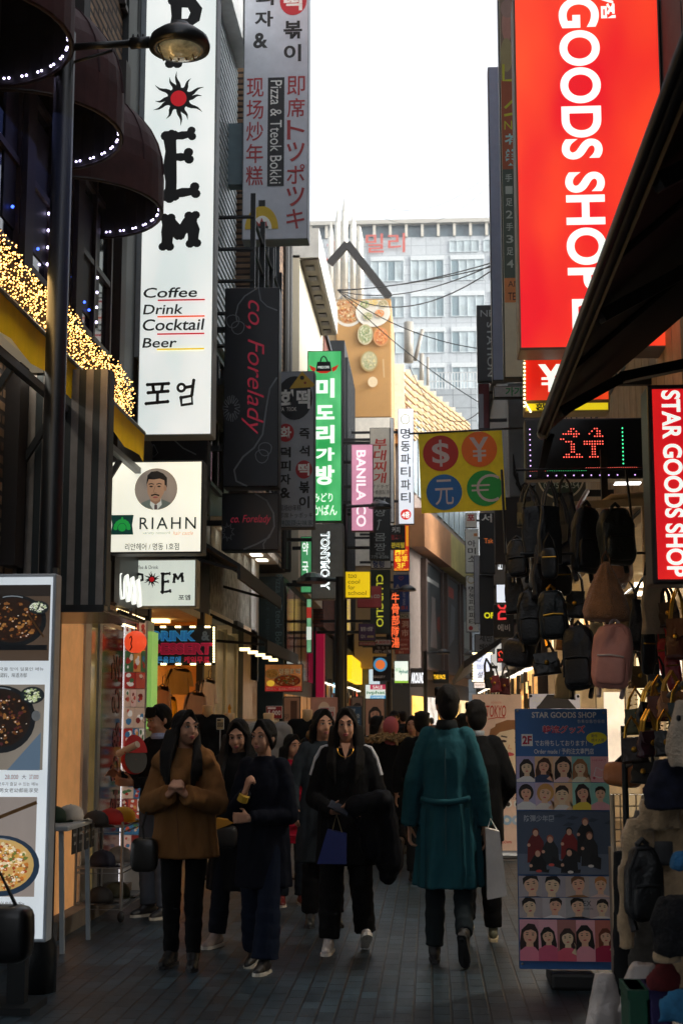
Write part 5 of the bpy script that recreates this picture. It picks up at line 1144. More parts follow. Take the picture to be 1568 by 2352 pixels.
    if hair not in ('hijab', 'cap') and vox < .013:
        for k in range(70):
            a = rnd.uniform(0, 6.28); e_l = rnd.uniform(-.1, 1.3); p = V((.083 * math.cos(e_l) * math.cos(a), .026 + .092 * math.cos(e_l) * math.sin(a), .036 + .096 * math.sin(e_l)))
            if p.y < -.03 and p.z < .09: continue
            h.cap(hp(p * .97), .011 * s, hp(p + V((math.cos(a) * .006, math.sin(a) * .006 , -.02 + rnd.uniform(-.012, .008)))), .005 * s, 6)
    h.build('headscarf' if hair == 'hijab' else ('cap' if hair == 'cap' else 'hair'), hairm, root, smooth=True, vox=max(vox, .009), sm=2)
    if hair == 'cap': bb = MB(); he((0, -.12, .05), (.07, .06, .008), tgt=bb); bb.build('cap_brim', hairm, root, smooth=True)
    # coat
    if coat:
        c = MB(); C = dict(ch=.05, hem=.75, top=1.435, sw=.18, cw=.18, ww=.168, hw=.195, dw=.72, flare=0, sleeve=(.066, .058, .048), fold=.012, collar=.075, end=1.0); C.update(coat)
        N = 56; rg = []
        lv = [(C['top'], .075, .07), (C['top'] - .035, .145, .088), (C['top'] - .075, C['sw'] - .01, .115), (1.25, C['cw'], .15), (1.08, C['ww'], .135), (.93, C['hw'], .15)]
        z = .93
        while z > C['hem'] + .05: z -= .08; z = max(z, C['hem']); t = (.93 - z); lv.append((z, C['hw'] + C['flare'] * t, .15 + C['flare'] * t * .8))
        if lv[-1][0] > C['hem'] + .001: t = .93 - C['hem']; lv.append((C['hem'], C['hw'] + C['flare'] * t, .15 + C['flare'] * t * .8))
        r2 = random.Random(int(Y * 100)); ph = [r2.uniform(0, 6.28) for _ in range(5)]
        dense = []
        for (z0, a0, b0), (z1, a1, b1) in zip(lv, lv[1:]):
            m_ = max(1, int((z0 - z1) / .02))
            for k in range(m_): t = k / m_; dense.append((z0 + (z1 - z0) * t, a0 + (a1 - a0) * t, b0 + (b1 - b0) * t))
        dense.append(lv[-1])
        for z, rx, ry in dense:
            am = C['fold'] * max(0, min(1, (1.34 - z) / .5)) ; row = []
            for k in range(N):
                a = 2 * math.pi * k / N
                f = 1 + am * ((1 - 2 * abs(math.sin(2.5 * a + ph[0] + z * 1.2))) * .8 + .7 * math.sin(9 * a + ph[1] - z * 2) + .5 * math.sin(14 * a + ph[2] + z)) * 2.2 + am * .2 * math.sin(z * 30 + 3 * a + ph[3])
                row.append(q((rx * f * math.cos(a), .008 + ry * f * math.sin(a), z)))
            rg.append(row)
        rg.reverse(); c.rings(rg)
        c.cap(q((-.12, .01, 1.378)), .058 * s, q((.12, .01, 1.378)), .058 * s, 14)
        for sd in (-1, 1):
            a, e, w_ = ARM[sd]; r1, r2_, r3 = C['sleeve']; dn = (w_ - e).normalized(); cu = w_ - dn * .0 * C['end']
            c.cap(q(a + V((-sd * .016, 0, -.004))), (r1 + .005) * s, q(e), r2_ * s, 14)
            pts = [e]; 
            n_ = 14
            for k in range(n_ + 1): pass
            pts = [e + (cu - e) * (k / n_) for k in range(n_ + 1)]; c.tube([q(p) for p in pts], [(r2_ + (r3 - r2_) * k / n_ + .0025 * math.sin(k * 2.9 + sd)) * s for k in range(n_ + 1)], 14)
            n_ = 10; c.tube([q(a + (e - a) * (k / n_)) for k in range(2, n_ + 1)], [(r1 + (r2_ - r1) * k / n_ + .0025 * math.sin(k * 3.3 + sd)) * s for k in range(2, n_ + 1)], 14)
        if C['collar']: c.lathe([(C['collar'] + .012, 0), (C['collar'] + .006, C['ch'] * .5), (C['collar'], C['ch']), (C['collar'] - .012, C['ch'])], q((0, .015, C['top'] - .03)), 20, s, s * .95)
        for ex in C.get('extra', ()): ex(c, q)
        c.build(C.get('name', 'coat'), coatm, root, smooth=True, vox=vox * 1.15, sm=2, wr=C.get('wr', .02))
    # trousers
    if pants:
        t_ = MB(); t_.ell(q((0, .01, .93)), V((.168, .12, .14)) * s)
        for sd in (-1, 1):
            p, kn, an, toe = LEG[sd]; d = (an - kn).normalized(); n_ = 12
            t_.cap(q(p), (pr_ + .018) * s, q(kn), pr_ * s, 14)
            t_.tube([q(kn + (an - kn) * (k / n_) * .97) for k in range(n_ + 1)], [(pr_ + (cuff - pr_) * k / n_ + .0035 * math.sin(k * 2.1 + sd)) * s for k in range(n_ + 1)], 16)
        t_.build('trousers', pants, root, smooth=True, vox=vox * 1.15, sm=1, wr=.014)
    # shoes
    for sd in (-1, 1):
        p, kn, an, toe = LEG[sd]; sh = MB(); sid = V((-toe.y, toe.x, 0)); sid = sid.normalized() if sid.length > .01 else V((1, 0, 0)); up = sid.cross(toe) * -1
        if up.z < 0 and abs(up.z) > .2: up = -up
        B = lambda f, l, u: q(an + toe * f + sid * l + up * u)
        sh.cap(B(-.035, 0, -.035), .036 * s, B(.10, 0, -.05), .036 * s, 12); sh.cap(B(.10, .0, -.052), .040 * s, B(.155, 0, -.06), .030 * s, 12); sh.cap(B(-.01, 0, .02), .041 * s, B(.07, 0, -.03), .036 * s, 12)
        if shoe == 'boot': sh.cap(q(an + (kn - an) * .35), .05 * s, B(-.01, 0, -.02), .046 * s, 12); sh.cap(B(-.04, 0, -.04), .03 * s, B(-.045, 0, -.075), .024 * s, 10)
        so = sh.build('shoe', shoem or BLACK, root, smooth=True, vox=.009, sm=1)
        sl = MB(); pts = [(-.078, .022), (-.06, .034), (0, .034), (.08, .042), (.13, .042), (.17, .03), (.19, .0)]
        ol = pts + [(f, -l) for f, l in reversed(pts[:-1])]
        sl.poly([B(f, l, -.088) for f, l in ol], up * .024 * s); sl.build('sole', solem or mat('#17171a', rough=.7), so)
    root.location = (X, Y, gap if gap is not None else 0)
    return root
HND = lambda d, n, t, curl=.5, spread=.1: dict(d=V(d), n=V(n), t=V(t), curl=curl, spread=spread)
def part(b, name, m, root, **k): return b.build(name, m, root, org=(0, 0, 0), **k)

def px_at(px, Y): return P(px, 1650, Y).x
# 1 woman in the camel wrap coat
Y = 9.5; X = px_at(428, Y)
camel = CLOTH('#74502e', .9); blk = CLOTH('#0a0b0d'); blk2 = CLOTH('#08090c', .8); navy = CLOTH('#0a0e18')
def wrap(c, q):
    for sd in (-1, 1):
        c.cap(q((sd * .06, .05, 1.46)), .04, q((sd * .16, -.06, 1.36)), .05, 10)
    c.cap(q((.12, -.06, 1.42)), .045, q((-.05, -.145, 1.20)), .055, 10); c.cap(q((-.17, -.07, 1.37)), .05, q((-.02, -.15, 1.24)), .06, 10); c.cap(q((-.1, .0, 1.45)), .05, q((-.18, -.05, 1.36)), .05, 10)
w1 = person('woman in a camel wrap coat with hands clasped at her chest', X, Y, 0, 1.64, look=38, nod=-4, hf=.055, hair='long', coatm=camel, pants=blk, pr_=.066, cuff=.052, shoe='boot', shoem=mat('#101012', rough=.5), lip=LIP,
            coat=dict(hem=.72, hw=.215, ww=.205, cw=.195, sw=.185, flare=.14, sleeve=(.07, .078, .07), fold=.012, collar=.085, extra=(wrap,)),
            arms={-1: [(-.235, -.05, 1.08), (-.07, -.27, 1.15), HND((.55, -.25, .6), (.7, .5, -.2), (0, 0, 1), 1.1)], 1: [(.235, -.05, 1.08), (.05, -.27, 1.15), HND((-.55, -.25, .6), (-.7, .5, -.2), (0, 0, 1), 1.1)]},
            legs={-1: [(-.08, -.03, .48), (-.085, .03, .085), (-.25, -1, 0)], 1: [(.075, -.03, .48), (.08, -.06, .085), (.1, -1, 0)]})
b = MB(); b.tube([V((-.235, -.1, 1.0)), V((-.25, -.16, .9)), V((-.235, -.15, .78))], .008, 6); bg = part(b, 'bag_strap', BLACK, w1)
b = MB(); b.ell((-.24, -.13, .72), (.09, .045, .11), 16, 10, .5); part(b, 'shoulder_bag', mat('#15130f', rough=.35), w1, smooth=True)
b = MB(); b.tube([V((.0, -.15, 1.19)), V((-.02, -.2, .98)), V((0, -.19, .74))], .003, 4); part(b, 'coat_seam', mat('#5c3a1c', rough=.9), w1)
# 2 young man looking at a cap
Y = 11.8; X = px_at(368, Y)
m1 = person('young man with bowl cut hair and glasses holding a red cap by the shop', X, Y, R(-38), 1.70, look=-12, nod=10, hair='bowl', coatm=blk, pants=CLOTH('#59616c'), pr_=.082, cuff=.08, shoem=mat('#17181c', rough=.5), solem=mat('#b8b4a8', rough=.6),
            coat=dict(name='sweater', hem=.86, hw=.185, ww=.175, cw=.185, sw=.2, sleeve=(.066, .056, .045), fold=.006, collar=.06),
            arms={-1: [(-.22, -.08, 1.1), (-.10, -.34, 1.13), HND((.1, -.8, .35), (.6, 0, -.5), (.2, .2, .9), .35, .35)], 1: [(.23, -.06, 1.1), (.07, -.33, 1.08), HND((-.3, -.8, .1), (-.6, 0, .4), (0, 0, 1), .5)]})
b = MB(); b.lathe([(.07, 0), (.078, .02), (.07, .05)], (0, .0, 1.43), 20); part(b, 'shirt_collar', mat('#8c98b8', rough=.8), m1)
b = MB()
for sd in (-1, 1): b.tube([V((-.03 + sd * .033 + .024 * math.cos(t), -.115, 1.585 + .022 * math.sin(t))) for t in [k * .5236 for k in range(13)]], .0018, 5)
part(b, 'glasses', mat('#8a6a3a', rough=.3, metal=.6), m1)
# red cap in his hand, a thing of its own
def cap_obj(label, loc, m, rz=0, rx=0, group='baseball caps', brim=None, s=1.0):
    r = thing('baseball_cap', label, 'cap', loc, group, rz); r.rotation_euler = (rx, 0, rz); r.scale = (s, s, s)
    b = MB(); n = 20
    prof = [(.088, 0), (.09, .03), (.082, .065), (.06, .092), (.03, .105), (.004, .108)]
    b.lathe(prof, (0, 0, 0), n, 1, 1.12); b.build('crown', m, r, org=(0, 0, 0), smooth=True)
    b = MB(); pts = [V((.085 * math.cos(R(a)), -.06 - .1 * 0 + .095 * math.sin(R(a)), 0)) for a in (-5, 185)]; out = [V((.088 * math.cos(R(a)), -.045 - (.13 * math.sin(R(a))), .012 - .022 * abs(math.cos(R(a))) )) for a in range(0, 181, 15)]
    b.poly(out, (0, 0, .006)); b.build('brim', brim or m, r, org=(0, 0, 0))
    MB().lathe([(.087, -.003), (.002, -.003)], (0, 0, 0), 20, 1, 1.12, cap=False).build('lining', BLACK, r, org=(0, 0, 0))
    MB().ell((0, 0, .109), (.008, .008, .005), 8, 5).build('button', m, r, org=(0, 0, 0))
    return r
redc = mat('#b01418', rough=.7)
cp = P(312, 1745, 11.4); cap_obj('red cap held in the hands of the young man', cp, redc, rz=R(40), rx=R(-100), brim=redc, s=1.15)
r_ = thing('paper_tube', 'pale rolled paper tube beside the red cap', 'paper roll', P(294, 1722, 11.35)); MB().tube([P(272, 1732, 11.4), P(316, 1710, 11.3)], .028, 14).build('tube', mat('#b8a898', rough=.7), r_)
# 3 woman in black looking down
Y = 10.4; X = px_at(548, Y)
person('woman in a long black coat looking down, beside the camel coat', X, Y, R(-8), 1.58, look=4, nod=16, hair='long', coatm=blk2, pants=navy, shoem=mat('#8a7a74', rough=.6), solem=mat('#b8b2a8', rough=.6), lip=LIP,
       coat=dict(hem=.42, hw=.2, flare=.1, collar=.08), legs={-1: [(-.09, -.1, .49), (-.12, -.12, .09), (-.3, -1, 0)], 1: [(.09, .02, .49), (.10, .12, .10), (.1, -1, 0)]})
w3bag = thing('handbag', 'mustard yellow and black handbag at the side of the woman looking down', 'handbag', P(516, 1935, 10.1))
c = P(516, 1900, 10.15); MB().poly([c + V((-.06, 0, -.02)), c + V((.07, 0, .03)), c + V((.05, 0, .045)), c + V((-.06, 0, .06))][::-1], (0, .09, 0)).build('flap', mat('#b07a1c', rough=.5), w3bag); MB().ell(c + V((0, .045, -.07)), (.085, .045, .08), 14, 9, .5).build('pouch', mat('#1a1614', rough=.5), w3bag, smooth=True)
# 4 woman in navy coat with crossed arms
Y = 9.4; X = px_at(607, Y)
w4 = person('woman with tied back hair and dark navy coat, yellow cuff and raised fist', X, Y, R(-14), 1.58, look=-12, nod=0, hair='tied', coatm=CLOTH('#090d18'), pants=CLOTH('#101828'), pr_=.085, cuff=.105, shoem=mat('#121216', rough=.5), solem=mat('#c4beb2', rough=.6),
            coat=dict(hem=.56, hw=.2, ww=.18, cw=.18, sw=.175, flare=.06, collar=.08, sleeve=(.066, .062, .05)),
            arms={-1: [(-.22, -.05, 1.06), (-.06, -.23, 1.21), HND((.35, -.2, .75), (.6, .6, 0), (.0, .3, 1), 1.35)], 1: [(.225, -.02, 1.05), (-.02, -.22, 1.04), HND((-1, -.1, 0), (0, .9, 0), (0, 0, 1), .7)]},
            legs={-1: [(-.095, .02, .5), (-.115, .16, .12), (-.1, -1, -.25)], 1: [(.085, -.09, .5), (.07, -.13, .085), (0, -1, .05)]})
w4.scale = (.93, .97, 1)
b = MB(); b.tube([V((-.075, -.215, 1.075)), V((-.055, -.222, 1.115))], .037, 12); part(b, 'cuff', mat('#a8861c', rough=.7), w4)
# 5 woman in black top with white sleeve stripes
Y = 10.2; X = px_at(795, Y)
w5 = person('woman in black with white shoulder stripes carrying a folded coat, mid street', X, Y, 0, 1.66, look=0, nod=2, hair='long', coatm=blk2, pants=blk, pr_=.092, cuff=.082, shoem=mat('#b0a8a4', rough=.6), solem=mat('#c8c2ba', rough=.6), lip=LIP,
            coat=dict(name='top', hem=.60, hw=.22, ww=.205, cw=.2, sw=.19, flare=.05, collar=0, sleeve=(.074, .07, .05), top=1.425),
            arms={-1: [(-.255, -.02, 1.07), (-.09, -.25, .985), HND((.7, -.5, .1), (.2, .5, .8), (0, -.5, .8), .6)], 1: [(.26, .0, 1.07), (.2, -.24, 1.0), HND((-.6, -.6, 0), (0, .3, -.9), (0, .4, .8), .6)]},
            legs={-1: [(-.115, -.05, .49), (-.125, -.1, .085), (-.12, -1, 0)], 1: [(.115, -.03, .49), (.14, .05, .12), (.15, -1, .55)]})
w5.scale = (.93, .97, 1); WST = mat('#a8a8ac', rough=.8)
for sd in (-1, 1):
    b = MB(); b.tube([V((sd * .12, -.02, 1.405)), V((sd * .185, -.01, 1.39)), V((sd * .228, -.01, 1.32)), V((sd * .265, -.02, 1.2))], .018, 8); part(b, 'sleeve_stripe', WST, w5)
b = MB(); b.cap((.26, -.27, 1.03), .085, (.08, -.29, 1.0), .08, 12); b.cap((.27, -.24, 1.0), .08, (.31, -.16, .62), .1, 12); b.cap((.14, -.27, .98), .08, (.2, -.22, .7), .08, 12); b.cap((.3, -.12, .7), .07, (.29, -.12, .52), .06, 12)
cc = b.build('folded_coat', CLOTH('#07090f', .7), None, org=(0, 0, 0), smooth=True, vox=.012, sm=2, wr=.035); cc.location = (X, Y, 0); tag(cc, 'dark folded coat draped over the arm of the woman with stripes', 'coat')
ph = thing('phone', 'dark phone in the hand of the woman with shoulder stripes', 'phone', (X - .03, Y - .32, .99)); MB().box(-.075, .075, -.006, .006, -.04, .04).build('case', mat('#1a1c22', rough=.25), ph, org=(0, 0, 0), bevel=.004); MB().box(-.07, .07, -.0075, -.006, -.035, .035).build('screen', mat('#303640', rough=.1), ph, org=(0, 0, 0)); ph.rotation_euler = (R(-50), R(25), 0)
pb = thing('paper_bag', 'small blue paper bag hanging from the hand of the woman with stripes', 'bag', (X - .05, Y - .33, .62)); b = MB(); b.poly([(-.13, 0, 0), (.07, 0, 0), (.07, 0, .2), (-.06, 0, .23)], (0, .08, 0)); b.build('pouch', mat('#13246a', rough=.5), pb, org=(0, 0, 0)); MB().tube([(-.03, .03, .21), (0, .03, .33), (.04, .03, .2)], .004, 5).build('handle', mat('#8a7a50', rough=.5), pb, org=(0, 0, 0))
b = MB(); b.tube([V((.06 * math.cos(R(a)), -.095 + .03 * math.sin(R(a)) * 0 - .04 * abs(math.sin(R(a))), 1.39 + .06 * math.sin(R(a)))) for a in range(180, 361, 20)], .0025, 5); part(b, 'necklace', GOLD, w5)
b = MB(); b.poly([V((-.036, -.086, 1.425)), V((0, -.122, 1.315)), V((.036, -.086, 1.425))], (0, .05, 0)); part(b, 'neckline', SKIN, w5)
# 6 man in the teal trench coat, from behind
Y = 9.75; X = px_at(1026, Y)
tealm = mat('#1a464f', rough=.85, var=.2, scale=4, bump=.4, bscale=8, stretch=(1, 1, .22), spec=.1)
def strapf(c, q): pass
m6 = person('tall man seen from behind in a long teal trench coat with a belted back', X, Y, R(180 - 6), 1.81, look=18, nod=0, hair='short', coatm=tealm, pants=CLOTH('#1a2226'), pr_=.075, cuff=.065, shoe='boot', shoem=mat('#101114', rough=.6),
            coat=dict(hem=.46, hw=.205, ww=.185, cw=.19, sw=.185, flare=.09, fold=.04, collar=.08, sleeve=(.07, .068, .064)), vox=.009,
            arms={-1: [(-.235, .03, 1.12), (-.26, -.03, .84)], 1: [(.24, .05, 1.12), (.285, .0, .84), HND((0, 0, -1), (-1, 0, 0), (0, -1, 0), .8)]},
            legs={-1: [(-.10, -.06, .49), (-.13, .23, .20), (-.05, -.55, -.8)], 1: [(.10, -.03, .49), (.11, -.02, .085), (.12, -1, 0)]})
m6.scale = (.86, .95, 1)
b = MB(); b.tube([V((x, .155 + .03 * (1 - (x / .2) ** 2) , 1.05 + .025 * (x / .2) ** 2 - .02 * x)) for x in [-.19 + .38 * k / 14 for k in range(15)]], .02, 8); part(b, 'belt', tealm, m6, smooth=True)
for x, l in ((-.165, .42), (.175, .50)): b = MB(); b.bar((x, .15, 1.01), (x * 1.05, .17, 1.0 - l), .035, .012); part(b, 'belt_end', tealm, m6)
b = MB(); b.lathe([(.085, 0), (.088, .04), (.078, .085), (.06, .09)], (0, .015, 1.5), 20); part(b, 'inner_collar', CLOTH('#14181a'), m6, smooth=True)
b = MB(); b.tube([V((0, .175 + .012 * math.sin(k), 1.40 - k * .07)) for k in range(14)], .006, 5); part(b, 'back_seam', mat('#173f46', rough=.9), m6)
sb = thing('paper_bag', 'white paper shopping bag in the right hand of the man in teal', 'bag', (px_at(1125, Y), Y - .05, .42)); b = MB(); b.poly([(-.04, -.06, 0), (.09, -.1, 0.03), (.045, -.09, .44), (-.045, -.05, .46)], (.0, .14, 0)); b.build('pouch', mat('#c0bcb8', rough=.6), sb, org=(0, 0, 0)); MB().tube([(-.03, -.02, .45), (-.01, -.02, .52), (.03, -.02, .45)], .004, 5).build('handle', WHITE, sb, org=(0, 0, 0))
# 7 man in black beside him
Y = 10.7; X = px_at(1094, Y)
m7 = person('man in a black jacket seen from behind, just right of the teal coat', X, Y, R(180 + 6), 1.72, look=0, nod=4, hair='short', coatm=blk, pants=blk2, pr_=.09, cuff=.07, shoem=mat('#5a5c4a', rough=.6), solem=mat('#b8a888', rough=.6),
            coat=dict(name='jacket', hem=.70, hw=.21, cw=.205, ww=.2, sw=.195, collar=.08, sleeve=(.078, .07, .06)), legs={1: [(.1, -.02, .49), (.12, .16, .17), (.1, -.9, -.5)], -1: [(-.1, 0, .49), (-.11, 0, .085), (-.15, -1, 0)]},
            arms={1: [(.26, .03, 1.12), (.22, -.2, .96)], -1: [(-.26, .03, 1.1), (-.2, -.2, .95)]})
m7.scale = (.9, .95, 1)
b = MB(); b.lathe([(.062, 0), (.066, .02), (.06, .035)], (0, .01, 1.475), 18); part(b, 'shirt_collar', mat('#7d8288', rough=.8), m7)
# 8 woman with pink headscarf and fur collar
Y = 16.4; X = px_at(897, Y)
m8 = person('woman seen from behind with a pink headscarf and a broad fur collar', X, Y, R(180), 1.60, hair='hijab', hairm=CLOTH('#a85a62'), coatm=blk, pants=blk, shoe='boot', shoem=mat('#1c1714', rough=.7), vox=.011,
            coat=dict(hem=.5, hw=.22, cw=.215, ww=.21, sw=.2, sleeve=(.08, .075, .06)), legs={-1: [(-.1, -.08, .49), (-.12, .2, .26), (-.1, -.4, -.9)], 1: [(.09, 0, .49), (.1, 0, .085), (.1, -1, 0)]}, facef=False)
b = MB(); rnd = random.Random(3)
for k in range(260):
    a = rnd.uniform(0, 6.28); rr = rnd.uniform(.11, .25); c_ = V((rr * 1.1 * math.cos(a), .02 + rr * .72 * math.sin(a), 1.40 - (rr - .11) * .45 + rnd.uniform(-.01, .03))); d = V((math.cos(a), math.sin(a) * .8, rnd.uniform(-.9, .5))).normalized()
    b.cap(c_, .022, c_ + d * .06, .004, 5)
part(b, 'fur_collar', mat('#8a7048', rough=.95, var=.6, scale=30), m8)
# 9 person behind in a red puffer
Y = 12.6; X = px_at(672, Y)
w9 = person('person in a crimson puffer jacket mostly hidden behind the navy coat woman', X, Y, R(15), 1.45, hair='long', coatm=CLOTH('#a0102c', .55), pants=CLOTH('#141a22'), shoem=mat('#5c1614', rough=.5), solem=mat('#b0a8a0'), vox=.011,
            coat=dict(hem=.62, hw=.22, cw=.205, ww=.21, fold=.02, sleeve=(.08, .078, .065)), look=20)
b = MB()
for k in range(8): b.tube([V((.24 * math.cos(R(a)) * 1.02, .16 * math.sin(R(a)) * 1.02, .6 + k * .085)) for a in range(0, 360, 20)], .012, 6, close=True)
part(b, 'quilting', CLOTH('#8a0c26', .55), w9)
# 10 woman in grey tweed beside w5
Y = 11.4; X = px_at(742, Y)
person('woman in a grey tweed coat just behind the left shoulder of the striped woman', X, Y, R(10), 1.66, hair='bob', coatm=CLOTH('#252b30', .95, .5), pants=blk, vox=.011, coat=dict(hem=.5, flare=.08), look=10,
       arms={-1: [(-.25, 0, 1.1), (-.25, -.2, .92)], 1: [(.27, 0, 1.1), (.15, -.25, 1.0)]})
Y = 13.4; X = px_at(738, Y)
w11 = person('short haired person in a black puffer with a tan scarf, behind the tweed coat', X, Y, R(8), 1.66, hair='bowl', coatm=CLOTH('#090b0e', .5), pants=blk, vox=.011, coat=dict(hem=.6, hw=.21, cw=.2, sleeve=(.078, .074, .06)), look=12)
b = MB(); b.tube([V((.1 * math.cos(R(a)), -.01 + .09 * math.sin(R(a)), 1.44 + .015 * math.sin(R(a * 2)))) for a in range(0, 360, 24)], .05, 10, close=True); part(b, 'scarf', CLOTH('#8a6a48'), w11, smooth=True)
# crowd: walkers of the middle distance
LOOK = ['black', 'charcoal', 'navy', 'brown', 'grey', 'olive']; CM = [CLOTH(h) for h in ('#090a0c', '#131517', '#0c111c', '#2a1d14', '#34383c', '#1d1f17')]
def crowd(px, Y, front, col, hair, H, label, look=0):
    f = R(0 if front else 180) + R((px * 7) % 40 - 20)
    return person(label, px_at(px, Y), Y, f, H, hair=hair, coatm=CM[col], pants=CM[(col + 1) % 2], vox=.015 if Y < 30 else .02, facef=front and Y < 26, look=look,
                  coat=dict(hem=.6, flare=.08), group='pedestrians further down the street')
base = [(868, 18, True, 0, 'long', 1.62, 'woman in black with long hair looking to the side, beyond the fur collar', 60),
        (946, 17.5, True, 2, 'bob', 1.62, 'woman with a bob and navy coat between the headscarf and the teal coat', -10),
        (968, 14.5, False, 0, 'short', 1.66, 'dark haired man from behind at the left elbow of the teal coat', 0),
        (1062, 15.5, False, 3, 'long', 1.64, 'long brown haired woman from behind, right of the teal coat head', 0),
        (905, 24, True, 0, 'cap', 1.72, 'man in a dark cap walking beyond the pink headscarf', 0),
        (925, 30, False, 1, 'short', 1.74, 'short haired man in charcoal from behind beyond the dark cap', 0),
        (878, 29, True, 4, 'bob', 1.62, 'woman in grey far behind the woman looking to the side', 0),
        (1075, 26, False, 0, 'short', 1.7, 'man in black from behind near the pale poster banner', 0)]
pp = [crowd(*a) for a in base]
for a, p_ in zip(base, pp): pass
far = [(895, 34, 4), (912, 38, 5), (935, 36, 6), (950, 42, 5), (962, 46, 4), (918, 46, 6), (940, 52, 5), (1060, 33, 5), (1078, 38, 4), (1068, 45, 6), (955, 55, 4), (972, 50, 5), (985, 58, 6), (1045, 52, 4), (1055, 60, 5), (1030, 62, 6), (1082, 50, 5), (1090, 44, 4), (905, 50, 4), (870, 36, 5)]
far += [(850 + (i * 53) % 230, 27 + (i * 7.7) % 33, (0, 1, 2, 3, 4, 5, 6, 7)[i % 8]) for i in range(34)]
WORD = ['black coat', 'charcoal coat', 'navy coat', 'brown coat', 'grey coat', 'olive coat']
for i, (px, Y, src) in enumerate(far):
    o = copy_tree(pp[src]); o.location = (px_at(px, Y), Y, 0); o.rotation_euler.z += R((i * 37) % 50 - 25); k = 1 + .03 * ((i * 5) % 5 - 2); o.scale = (k, k, k)
    c = i % 6; o['label'] = 'distant pedestrian in a ' + WORD[c] + ' within the far crowd at the bend'
    for ch in o.children:
        if ch.name.split('.')[0] in ('coat',): recolor(ch, CM[c])
# person cut by the left edge, close to the camera
Y = 5.2; X = px_at(-185, Y)
pe = person('brown haired person standing at the food menu board', X, Y, R(150), 1.60, hair='long', hairm=mat('#3a2216', rough=.5, var=.4, scale=8), coatm=blk, pants=blk, coat=dict(hem=.6, hw=.22), look=0); pe.rotation_euler.y = R(10)
eb = thing('handbag', 'black leather bag in front of the foot of the food menu board', 'handbag', P(20, 2150, 5.4)); c = P(8, 2145, 5.4); b = MB(); b.ell(c, (.11, .07, .105), 16, 10, .45); b.build('pouch', mat('#0c0c0e', rough=.35), eb, smooth=True); MB().tube([c + V((-.08, 0, .09)), c + V((-.02, 0, .22)), c + V((.05, 0, .09))], .008, 6).build('handle', BLACK, eb)
# ================================================================ street furniture and shop goods, left side
def O(b, name, m, root, **k): return b.build(name, m, root, **k)
# striped fascia box
sw = thing('striped_box', 'projecting shop front box with dark and pale vertical stripes under the yellow awning', 'shop front', (-3.5, 10.1, 2.33))
b = MB(); x = -2.205; i = 0
while x > -5.2:
    b.mk(i % 2).box(x - .05, x, 9.5 + .006 * (i % 2), 9.66, 2.33, 4.0); x -= .05; i += 1
b.build('stripes', [mat('#8a827b', rough=.45, var=.25), mat('#1c2628', rough=.45)], sw)
MB().box(-2.203, -2.19, 9.52, 9.65, 2.36, 4.0).build('end_panel', mat('#2a3030', rough=.5), sw)
MB().box(-5.2, -2.205, 9.52, 10.74, 2.315, 2.329).build('soffit', mat('#6a543c', rough=.25, var=.3), sw)
MB().box(-5.2, -2.19, 9.48, 9.499, 2.31, 2.36).build('trim', BLACK, sw)
YEL_CLOTH = mat('#f0c018', rough=.8, var=.2, scale=3, stretch=(1, 3, 1)); _t = YEL_CLOTH.node_tree; _b = _t.nodes['Principled BSDF']; _tr = _t.nodes.new('ShaderNodeBsdfTranslucent'); _tr.inputs[0].default_value = (*lin('#f4c418'), 1)
_mx = _t.nodes.new('ShaderNodeMixShader'); _mx.inputs[0].default_value = .55; _t.links.new(_b.outputs[0], _mx.inputs[1]); _t.links.new(_tr.outputs[0], _mx.inputs[2]); _t.links.new(_mx.outputs[0], _t.nodes['Material Output'].inputs[0])
# yellow awning and fairy light hedge
ya = thing('yellow_awning', 'long mustard yellow awning over the striped shop front', 'awning', (-2.6, 9, 3.8))
b = MB(); n = 28
for k in range(n):
    y0, y1 = 5.0 + 7.0 * k / n, 5.0 + 7.0 * (k + 1) / n; w0 = .012 * math.sin(k * 1.7); w1 = .012 * math.sin((k + 1) * 1.7)
    b.quad((-2.45 + w0, y0, 3.80 + w0), (-2.45 + w1, y1, 3.80 + w1), (-2.45, y1, 4.05), (-2.45, y0, 4.05))
b.build('valance', YEL_CLOTH, ya)
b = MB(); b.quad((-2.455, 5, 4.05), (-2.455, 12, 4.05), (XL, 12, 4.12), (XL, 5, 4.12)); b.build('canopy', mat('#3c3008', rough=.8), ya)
b = MB(); b.tube([(-2.46, 5, 4.05), (-2.46, 12, 4.05)], .022, 8); b.bar((-2.5, 5, 3.72), (-2.5, 12, 3.72), .05); b.build('bar', mat('#5a5e60', rough=.4), ya)
tl = MB().box(-2.74, -2.66, 6.0, 11.6, 3.98, 4.02).build('tube_lamp', em('#fff0d0', .12, var=0), ya)
l = bpy.data.lights.new('awning_lamp', 'AREA'); l.energy = 2.5; l.color = (1, .93, .8); l.shape = 'RECTANGLE'; l.size = .08; l.size_y = 6
lo = bpy.data.objects.new('awning_lamp', l); COL.objects.link(lo); lo.parent = ya; lo.location = (-.1, 0, .16); lo.rotation_euler = (0, 0, 0)
for y in (6.2, 8.3, 9.4, 11.4): b = MB(); b.bar((-2.5, y, 3.75), (XL, y, 3.2), .04); b.build('arm', IRON, ya)
hg = thing('fairy_light_screen', 'long low screen densely covered with warm fairy lights above the yellow awning', 'light display', (-2.65, 8.5, 4.07))
b = MB(); b.box(-2.80, -2.6, 5.0, 12.0, 4.08, 4.46); b.build('mesh_box', mat('#15140f', rough=.9, bump=1, bscale=40), hg)
b = MB(); rnd = random.Random(11)
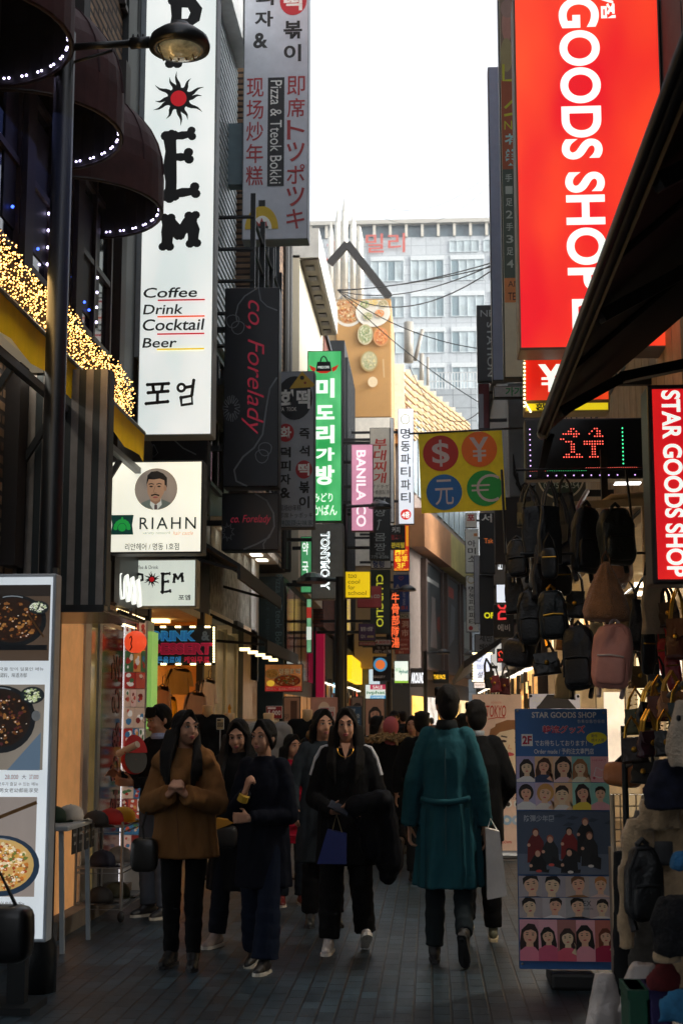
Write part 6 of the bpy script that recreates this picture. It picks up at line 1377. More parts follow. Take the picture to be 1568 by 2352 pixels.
for k in range(4200):
    f = rnd.random(); y = 5.0 + 7.05 * rnd.random()
    if f < .85: c = V((-2.6 + rnd.uniform(.0, .05), y, 4.07 + .44 * rnd.random() + .03 * math.sin(y * 4)))
    else: c = V((-2.8 + .22 * rnd.random(), y, 4.46 + .06 * rnd.random()))
    r_ = rnd.uniform(.0035, .0068); b.add([c + V((r_, 0, 0)), c + V((-r_, 0, 0)), c + V((0, r_, 0)), c + V((0, -r_, 0)), c + V((0, 0, r_)), c + V((0, 0, -r_))], [(0, 2, 4), (2, 1, 4), (1, 3, 4), (3, 0, 4), (2, 0, 5), (1, 2, 5), (3, 1, 5), (0, 3, 5)])
o = b.build('fairy_light', em('#ffb860', 7, sample=False, var=.5, scale=50), hg); o['kind'] = 'stuff'
l = bpy.data.lights.new('fairy_glow', 'AREA'); l.energy = 10; l.color = (1, .62, .22); l.shape = 'RECTANGLE'; l.size = .3; l.size_y = 6
lo = bpy.data.objects.new('fairy_glow', l); COL.objects.link(lo); lo.parent = hg; lo.location = (.2, 0, .2); lo.rotation_euler = (0, R(-90), 0)
# burgundy dome awnings with led strips
DOME = mat('#4a2e31', rough=.75, var=.25); LED = em('#d8ccff', 9, sample=False, var=0); LEDB = em('#3a5cff', 5, sample=False, var=0)
def dome(y, label, blue=False):
    r = thing('dome_awning', label, 'awning', (XL, y, 5.3), 'burgundy dome awnings')
    b = MB(); nu, nv = 18, 8; rg = []
    for j in range(nv + 1):
        e = math.pi / 2 * j / nv; rr = math.cos(e) if j < nv else .001
        rg.append([V((XL + .02 + .66 * rr * math.sin(math.pi * i / nu), y - .70 * rr * math.cos(math.pi * i / nu), 6.02 + .70 * math.sin(e))) for i in range(nu + 1)])
    base = [V((p.x, p.y, 5.74)) for p in rg[0]]; rg.insert(0, base)
    vs = [p for q in rg for p in q]; W = nu + 1
    b.add(vs, [(a * W + i, a * W + i + 1, (a + 1) * W + i + 1, (a + 1) * W + i) for a in range(len(rg) - 1) for i in range(nu)]); b.build('canopy', DOME, r)
    c0 = V((XL + .02, y, 5.9)); b = MB(); b.add([c0 + (p - c0) * .975 for p in vs], [(a * W + i, a * W + i + 1, (a + 1) * W + i + 1, (a + 1) * W + i) for a in range(len(rg) - 1) for i in range(nu)]); b.build('lining', mat('#08080a', rough=.9), r)
    b = MB()
    for i in range(0, nu + 1, 3): b.tube([rg[j][i] + V((.004, 0, 0)) for j in range(1, nv + 1)], .008, 5)
    b.build('seam', mat('#3a1f26', rough=.8), r)
    b = MB(); b.tube([p + V((-.02, 0, .0)) for p in base], .014, 6); b.build('rim', mat('#1c1216', rough=.6), r)
    for i in range(15):
        a = math.pi * (i + .5) / 15; c = V((XL + .02 + .62 * math.sin(a), y - .66 * math.cos(a), 5.765))
        bb = MB()
        for d in (-.017, .017): bb.ell(c + V((d * math.cos(a), d * math.sin(a), .01)), (.0085, .0085, .0085), 6, 4)
        bb.build('led', LED, r)
    MB().box(XL + .01, XL + .03, y - .6, y + .6, 4.9, 5.9).build('back_panel', mat('#0a0d18', rough=.6), r)
    if blue:
        for k in range(4): MB().ell((XL + .05, y + .45, 5.3 - k * .13), (.012,) * 3, 6, 4).build('led', LED, r)
        for k in range(5): MB().ell((XL + .05, y - .45 + k * .16, 5.02 - k * .02), (.012,) * 3, 6, 4).build('led', LEDB, r)
dome(6.6, 'nearest burgundy dome awning above the grey flood light'); dome(8.05, 'burgundy dome awning directly behind the lamp post arm', True); dome(9.5, 'burgundy dome awning between the lamp post and the farthest dome', True); dome(11.05, 'farthest burgundy dome awning, nearest the tall white lit sign', True)
wsp = bpy.data.lights.new('led_glow', 'AREA'); wsp.energy = 1; wsp.color = (.25, .35, 1); wsp.size = 2.5
wo = bpy.data.objects.new('led_glow', wsp); COL.objects.link(wo); wo.location = (XL + .35, 9.2, 5.5); wo.rotation_euler = (0, R(20), 0)
fl = thing('flood_light', 'small grey flood light box under the first dome', 'lamp', (-2.6, 7.2, 5.6)); MB().box(-2.72, -2.55, 7.1, 7.25, 5.5, 5.7).build('case', mat('#30363a', rough=.5), fl, bevel=.01); MB().box(-2.7, -2.57, 7.094, 7.1, 5.52, 5.68).build('lens', glass('#1c2226'), fl); MB().bar((-2.65, 7.2, 5.6), (XL, 7.3, 5.7), .03).build('bracket', IRON, fl)
# lamp post
lp = thing('street_lamp', 'black lamp post with a hooded lamp arm before the tall white sign', 'street lamp', (-2.33, 8.6, 0))
px_, py_ = -2.33, 8.6; tz = P(128, 75, 8.6).z
MB().lathe([(.11, 0), (.11, .25), (.085, .32), (.075, 1.2), (.068, 1.25), (.066, tz), (.03, tz + .02)], (px_, py_, 0), 20).build('pole', mat('#0e1418', rough=.4), lp, smooth=True)
az = P(150, 108, 8.6).z; lx = P(412, 100, 8.6).x
b = MB(); b.tube([(px_, py_, az), (P(305, 95, 8.6).x, py_, az + .015)], .024, 10); b.tube([(px_, py_, az - .12), (P(260, 95, 8.6).x, py_, az - .03)], .01, 6); b.tube([(P(300, 95, 8.6).x, py_, az + .015), (P(345, 95, 8.6).x, py_, az + .02)], .038, 10)
for k in range(3): b.tube([(P(306 + 11 * k, 95, 8.6).x, py_, az + .05), (P(306 + 11 * k, 95, 8.6).x, py_, az + .075)], .008, 6)
b.build('arm', mat('#0e1418', rough=.4), lp, smooth=True)
hd = MB(); hd.lathe([(.195, -.055), (.2, -.03), (.185, .02), (.13, .065), (.075, .085), (.06, .12), (.01, .125)], (lx, py_, az + .02), 28); hood = hd.build('lamp_hood', mat('#10171b', rough=.35), lp, smooth=True)
MB().lathe([(.195, -.05), (.15, -.062), (.14, -.055)], (lx, py_, az + .02), 28).build('rim', mat('#10171b', rough=.35), hood, smooth=True)
MB().lathe([(.145, -.052), (.12, -.085), (.06, -.1), (.005, -.103)], (lx, py_, az + .02), 24).build('lens', mat('#b0a884', rough=.1, var=.6, scale=9, emit=.05), hood, smooth=True)
b = MB()
for k in range(5): b.tube([(lx - .12 + .05 * k, py_ - .09, az - .045), (lx - .11 + .05 * k, py_ + .05, az - .085)], .006, 5)
b.build('lens_ribs', mat('#3a3428', rough=.4), hood)
for z, h, c in ((2.35, .16, '#3a3836'), (1.45, .22, '#8a7a28'), (.95, .15, '#8a7a28'), (1.9, .3, '#20262a')): MB().box(px_ + .045, px_ + .072, py_ - .09, py_ - .05, z, z + h).build('sticker', mat(c, rough=.6), lp)
# far lamp posts
def lamp_post(px, py0, y0, Y, hx, hy, label):
    x = P(px, 1500, Y).x; r = thing('street_lamp', label, 'street lamp', (x, Y, 0), 'far street lamps'); z = P(px, y0, Y).z
    MB().lathe([(.1, 0), (.1, .4), (.07, .45), (.06, z)], (x, Y, 0), 12).build('pole', mat('#0c1114', rough=.4), r)
    e = P(hx, hy, Y); b = MB(); b.tube([(x, Y, z - .05), (e.x, Y, z - .02)], .03, 7); b.build('arm', mat('#0c1114', rough=.4), r); MB().lathe([(.22, -.06), (.2, 0), (.1, .07), (.01, .09)], (e.x, Y, z - .02), 16).build('lamp_hood', mat('#10171b', rough=.4), r)
lamp_post(780, 1640, 1325, 20, 716, 1328, 'street lamp with its black pole rising beside the halo letter box'); lamp_post(789, 1640, 1158, 26.5, 872, 1162, 'street lamp arm reaching across the pink lit sign'); lamp_post(893, 1620, 1350, 34, 935, 1350, 'lamp post standing left of the orange dot matrix sign'); lamp_post(976, 1600, 1496, 42, 1018, 1497, 'lamp post before the tall dark billboards'); lamp_post(1096, 1600, 1500, 44, 1080, 1500, 'lamp post beside the white three syllable sign')
# food menu board
s = Sign('menu_board', 'large white lit food menu board before the black lamp post', (-90, 1318, 118, 2165), 8.0, .12, em('#dfe8ee', .62, var=.04), mat('#aab2ba', rough=.4), rim=.02); s.glow = .55
FR = pr('#4a4038'); EP = lambda h: em(h, .55)
s.rect(-80, 1345, 106, 1524, EP('#57473a')); s.rect(-80, 1345, 106, 1372, EP('#2c2622')); s.dish(20, 1430, 78, 62, '#15181a', '#2a1c14', ['#6a3a1c', '#3a2014', '#8a5a30', '#241812', '#a8743c'], 1, 70, .13); s.dish(82, 1400, 24, 16, '#1c2226', '#20282a', ['#d8dcc0', '#b8c89a', '#e8e8dc'], 2, 40, .22); s.stroke([(60, 1415), (98, 1470)], 4, pr('#8a6034')); s.rect(-80, 1488, 106, 1500, pr('#262a30'))
s.rect(-80, 1372, 0, 1382, pr('#463a30'))
s.t('으로 만들어 국물 맛이 일품인 메뉴', -60, 1540, 100, 1548, FR); s.t('调料，味道浓郁', 0, 1553, 62, 1564, INK)
s.rect(-80, 1580, 104, 1776, EP('#8d8478')); s.dish(5, 1660, 80, 78, '#1a1d20', '#261c16', ['#6a4020', '#2a1814', '#9a6a38', '#1c1410', '#55282a'], 3, 90, .12); s.dish(80, 1605, 28, 20, '#1c2226', '#20282a', ['#c8d0a0', '#e0e4d4', '#9ab070'], 4, 40, .22); s.disc(92, 1652, 10, 12, pr('#d0d4d4')); s.poly([(30, 1776), (104, 1690), (104, 1776)], EP('#5f7488'))
s.t('中', 2, 1786, 12, 1796, INK); s.t('28.000', 26, 1786, 56, 1796, pr('#c02820')); s.t('大', 64, 1786, 74, 1796, INK); s.t('37.000', 81, 1786, 102, 1796, pr('#c02820')); s.t('소 모두가 즐길 수 있는 메뉴', 0, 1803, 102, 1811, FR); s.t('材 男女老幼都能享受', 0, 1816, 102, 1826, INK)
s.rect(-80, 1836, 100, 2058, EP('#9a8f88')); s.stroke([(-40, 1905), (100, 1848)], 8, pr('#8a6030')); s.dish(20, 1990, 90, 68, '#24364a', '#c8a868', ['#e8d8b0', '#d8a048', '#c87830', '#f0ead8', '#8a5a2c', '#a84a20', '#6a7a3a'], 6, 150, .13)
s.t('치즈를 얹어 맛을 낸 메뉴', 0, 2066, 86, 2074, FR); s.t('芝士，炖出特浓美口感。', 0, 2079, 92, 2089, INK); s.rect(-60, 2098, 96, 2100, pr('#8a3a2c')); s.stroke([(55, 2150), (50, 2144), (53, 2141), (56, 2145), (59, 2140), (62, 2145), (55, 2150)], 2, pr('#b02420'))
r = s.done(); MB().box(s.X0 + .3, s.X1 - .12, 8.02, 8.1, 0, s.Z0).build('leg', IRON, r); MB().box(s.X0 + .2, s.X1 - .05, 7.9, 8.25, 0, .04).build('foot', IRON, r)
# cap table and rack
tb = thing('folding_table', 'white folding table with caps on it at the cap shop front', 'table', (-2.85, 10.3, 0)); zt = .86
MB().box(-3.25, -2.5, 9.9, 10.62, zt - .035, zt).build('tabletop', mat('#a8acb0', rough=.5), tb, bevel=.008)
for x, y in ((-2.53, 10.58), (-2.56, 9.95), (-3.2, 10.58)): MB().bar((x, y, zt - .03), (x + .03, y, 0), .03).build('leg', mat('#9aa0a4', rough=.4), tb)
for k, y in enumerate((10.05, 10.22, 10.42, 10.6)):
    tg = MB().box(-2.498, -2.49, y - .05, y + .05, zt - .2, zt - .03).build('price_tag', mat('#1c2126', rough=.5), tb); bb = MB()
    v, f = glyphs('₩15000' if k % 2 else '₩8000'); bb.add([(-2.488, y + .04 - a * .022, zt - .14 + c * .03) for a, c in v], f); v, f = glyphs('CAP SALE'); bb.add([(-2.488, y + .045 - a * .02, zt - .08 + c * .03) for a, c in v], f); bb.build('lettering', WHITE, tg)
for k, (x, y, h, lb) in enumerate(((-2.95, 10.1, '#d8a49a', 'pink cap nearest the viewer on the folding table'), (-2.82, 10.2, '#12204a', 'navy cap on the folding table'), (-2.72, 10.33, '#15301e', 'dark green cap on the folding table'), (-2.63, 10.48, '#c8c0b8', 'white cap at the far corner of the folding table'), (-3.0, 9.98, '#c89a2c', 'yellow cap at the near end of the folding table'))):
    cap_obj(lb, (x, y, zt + .005), mat(h, rough=.75), R(60), R(0), s=1.0)
rk = thing('wire_rack', 'black wire rack on castors holding caps beside the cap shop door', 'rack', (-2.62, 11.9, 0))
for x in (-2.82, -2.45):
    for y in (11.45, 12.35): MB().tube([(x, y, .09), (x, y, .78)], .012, 8).build('post', STEEL, rk); MB().ell((x, y, .045), (.03, .02, .045), 12, 8).build('castor', BLACK, rk, smooth=True)
for z in (.14, .42, .74):
    b = MB(); b.tube([(-2.82, 11.45, z), (-2.45, 11.45, z), (-2.45, 12.35, z), (-2.82, 12.35, z)], .008, 6, close=True); b.tube([(-2.82, 11.45, z - .04), (-2.45, 11.45, z - .04), (-2.45, 12.35, z - .04), (-2.82, 12.35, z - .04)], .006, 6, close=True)
    for k in range(14): b.tube([(-2.82, 11.47 + .066 * k, z), (-2.45, 11.47 + .066 * k, z)], .003, 4)
    b.build('shelf', STEEL, rk)
for x, y, z, h, lb in ((-2.68, 11.5, .745, '#141416', 'black cap on top of the wire rack'), (-2.62, 11.78, .745, '#a81a16', 'red cap on top of the wire rack'), (-2.57, 12.02, .745, '#d8a01c', 'yellow cap on top of the wire rack'), (-2.64, 11.6, .425, '#141a30', 'navy cap on the middle shelf of the wire rack'), (-2.58, 11.95, .425, '#a8a4a0', 'pale grey cap on the middle shelf of the wire rack'), (-2.64, 11.55, .145, '#17181a', 'black cap on the lowest shelf of the wire rack'), (-2.58, 11.9, .145, '#3c3c2a', 'olive cap on the lowest shelf of the wire rack')):
    cap_obj(lb, (x, y, z), mat(h, rough=.75), R(50), s=1.12)
vs_ = Sign('vertical_sign', 'tall narrow pale standing sign with black Korean letters beside the poster pillar', (291, 1490, 303, 2040), 13.5, .06, mat('#a8a89c', rough=.5), DARK)
for i, ch in enumerate('리안헤어'): vs_.t(ch, 292.5, 1520 + i * 38, 301.5, 1540 + i * 38, INK, bold=.02)
vs_.t('SO BBO-YO YOU', 294, 1760, 300, 2000, INK, rot=-90, bold=.02); vs_.done()
# clothes hanging in the lit shop
def garment(px, py, w, h, Y, m, label, sleeves=True):
    c = P(px, py, Y); k = Y / F; r = thing('hanging_top', label, 'garment', c, 'tops hanging in the clothes shop'); b = MB(); W, H = w * k / 2, h * k
    b.poly([c + V((-W * .35, 0, 0)), c + V((-W * .2, 0, -H * .06)), c + V((W * .2, 0, -H * .06)), c + V((W * .35, 0, 0)), c + V((W * .8, 0, -H * .15)), c + V((W, 0, -H * .7)), c + V((W * .75, 0, -H * .7)), c + V((W * .62, 0, -H * .35)), c + V((W * .7, 0, -H)), c + V((-W * .7, 0, -H)), c + V((-W * .62, 0, -H * .35)), c + V((-W * .75, 0, -H * .7)), c + V((-W, 0, -H * .7)), c + V((-W * .8, 0, -H * .15))], (0, .06, 0)); b.build('cloth', m, r, bevel=.02)
    b = MB(); b.tube([c + V((-W * .7, .03, -H * .1)), c + V((0, .03, .02)), c + V((W * .7, .03, -H * .1))], .008, 5); b.tube([c + V((0, .03, .02)), c + V((0, .03, .09)), c + V((.03, .03, .12)), c + V((.03, .03, .08))], .005, 5); b.build('hanger', mat('#7a5a30', rough=.5), r)
garment(372, 1575, 45, 95, 14.9, CLOTH('#c8a078'), 'peach camisole top hanging left of the doorway'); garment(448, 1590, 60, 75, 15.3, CLOTH('#b89a80'), 'beige knit top hanging under the bulb framed board'); garment(478, 1560, 45, 80, 15.8, CLOTH('#d8d0c0'), 'white and black blouse hanging right of the beige knit'); garment(410, 1535, 70, 60, 16.5, CLOTH('#a88a50'), 'cream jumper hanging deep in the clothes shop'); garment(392, 1600, 30, 70, 16.6, CLOTH('#c89018'), 'small yellow top hanging deep in the clothes shop')
# mannequin busts on the pavement stand
def bust(px, py, Y, m, label, neck=True, w=.2, sleeve=None, lace=None, chain=False, h=.75):
    c = P(px, py, Y); r = thing('mannequin', label, 'mannequin', (c.x, Y, c.z - h), 'mannequin busts outside the clothes shop')
    b = MB(); b.ell(c + V((0, 0, -.40)), (w * .8, .11, .2)); b.ell(c + V((0, 0, -.25)), (w * .88, .115, .14)); b.cap(c + V((-w * .72, 0, -.145)), .065, c + V((w * .72, 0, -.145)), .065); b.ell(c + V((0, 0, -.62)), (w * .82, .12, .2)); b.cap(c + V((0, 0, -.15)), .066, c + V((0, 0, -.11)), .058)
    if sleeve is None:
        for sd in (-1, 1): b.cap(c + V((sd * w * .85, 0, -.16)), .062, c + V((sd * w * 1.25, -.02, -.62)), .05)
    b.build('top', m, r, smooth=True, vox=.012, sm=2)
    MB().lathe([(.058, -.12), (.05, -.04), (.054, 0), (.045, .008), (.002, .01)], c, 16).build('neck', mat('#c8a880', rough=.5), r, smooth=True)
    MB().tube([c + V((0, .02, -.7)), V((c.x, Y + .02, 0))], .018, 8).build('stand', IRON, r); MB().lathe([(.16, 0), (.16, .02), (.02, .03)], (c.x, Y + .02, 0), 16).build('base', IRON, r)
    if sleeve:
        for sd in (-1, 1):
            b = MB(); p = c + V((sd * w * .88, 0, -.16))
            for k in range(6): b.ell(p + V((sd * (.03 + .02 * k), -.01, -.06 - .075 * k)), (.062 + .008 * (k % 2), .06, .05), 12, 8)
            b.build('sleeve', sleeve, r, smooth=True, vox=.012, sm=1)
    if lace: b = MB(); b.tube([c + V(((.07 + .008 * (i % 2)) * math.cos(R(a)), .065 * math.sin(R(a)), -.085 + .012 * (i % 2))) for i, a in enumerate(range(0, 360, 18))], .014, 6, close=True); b.build('lace_collar', lace, r)
    if chain: b = MB(); b.tube([c + V((.07 * math.sin(t), -.075 - .05 * math.sin(abs(t)) * 0 - .045, -.1 - .19 * (1 - abs(t) / 1.57))) for t in [-1.57 + .157 * k for k in range(21)]], .006, 5); b.build('necklace', GOLD, r); MB().lathe([(.018, .01), (.012, .04), (.02, .06), (.004, .1)], c, 10).build('finial', GOLD, r)
bust(477, 1622, 14.6, CLOTH('#121214'), 'bust in a plain black top behind the camel coat'); bust(527, 1640, 14.8, CLOTH('#101012'), 'bust in black with a gold chain and finial', chain=True)
bust(617, 1640, 13.8, CLOTH('#8a8682'), 'bust in a grey jumper with a lace collar', lace=mat('#c8b89a', rough=.8)); bust(706, 1632, 14.6, CLOTH('#0f1012'), 'bust in a black vest with ruffled white sleeves', sleeve=CLOTH('#c8c4be'))
pn = thing('display_panel', 'white perforated display panel behind the mannequin busts', 'panel', (-1.7, 15.2, .3)); a, c = P(560, 1657, 15.2), P(700, 1657, 15.2); MB().box(a.x, c.x, 15.2, 15.24, .3, a.z).build('panel', mat('#b8b4ac', rough=.6), pn)
for x in (a.x + .05, c.x - .08): MB().box(x, x + .03, 15.24, 15.3, 0, a.z).build('leg', STEEL, pn)
b = MB()
for i in range(9):
    for j in range(10): b.ell((a.x + .08 + i * .065, 15.199, .5 + j * .11), (.006, .004, .006), 6, 4)
o = b.build('hole', BLACK, pn); o['kind'] = 'stuff'
pn2 = thing('display_panel', 'cream lit panel behind the bust with the gold chain', 'panel', (-2.1, 16.2, .3)); a, c = P(485, 1652, 16.2), P(640, 1652, 16.2); MB().box(a.x, c.x, 16.2, 16.25, .0, a.z).build('panel', mat('#c8b890', rough=.6), pn2); MB().box(a.x - .02, a.x, 16.2, 16.26, 0, a.z + .02).build('trim', WHITE, pn2)
def card(px0, py0, px1, py1, Y, h, txt, tc, label, case='#d8d4d0'):
    s = Sign('price_card', label, (px0, py0, px1, py1), Y, .015, mat(h, rough=.6), mat(case, rough=.6), rim=.004); W, H_ = px1 - px0, py1 - py0
    s.t(txt, px0 + W * .12, py0 + H_ * .35, px1 - W * .08, py0 + H_ * .8, pr(tc), bold=.03); s.rect(px0 + W * .1, py0 + H_ * .1, px0 + W * .6, py0 + H_ * .25, pr(tc)); r = s.done(); MB().tube([((s.X0 + s.X1) / 2, Y + .01, s.Z0), ((s.X0 + s.X1) / 2, Y + .01, .5)], .006, 5).build('stem', STEEL, r)
card(611, 1622, 648, 1651, 15.4, '#8a1420', '5,000', '#e0d8d4', 'dark red price card reading five thousand'); card(733, 1624, 769, 1655, 15.6, '#c8b4ac', '1,900', '#b02028', 'pale price card with red figures beside the pink banner'); card(497, 1650, 514, 1676, 14.2, '#b89a70', '000', '#2a2018', 'tan price card half hidden behind the camel coat woman')
s = Sign('banner', 'pink banner behind the pale price card', (713, 1602, 775, 1760), 17, .02, mat('#b88a7a', rough=.6), mat('#a87a6c', rough=.6)); s.disc(744, 1632, 14, 20, pr('#d8c4b0')); s.rect(716, 1690, 772, 1694, WHITE); s.done()
s = Sign('poster', 'beige bag poster beside the dark shop door', (650, 1600, 690, 1690), 19, .02, mat('#a8826c', rough=.6), DARK); s.rect(667, 1610, 682, 1660, pr('#5a3a2a')); s.t('구입하', 651, 1640, 664, 1652, INK); s.done()
s = Sign('poster_stand', 'blue poster stand announcing something new beyond the striped woman', (796, 1622, 832, 1740), 15.5, .03, mat('#274a68', rough=.5, var=.3), BLACK); s.t('NEW', 800, 1628, 816, 1636, WHITE); s.t('세일중', 800, 1640, 826, 1650, WHITE); s.t('비비로', 802, 1654, 826, 1662, pr('#9ab8c8')); r = s.done(); MB().box(s.X0, s.X0 + .03, 15.55, 15.6, 0, s.Z0).build('leg', IRON, r); MB().box(s.X1 - .03, s.X1, 15.55, 15.6, 0, s.Z0).build('leg', IRON, r)
s = Sign('beauty_poster', 'cosmetics poster with a pale cheek close up behind the blue new-goods stand', (806, 1600, 834, 1700), 21, .03, mat('#a88a7c', rough=.5), DARK); s.portrait(808, 1602, 832, 1698, '#8a7468', '#2a1c18', '#c49a84', '#9a8478', head=.5, cyo=.3); s.done()
s = Sign('beauty_poster', 'cosmetics poster with a dark haired woman above blue print', (838, 1605, 884, 1790), 20, .03, mat('#b8c4cc', rough=.5), DARK); s.portrait(840, 1607, 882, 1690, '#b8907c', '#17110f', '#c89a86', '#b08a78', head=.34); s.t('ART', 842, 1700, 860, 1708, pr('#2a6aa0'), bold=.03); s.rect(842, 1715, 880, 1760, pr('#7aa8c8')); r = s.done(); MB().box(s.X0, s.X1, 20.03, 20.06, 0, s.Z0).build('support', DARK, r)
# ================================================================ right side: awning, posters, bag stall
aw = thing('stall_awning', 'huge dark maroon awning over the bag stall', 'awning', (1.2, 6, 3.2))
MAR = mat('#1a0709', rough=.85, var=.2)
fx, fz = .752, 3.4; y0, y1 = 2.2, 9.0
b = MB(); b.poly([(fx, y0, fz), (XR, y0, 4.25), (XR, y0, 4.28), (fx, y0, fz + .03)], (0, y1 - y0, 0)); b.build('canopy', MAR, aw)
b = MB(); b.tube([(fx - .01, y0, fz + .01), (fx - .01, y1, fz + .01)], .022, 12); b.bar((fx - .04, y0, fz + .03), (fx - .04, y1, fz + .03), .02, .05); b.build('front_bar', mat('#0c0e0f', rough=.6), aw, smooth=True)
MB().tube([(fx - .01, y1 - .02, fz + .01), (fx - .01, y1 + .03, fz + .01)], .042, 12).build('end_cap', mat('#8a8c8e', rough=.4), aw)
b = MB(); b.quad((fx, y0, fz - .045), (fx, y1, fz - .045), (fx, y1, fz), (fx, y0, fz)); b.poly([(fx, y1 - .01, fz), (fx - .06, y1 - .01, fz - .28), (fx - .03, y1 - .01, fz - .29), (fx + .06, y1 - .01, fz)], (0, .03, 0)); b.build('valance', mat('#100809', rough=.8), aw)
for y in (4.6, 6.2, 8.2): b = MB(); b.bar((fx + .02, y, fz - .03), (1.15, y + .12, fz + .2), .06); b.bar((1.15, y + .12, fz + .2), (XR, y - .2, fz + .25), .06); b.build('arm', mat('#0d0f11', rough=.6), aw)
b = MB()
for y in (3.8, 5.4, 7.2): b.tube([(fx, y, fz - .01), (XR, y, 4.23)], .02, 6)
b.build('seam', mat('#0c0406', rough=.9), aw)
# posters on stands
PRB[0] = 1.75
def grid_portraits(s, x0, y0, x1, y1, nx, bgs, hairs, cloths, styles, seed, head=.32):
    W = (x1 - x0) / nx
    head *= 1.12
    for i in range(nx): s.portrait(x0 + W * i, y0, x0 + W * (i + 1), y1, bgs[i % len(bgs)], hairs[i % len(hairs)], ['#c8987e', '#d0a488', '#c09078'][(i + seed) % 3], cloths[i % len(cloths)], styles[i % len(styles)], seed + i, head, cxo=(-.06, .05, 0, .04)[(i + seed) % 4], cyo=(.40, .44, .38)[(i + seed) % 3])
s = Sign('poster_stand', 'tall blue poster stand with rows of small portraits', (1187, 1628, 1402, 2228), 8.9, .03, mat('#3c6eb0', rough=.4, var=.08), mat('#1a2c4c', rough=.5), rim=.002)
W_ = pr('#b8bcc4'); s.t('STAR GOODS SHOP', 1226, 1636, 1376, 1650, W_, bold=.025); s.t('한/류/상/품/전/문/점', 1332, 1654, 1394, 1662, W_); s.t('韓流グッズ', 1250, 1667, 1350, 1687, pr('#c8a0a8'), bold=.05); s.t('韓流グッズ', 1251, 1668, 1349, 1686, pr('#a8283c'), bold=.015)
s.rect(1201, 1688, 1227, 1716, W_); s.t('2F', 1203, 1692, 1225, 1712, pr('#8a1c34'), bold=.04); s.t('でお待ちしております！', 1232, 1702, 1352, 1716, W_, bold=.01); s.t('Order made / 予約注文専門店', 1230, 1721, 1368, 1735, W_, bold=.008)
s.disc(1375, 1697, 24, 14, pr('#c8b428')); s.poly([(1368, 1708), (1366, 1716), (1380, 1709)], pr('#c8b428')); s.t('新作', 1363, 1688, 1377, 1696, pr('#20304c')); s.t('続々入荷', 1363, 1698, 1392, 1706, pr('#20304c'))
grid_portraits(s, 1188, 1740, 1359, 1800, 4, ['#9088a8', '#b89a78', '#c8a08c', '#6a9a98'], ['#1c1412', '#3a2218', '#1a1214', '#7a5434'], ['#c8c0bc', '#283450', '#d0a0a8', '#c8b8a8'], ['long'], 1)
s.rect(1359, 1740, 1401, 1800, pr('#c88a90')); s.t('HEART', 1364, 1747, 1396, 1751, pr('#a04858')); s.stroke([(1366, 1785), (1372, 1765), (1385, 1772), (1395, 1768), (1394, 1785), (1380, 1790), (1366, 1785)], 2, pr('#d8b4b4')); s.disc(1367, 1790, 3, 3, pr('#a03848'))
grid_portraits(s, 1188, 1801, 1401, 1864, 5, ['#8c88a4', '#a090a4', '#b89878', '#7aa49a', '#6ea098'], ['#17120f', '#a87c44', '#2a1c16', '#241814', '#17120f'], ['#c8c4c0', '#c8b4b0', '#c0b8b8', '#c8a83c', '#c88a94'], ['bob', 'bob', 'tied', 'long', 'tied'], 2)
s.rect(1188, 1867, 1401, 2012, pr('#3a4658')); s.rect(1188, 1965, 1401, 2012, pr('#525c6c')); s.t('防彈少年團', 1203, 1876, 1272, 1891, pr('#8a929c'), bold=.01)
for x, y, hh in ((1270, 1880, -30), (1300, 1885, 20), (1345, 1890, -25), (1385, 1895, 15), (1290, 1900, -10)): s.poly([(x, y), (x + 14, y - 8), (x + 30, y - 4), (x + 16, y + 2)], pr('#2a3644'))
for i, (x, y, hr, cl, hgt) in enumerate(((1229, 1915, '#5a2a20', '#5a1c1c', 70), (1262, 1930, '#8a4a3c', '#1c2024', 60), (1306, 1912, '#17120f', '#6a1c1c', 65), (1343, 1890, '#7a4a40', '#0f1216', 80), (1352, 1922, '#6a4438', '#1a1c20', 70), (1233, 1962, '#6a1c1c', '#0f1114', 42), (1305, 1960, '#120f0e', '#101216', 48))):
    s.poly([(x - 8, y + 6), (x + 8, y + 6), (x + 18, y + 22), (x + 20, min(y + hgt, 2008)), (x - 20, min(y + hgt, 2008)), (x - 18, y + 22)], pr(cl), 'printed_photo'); s.poly([(x + 4, y + 40), (x + 26, min(y + 52, 2000)), (x + 24, min(y + hgt + 8, 2008)), (x - 2, min(y + hgt, 2008))], pr('#14161a'), 'printed_photo'); s.disc(x, y, 8, 9, pr(hr), 'printed_photo', 14); s.disc(x, y + 2.5, 6, 7.5, pr('#b08a74'), 'printed_photo', 14); s.disc(x - 16, min(y + 30, 2000), 4, 4, pr('#b08a74'), 'printed_photo', 8); s.disc(x + 2, min(y + hgt, 2006), 7, 3.5, pr('#a8423c' if i % 2 else '#b8b4b0'), 'printed_photo', 8)
grid_portraits(s, 1188, 2015, 1401, 2063, 4, ['#8a868a', '#86828a', '#948a86', '#8c8a90'], ['#17120f', '#120f0e', '#5a3c24', '#9a6434'], ['#20283a', '#14161c', '#7a5a3c', '#b09a94'], ['x'], 3, .3)
grid_portraits(s, 1188, 2064, 1401, 2110, 4, ['#8e8688', '#9a9496', '#8c8a8c', '#a09090'], ['#15110f', '#1a1614', '#120f0e', '#15110f'], ['#a8a0a0', '#b8b8bc', '#14161c', '#c0b4b0'], ['x'], 4, .3); s.t('EX', 1334, 2070, 1352, 2082, pr('#2a3038')); s.t('WE ARE ONE', 1332, 2086, 1356, 2090, pr('#2a3038'))
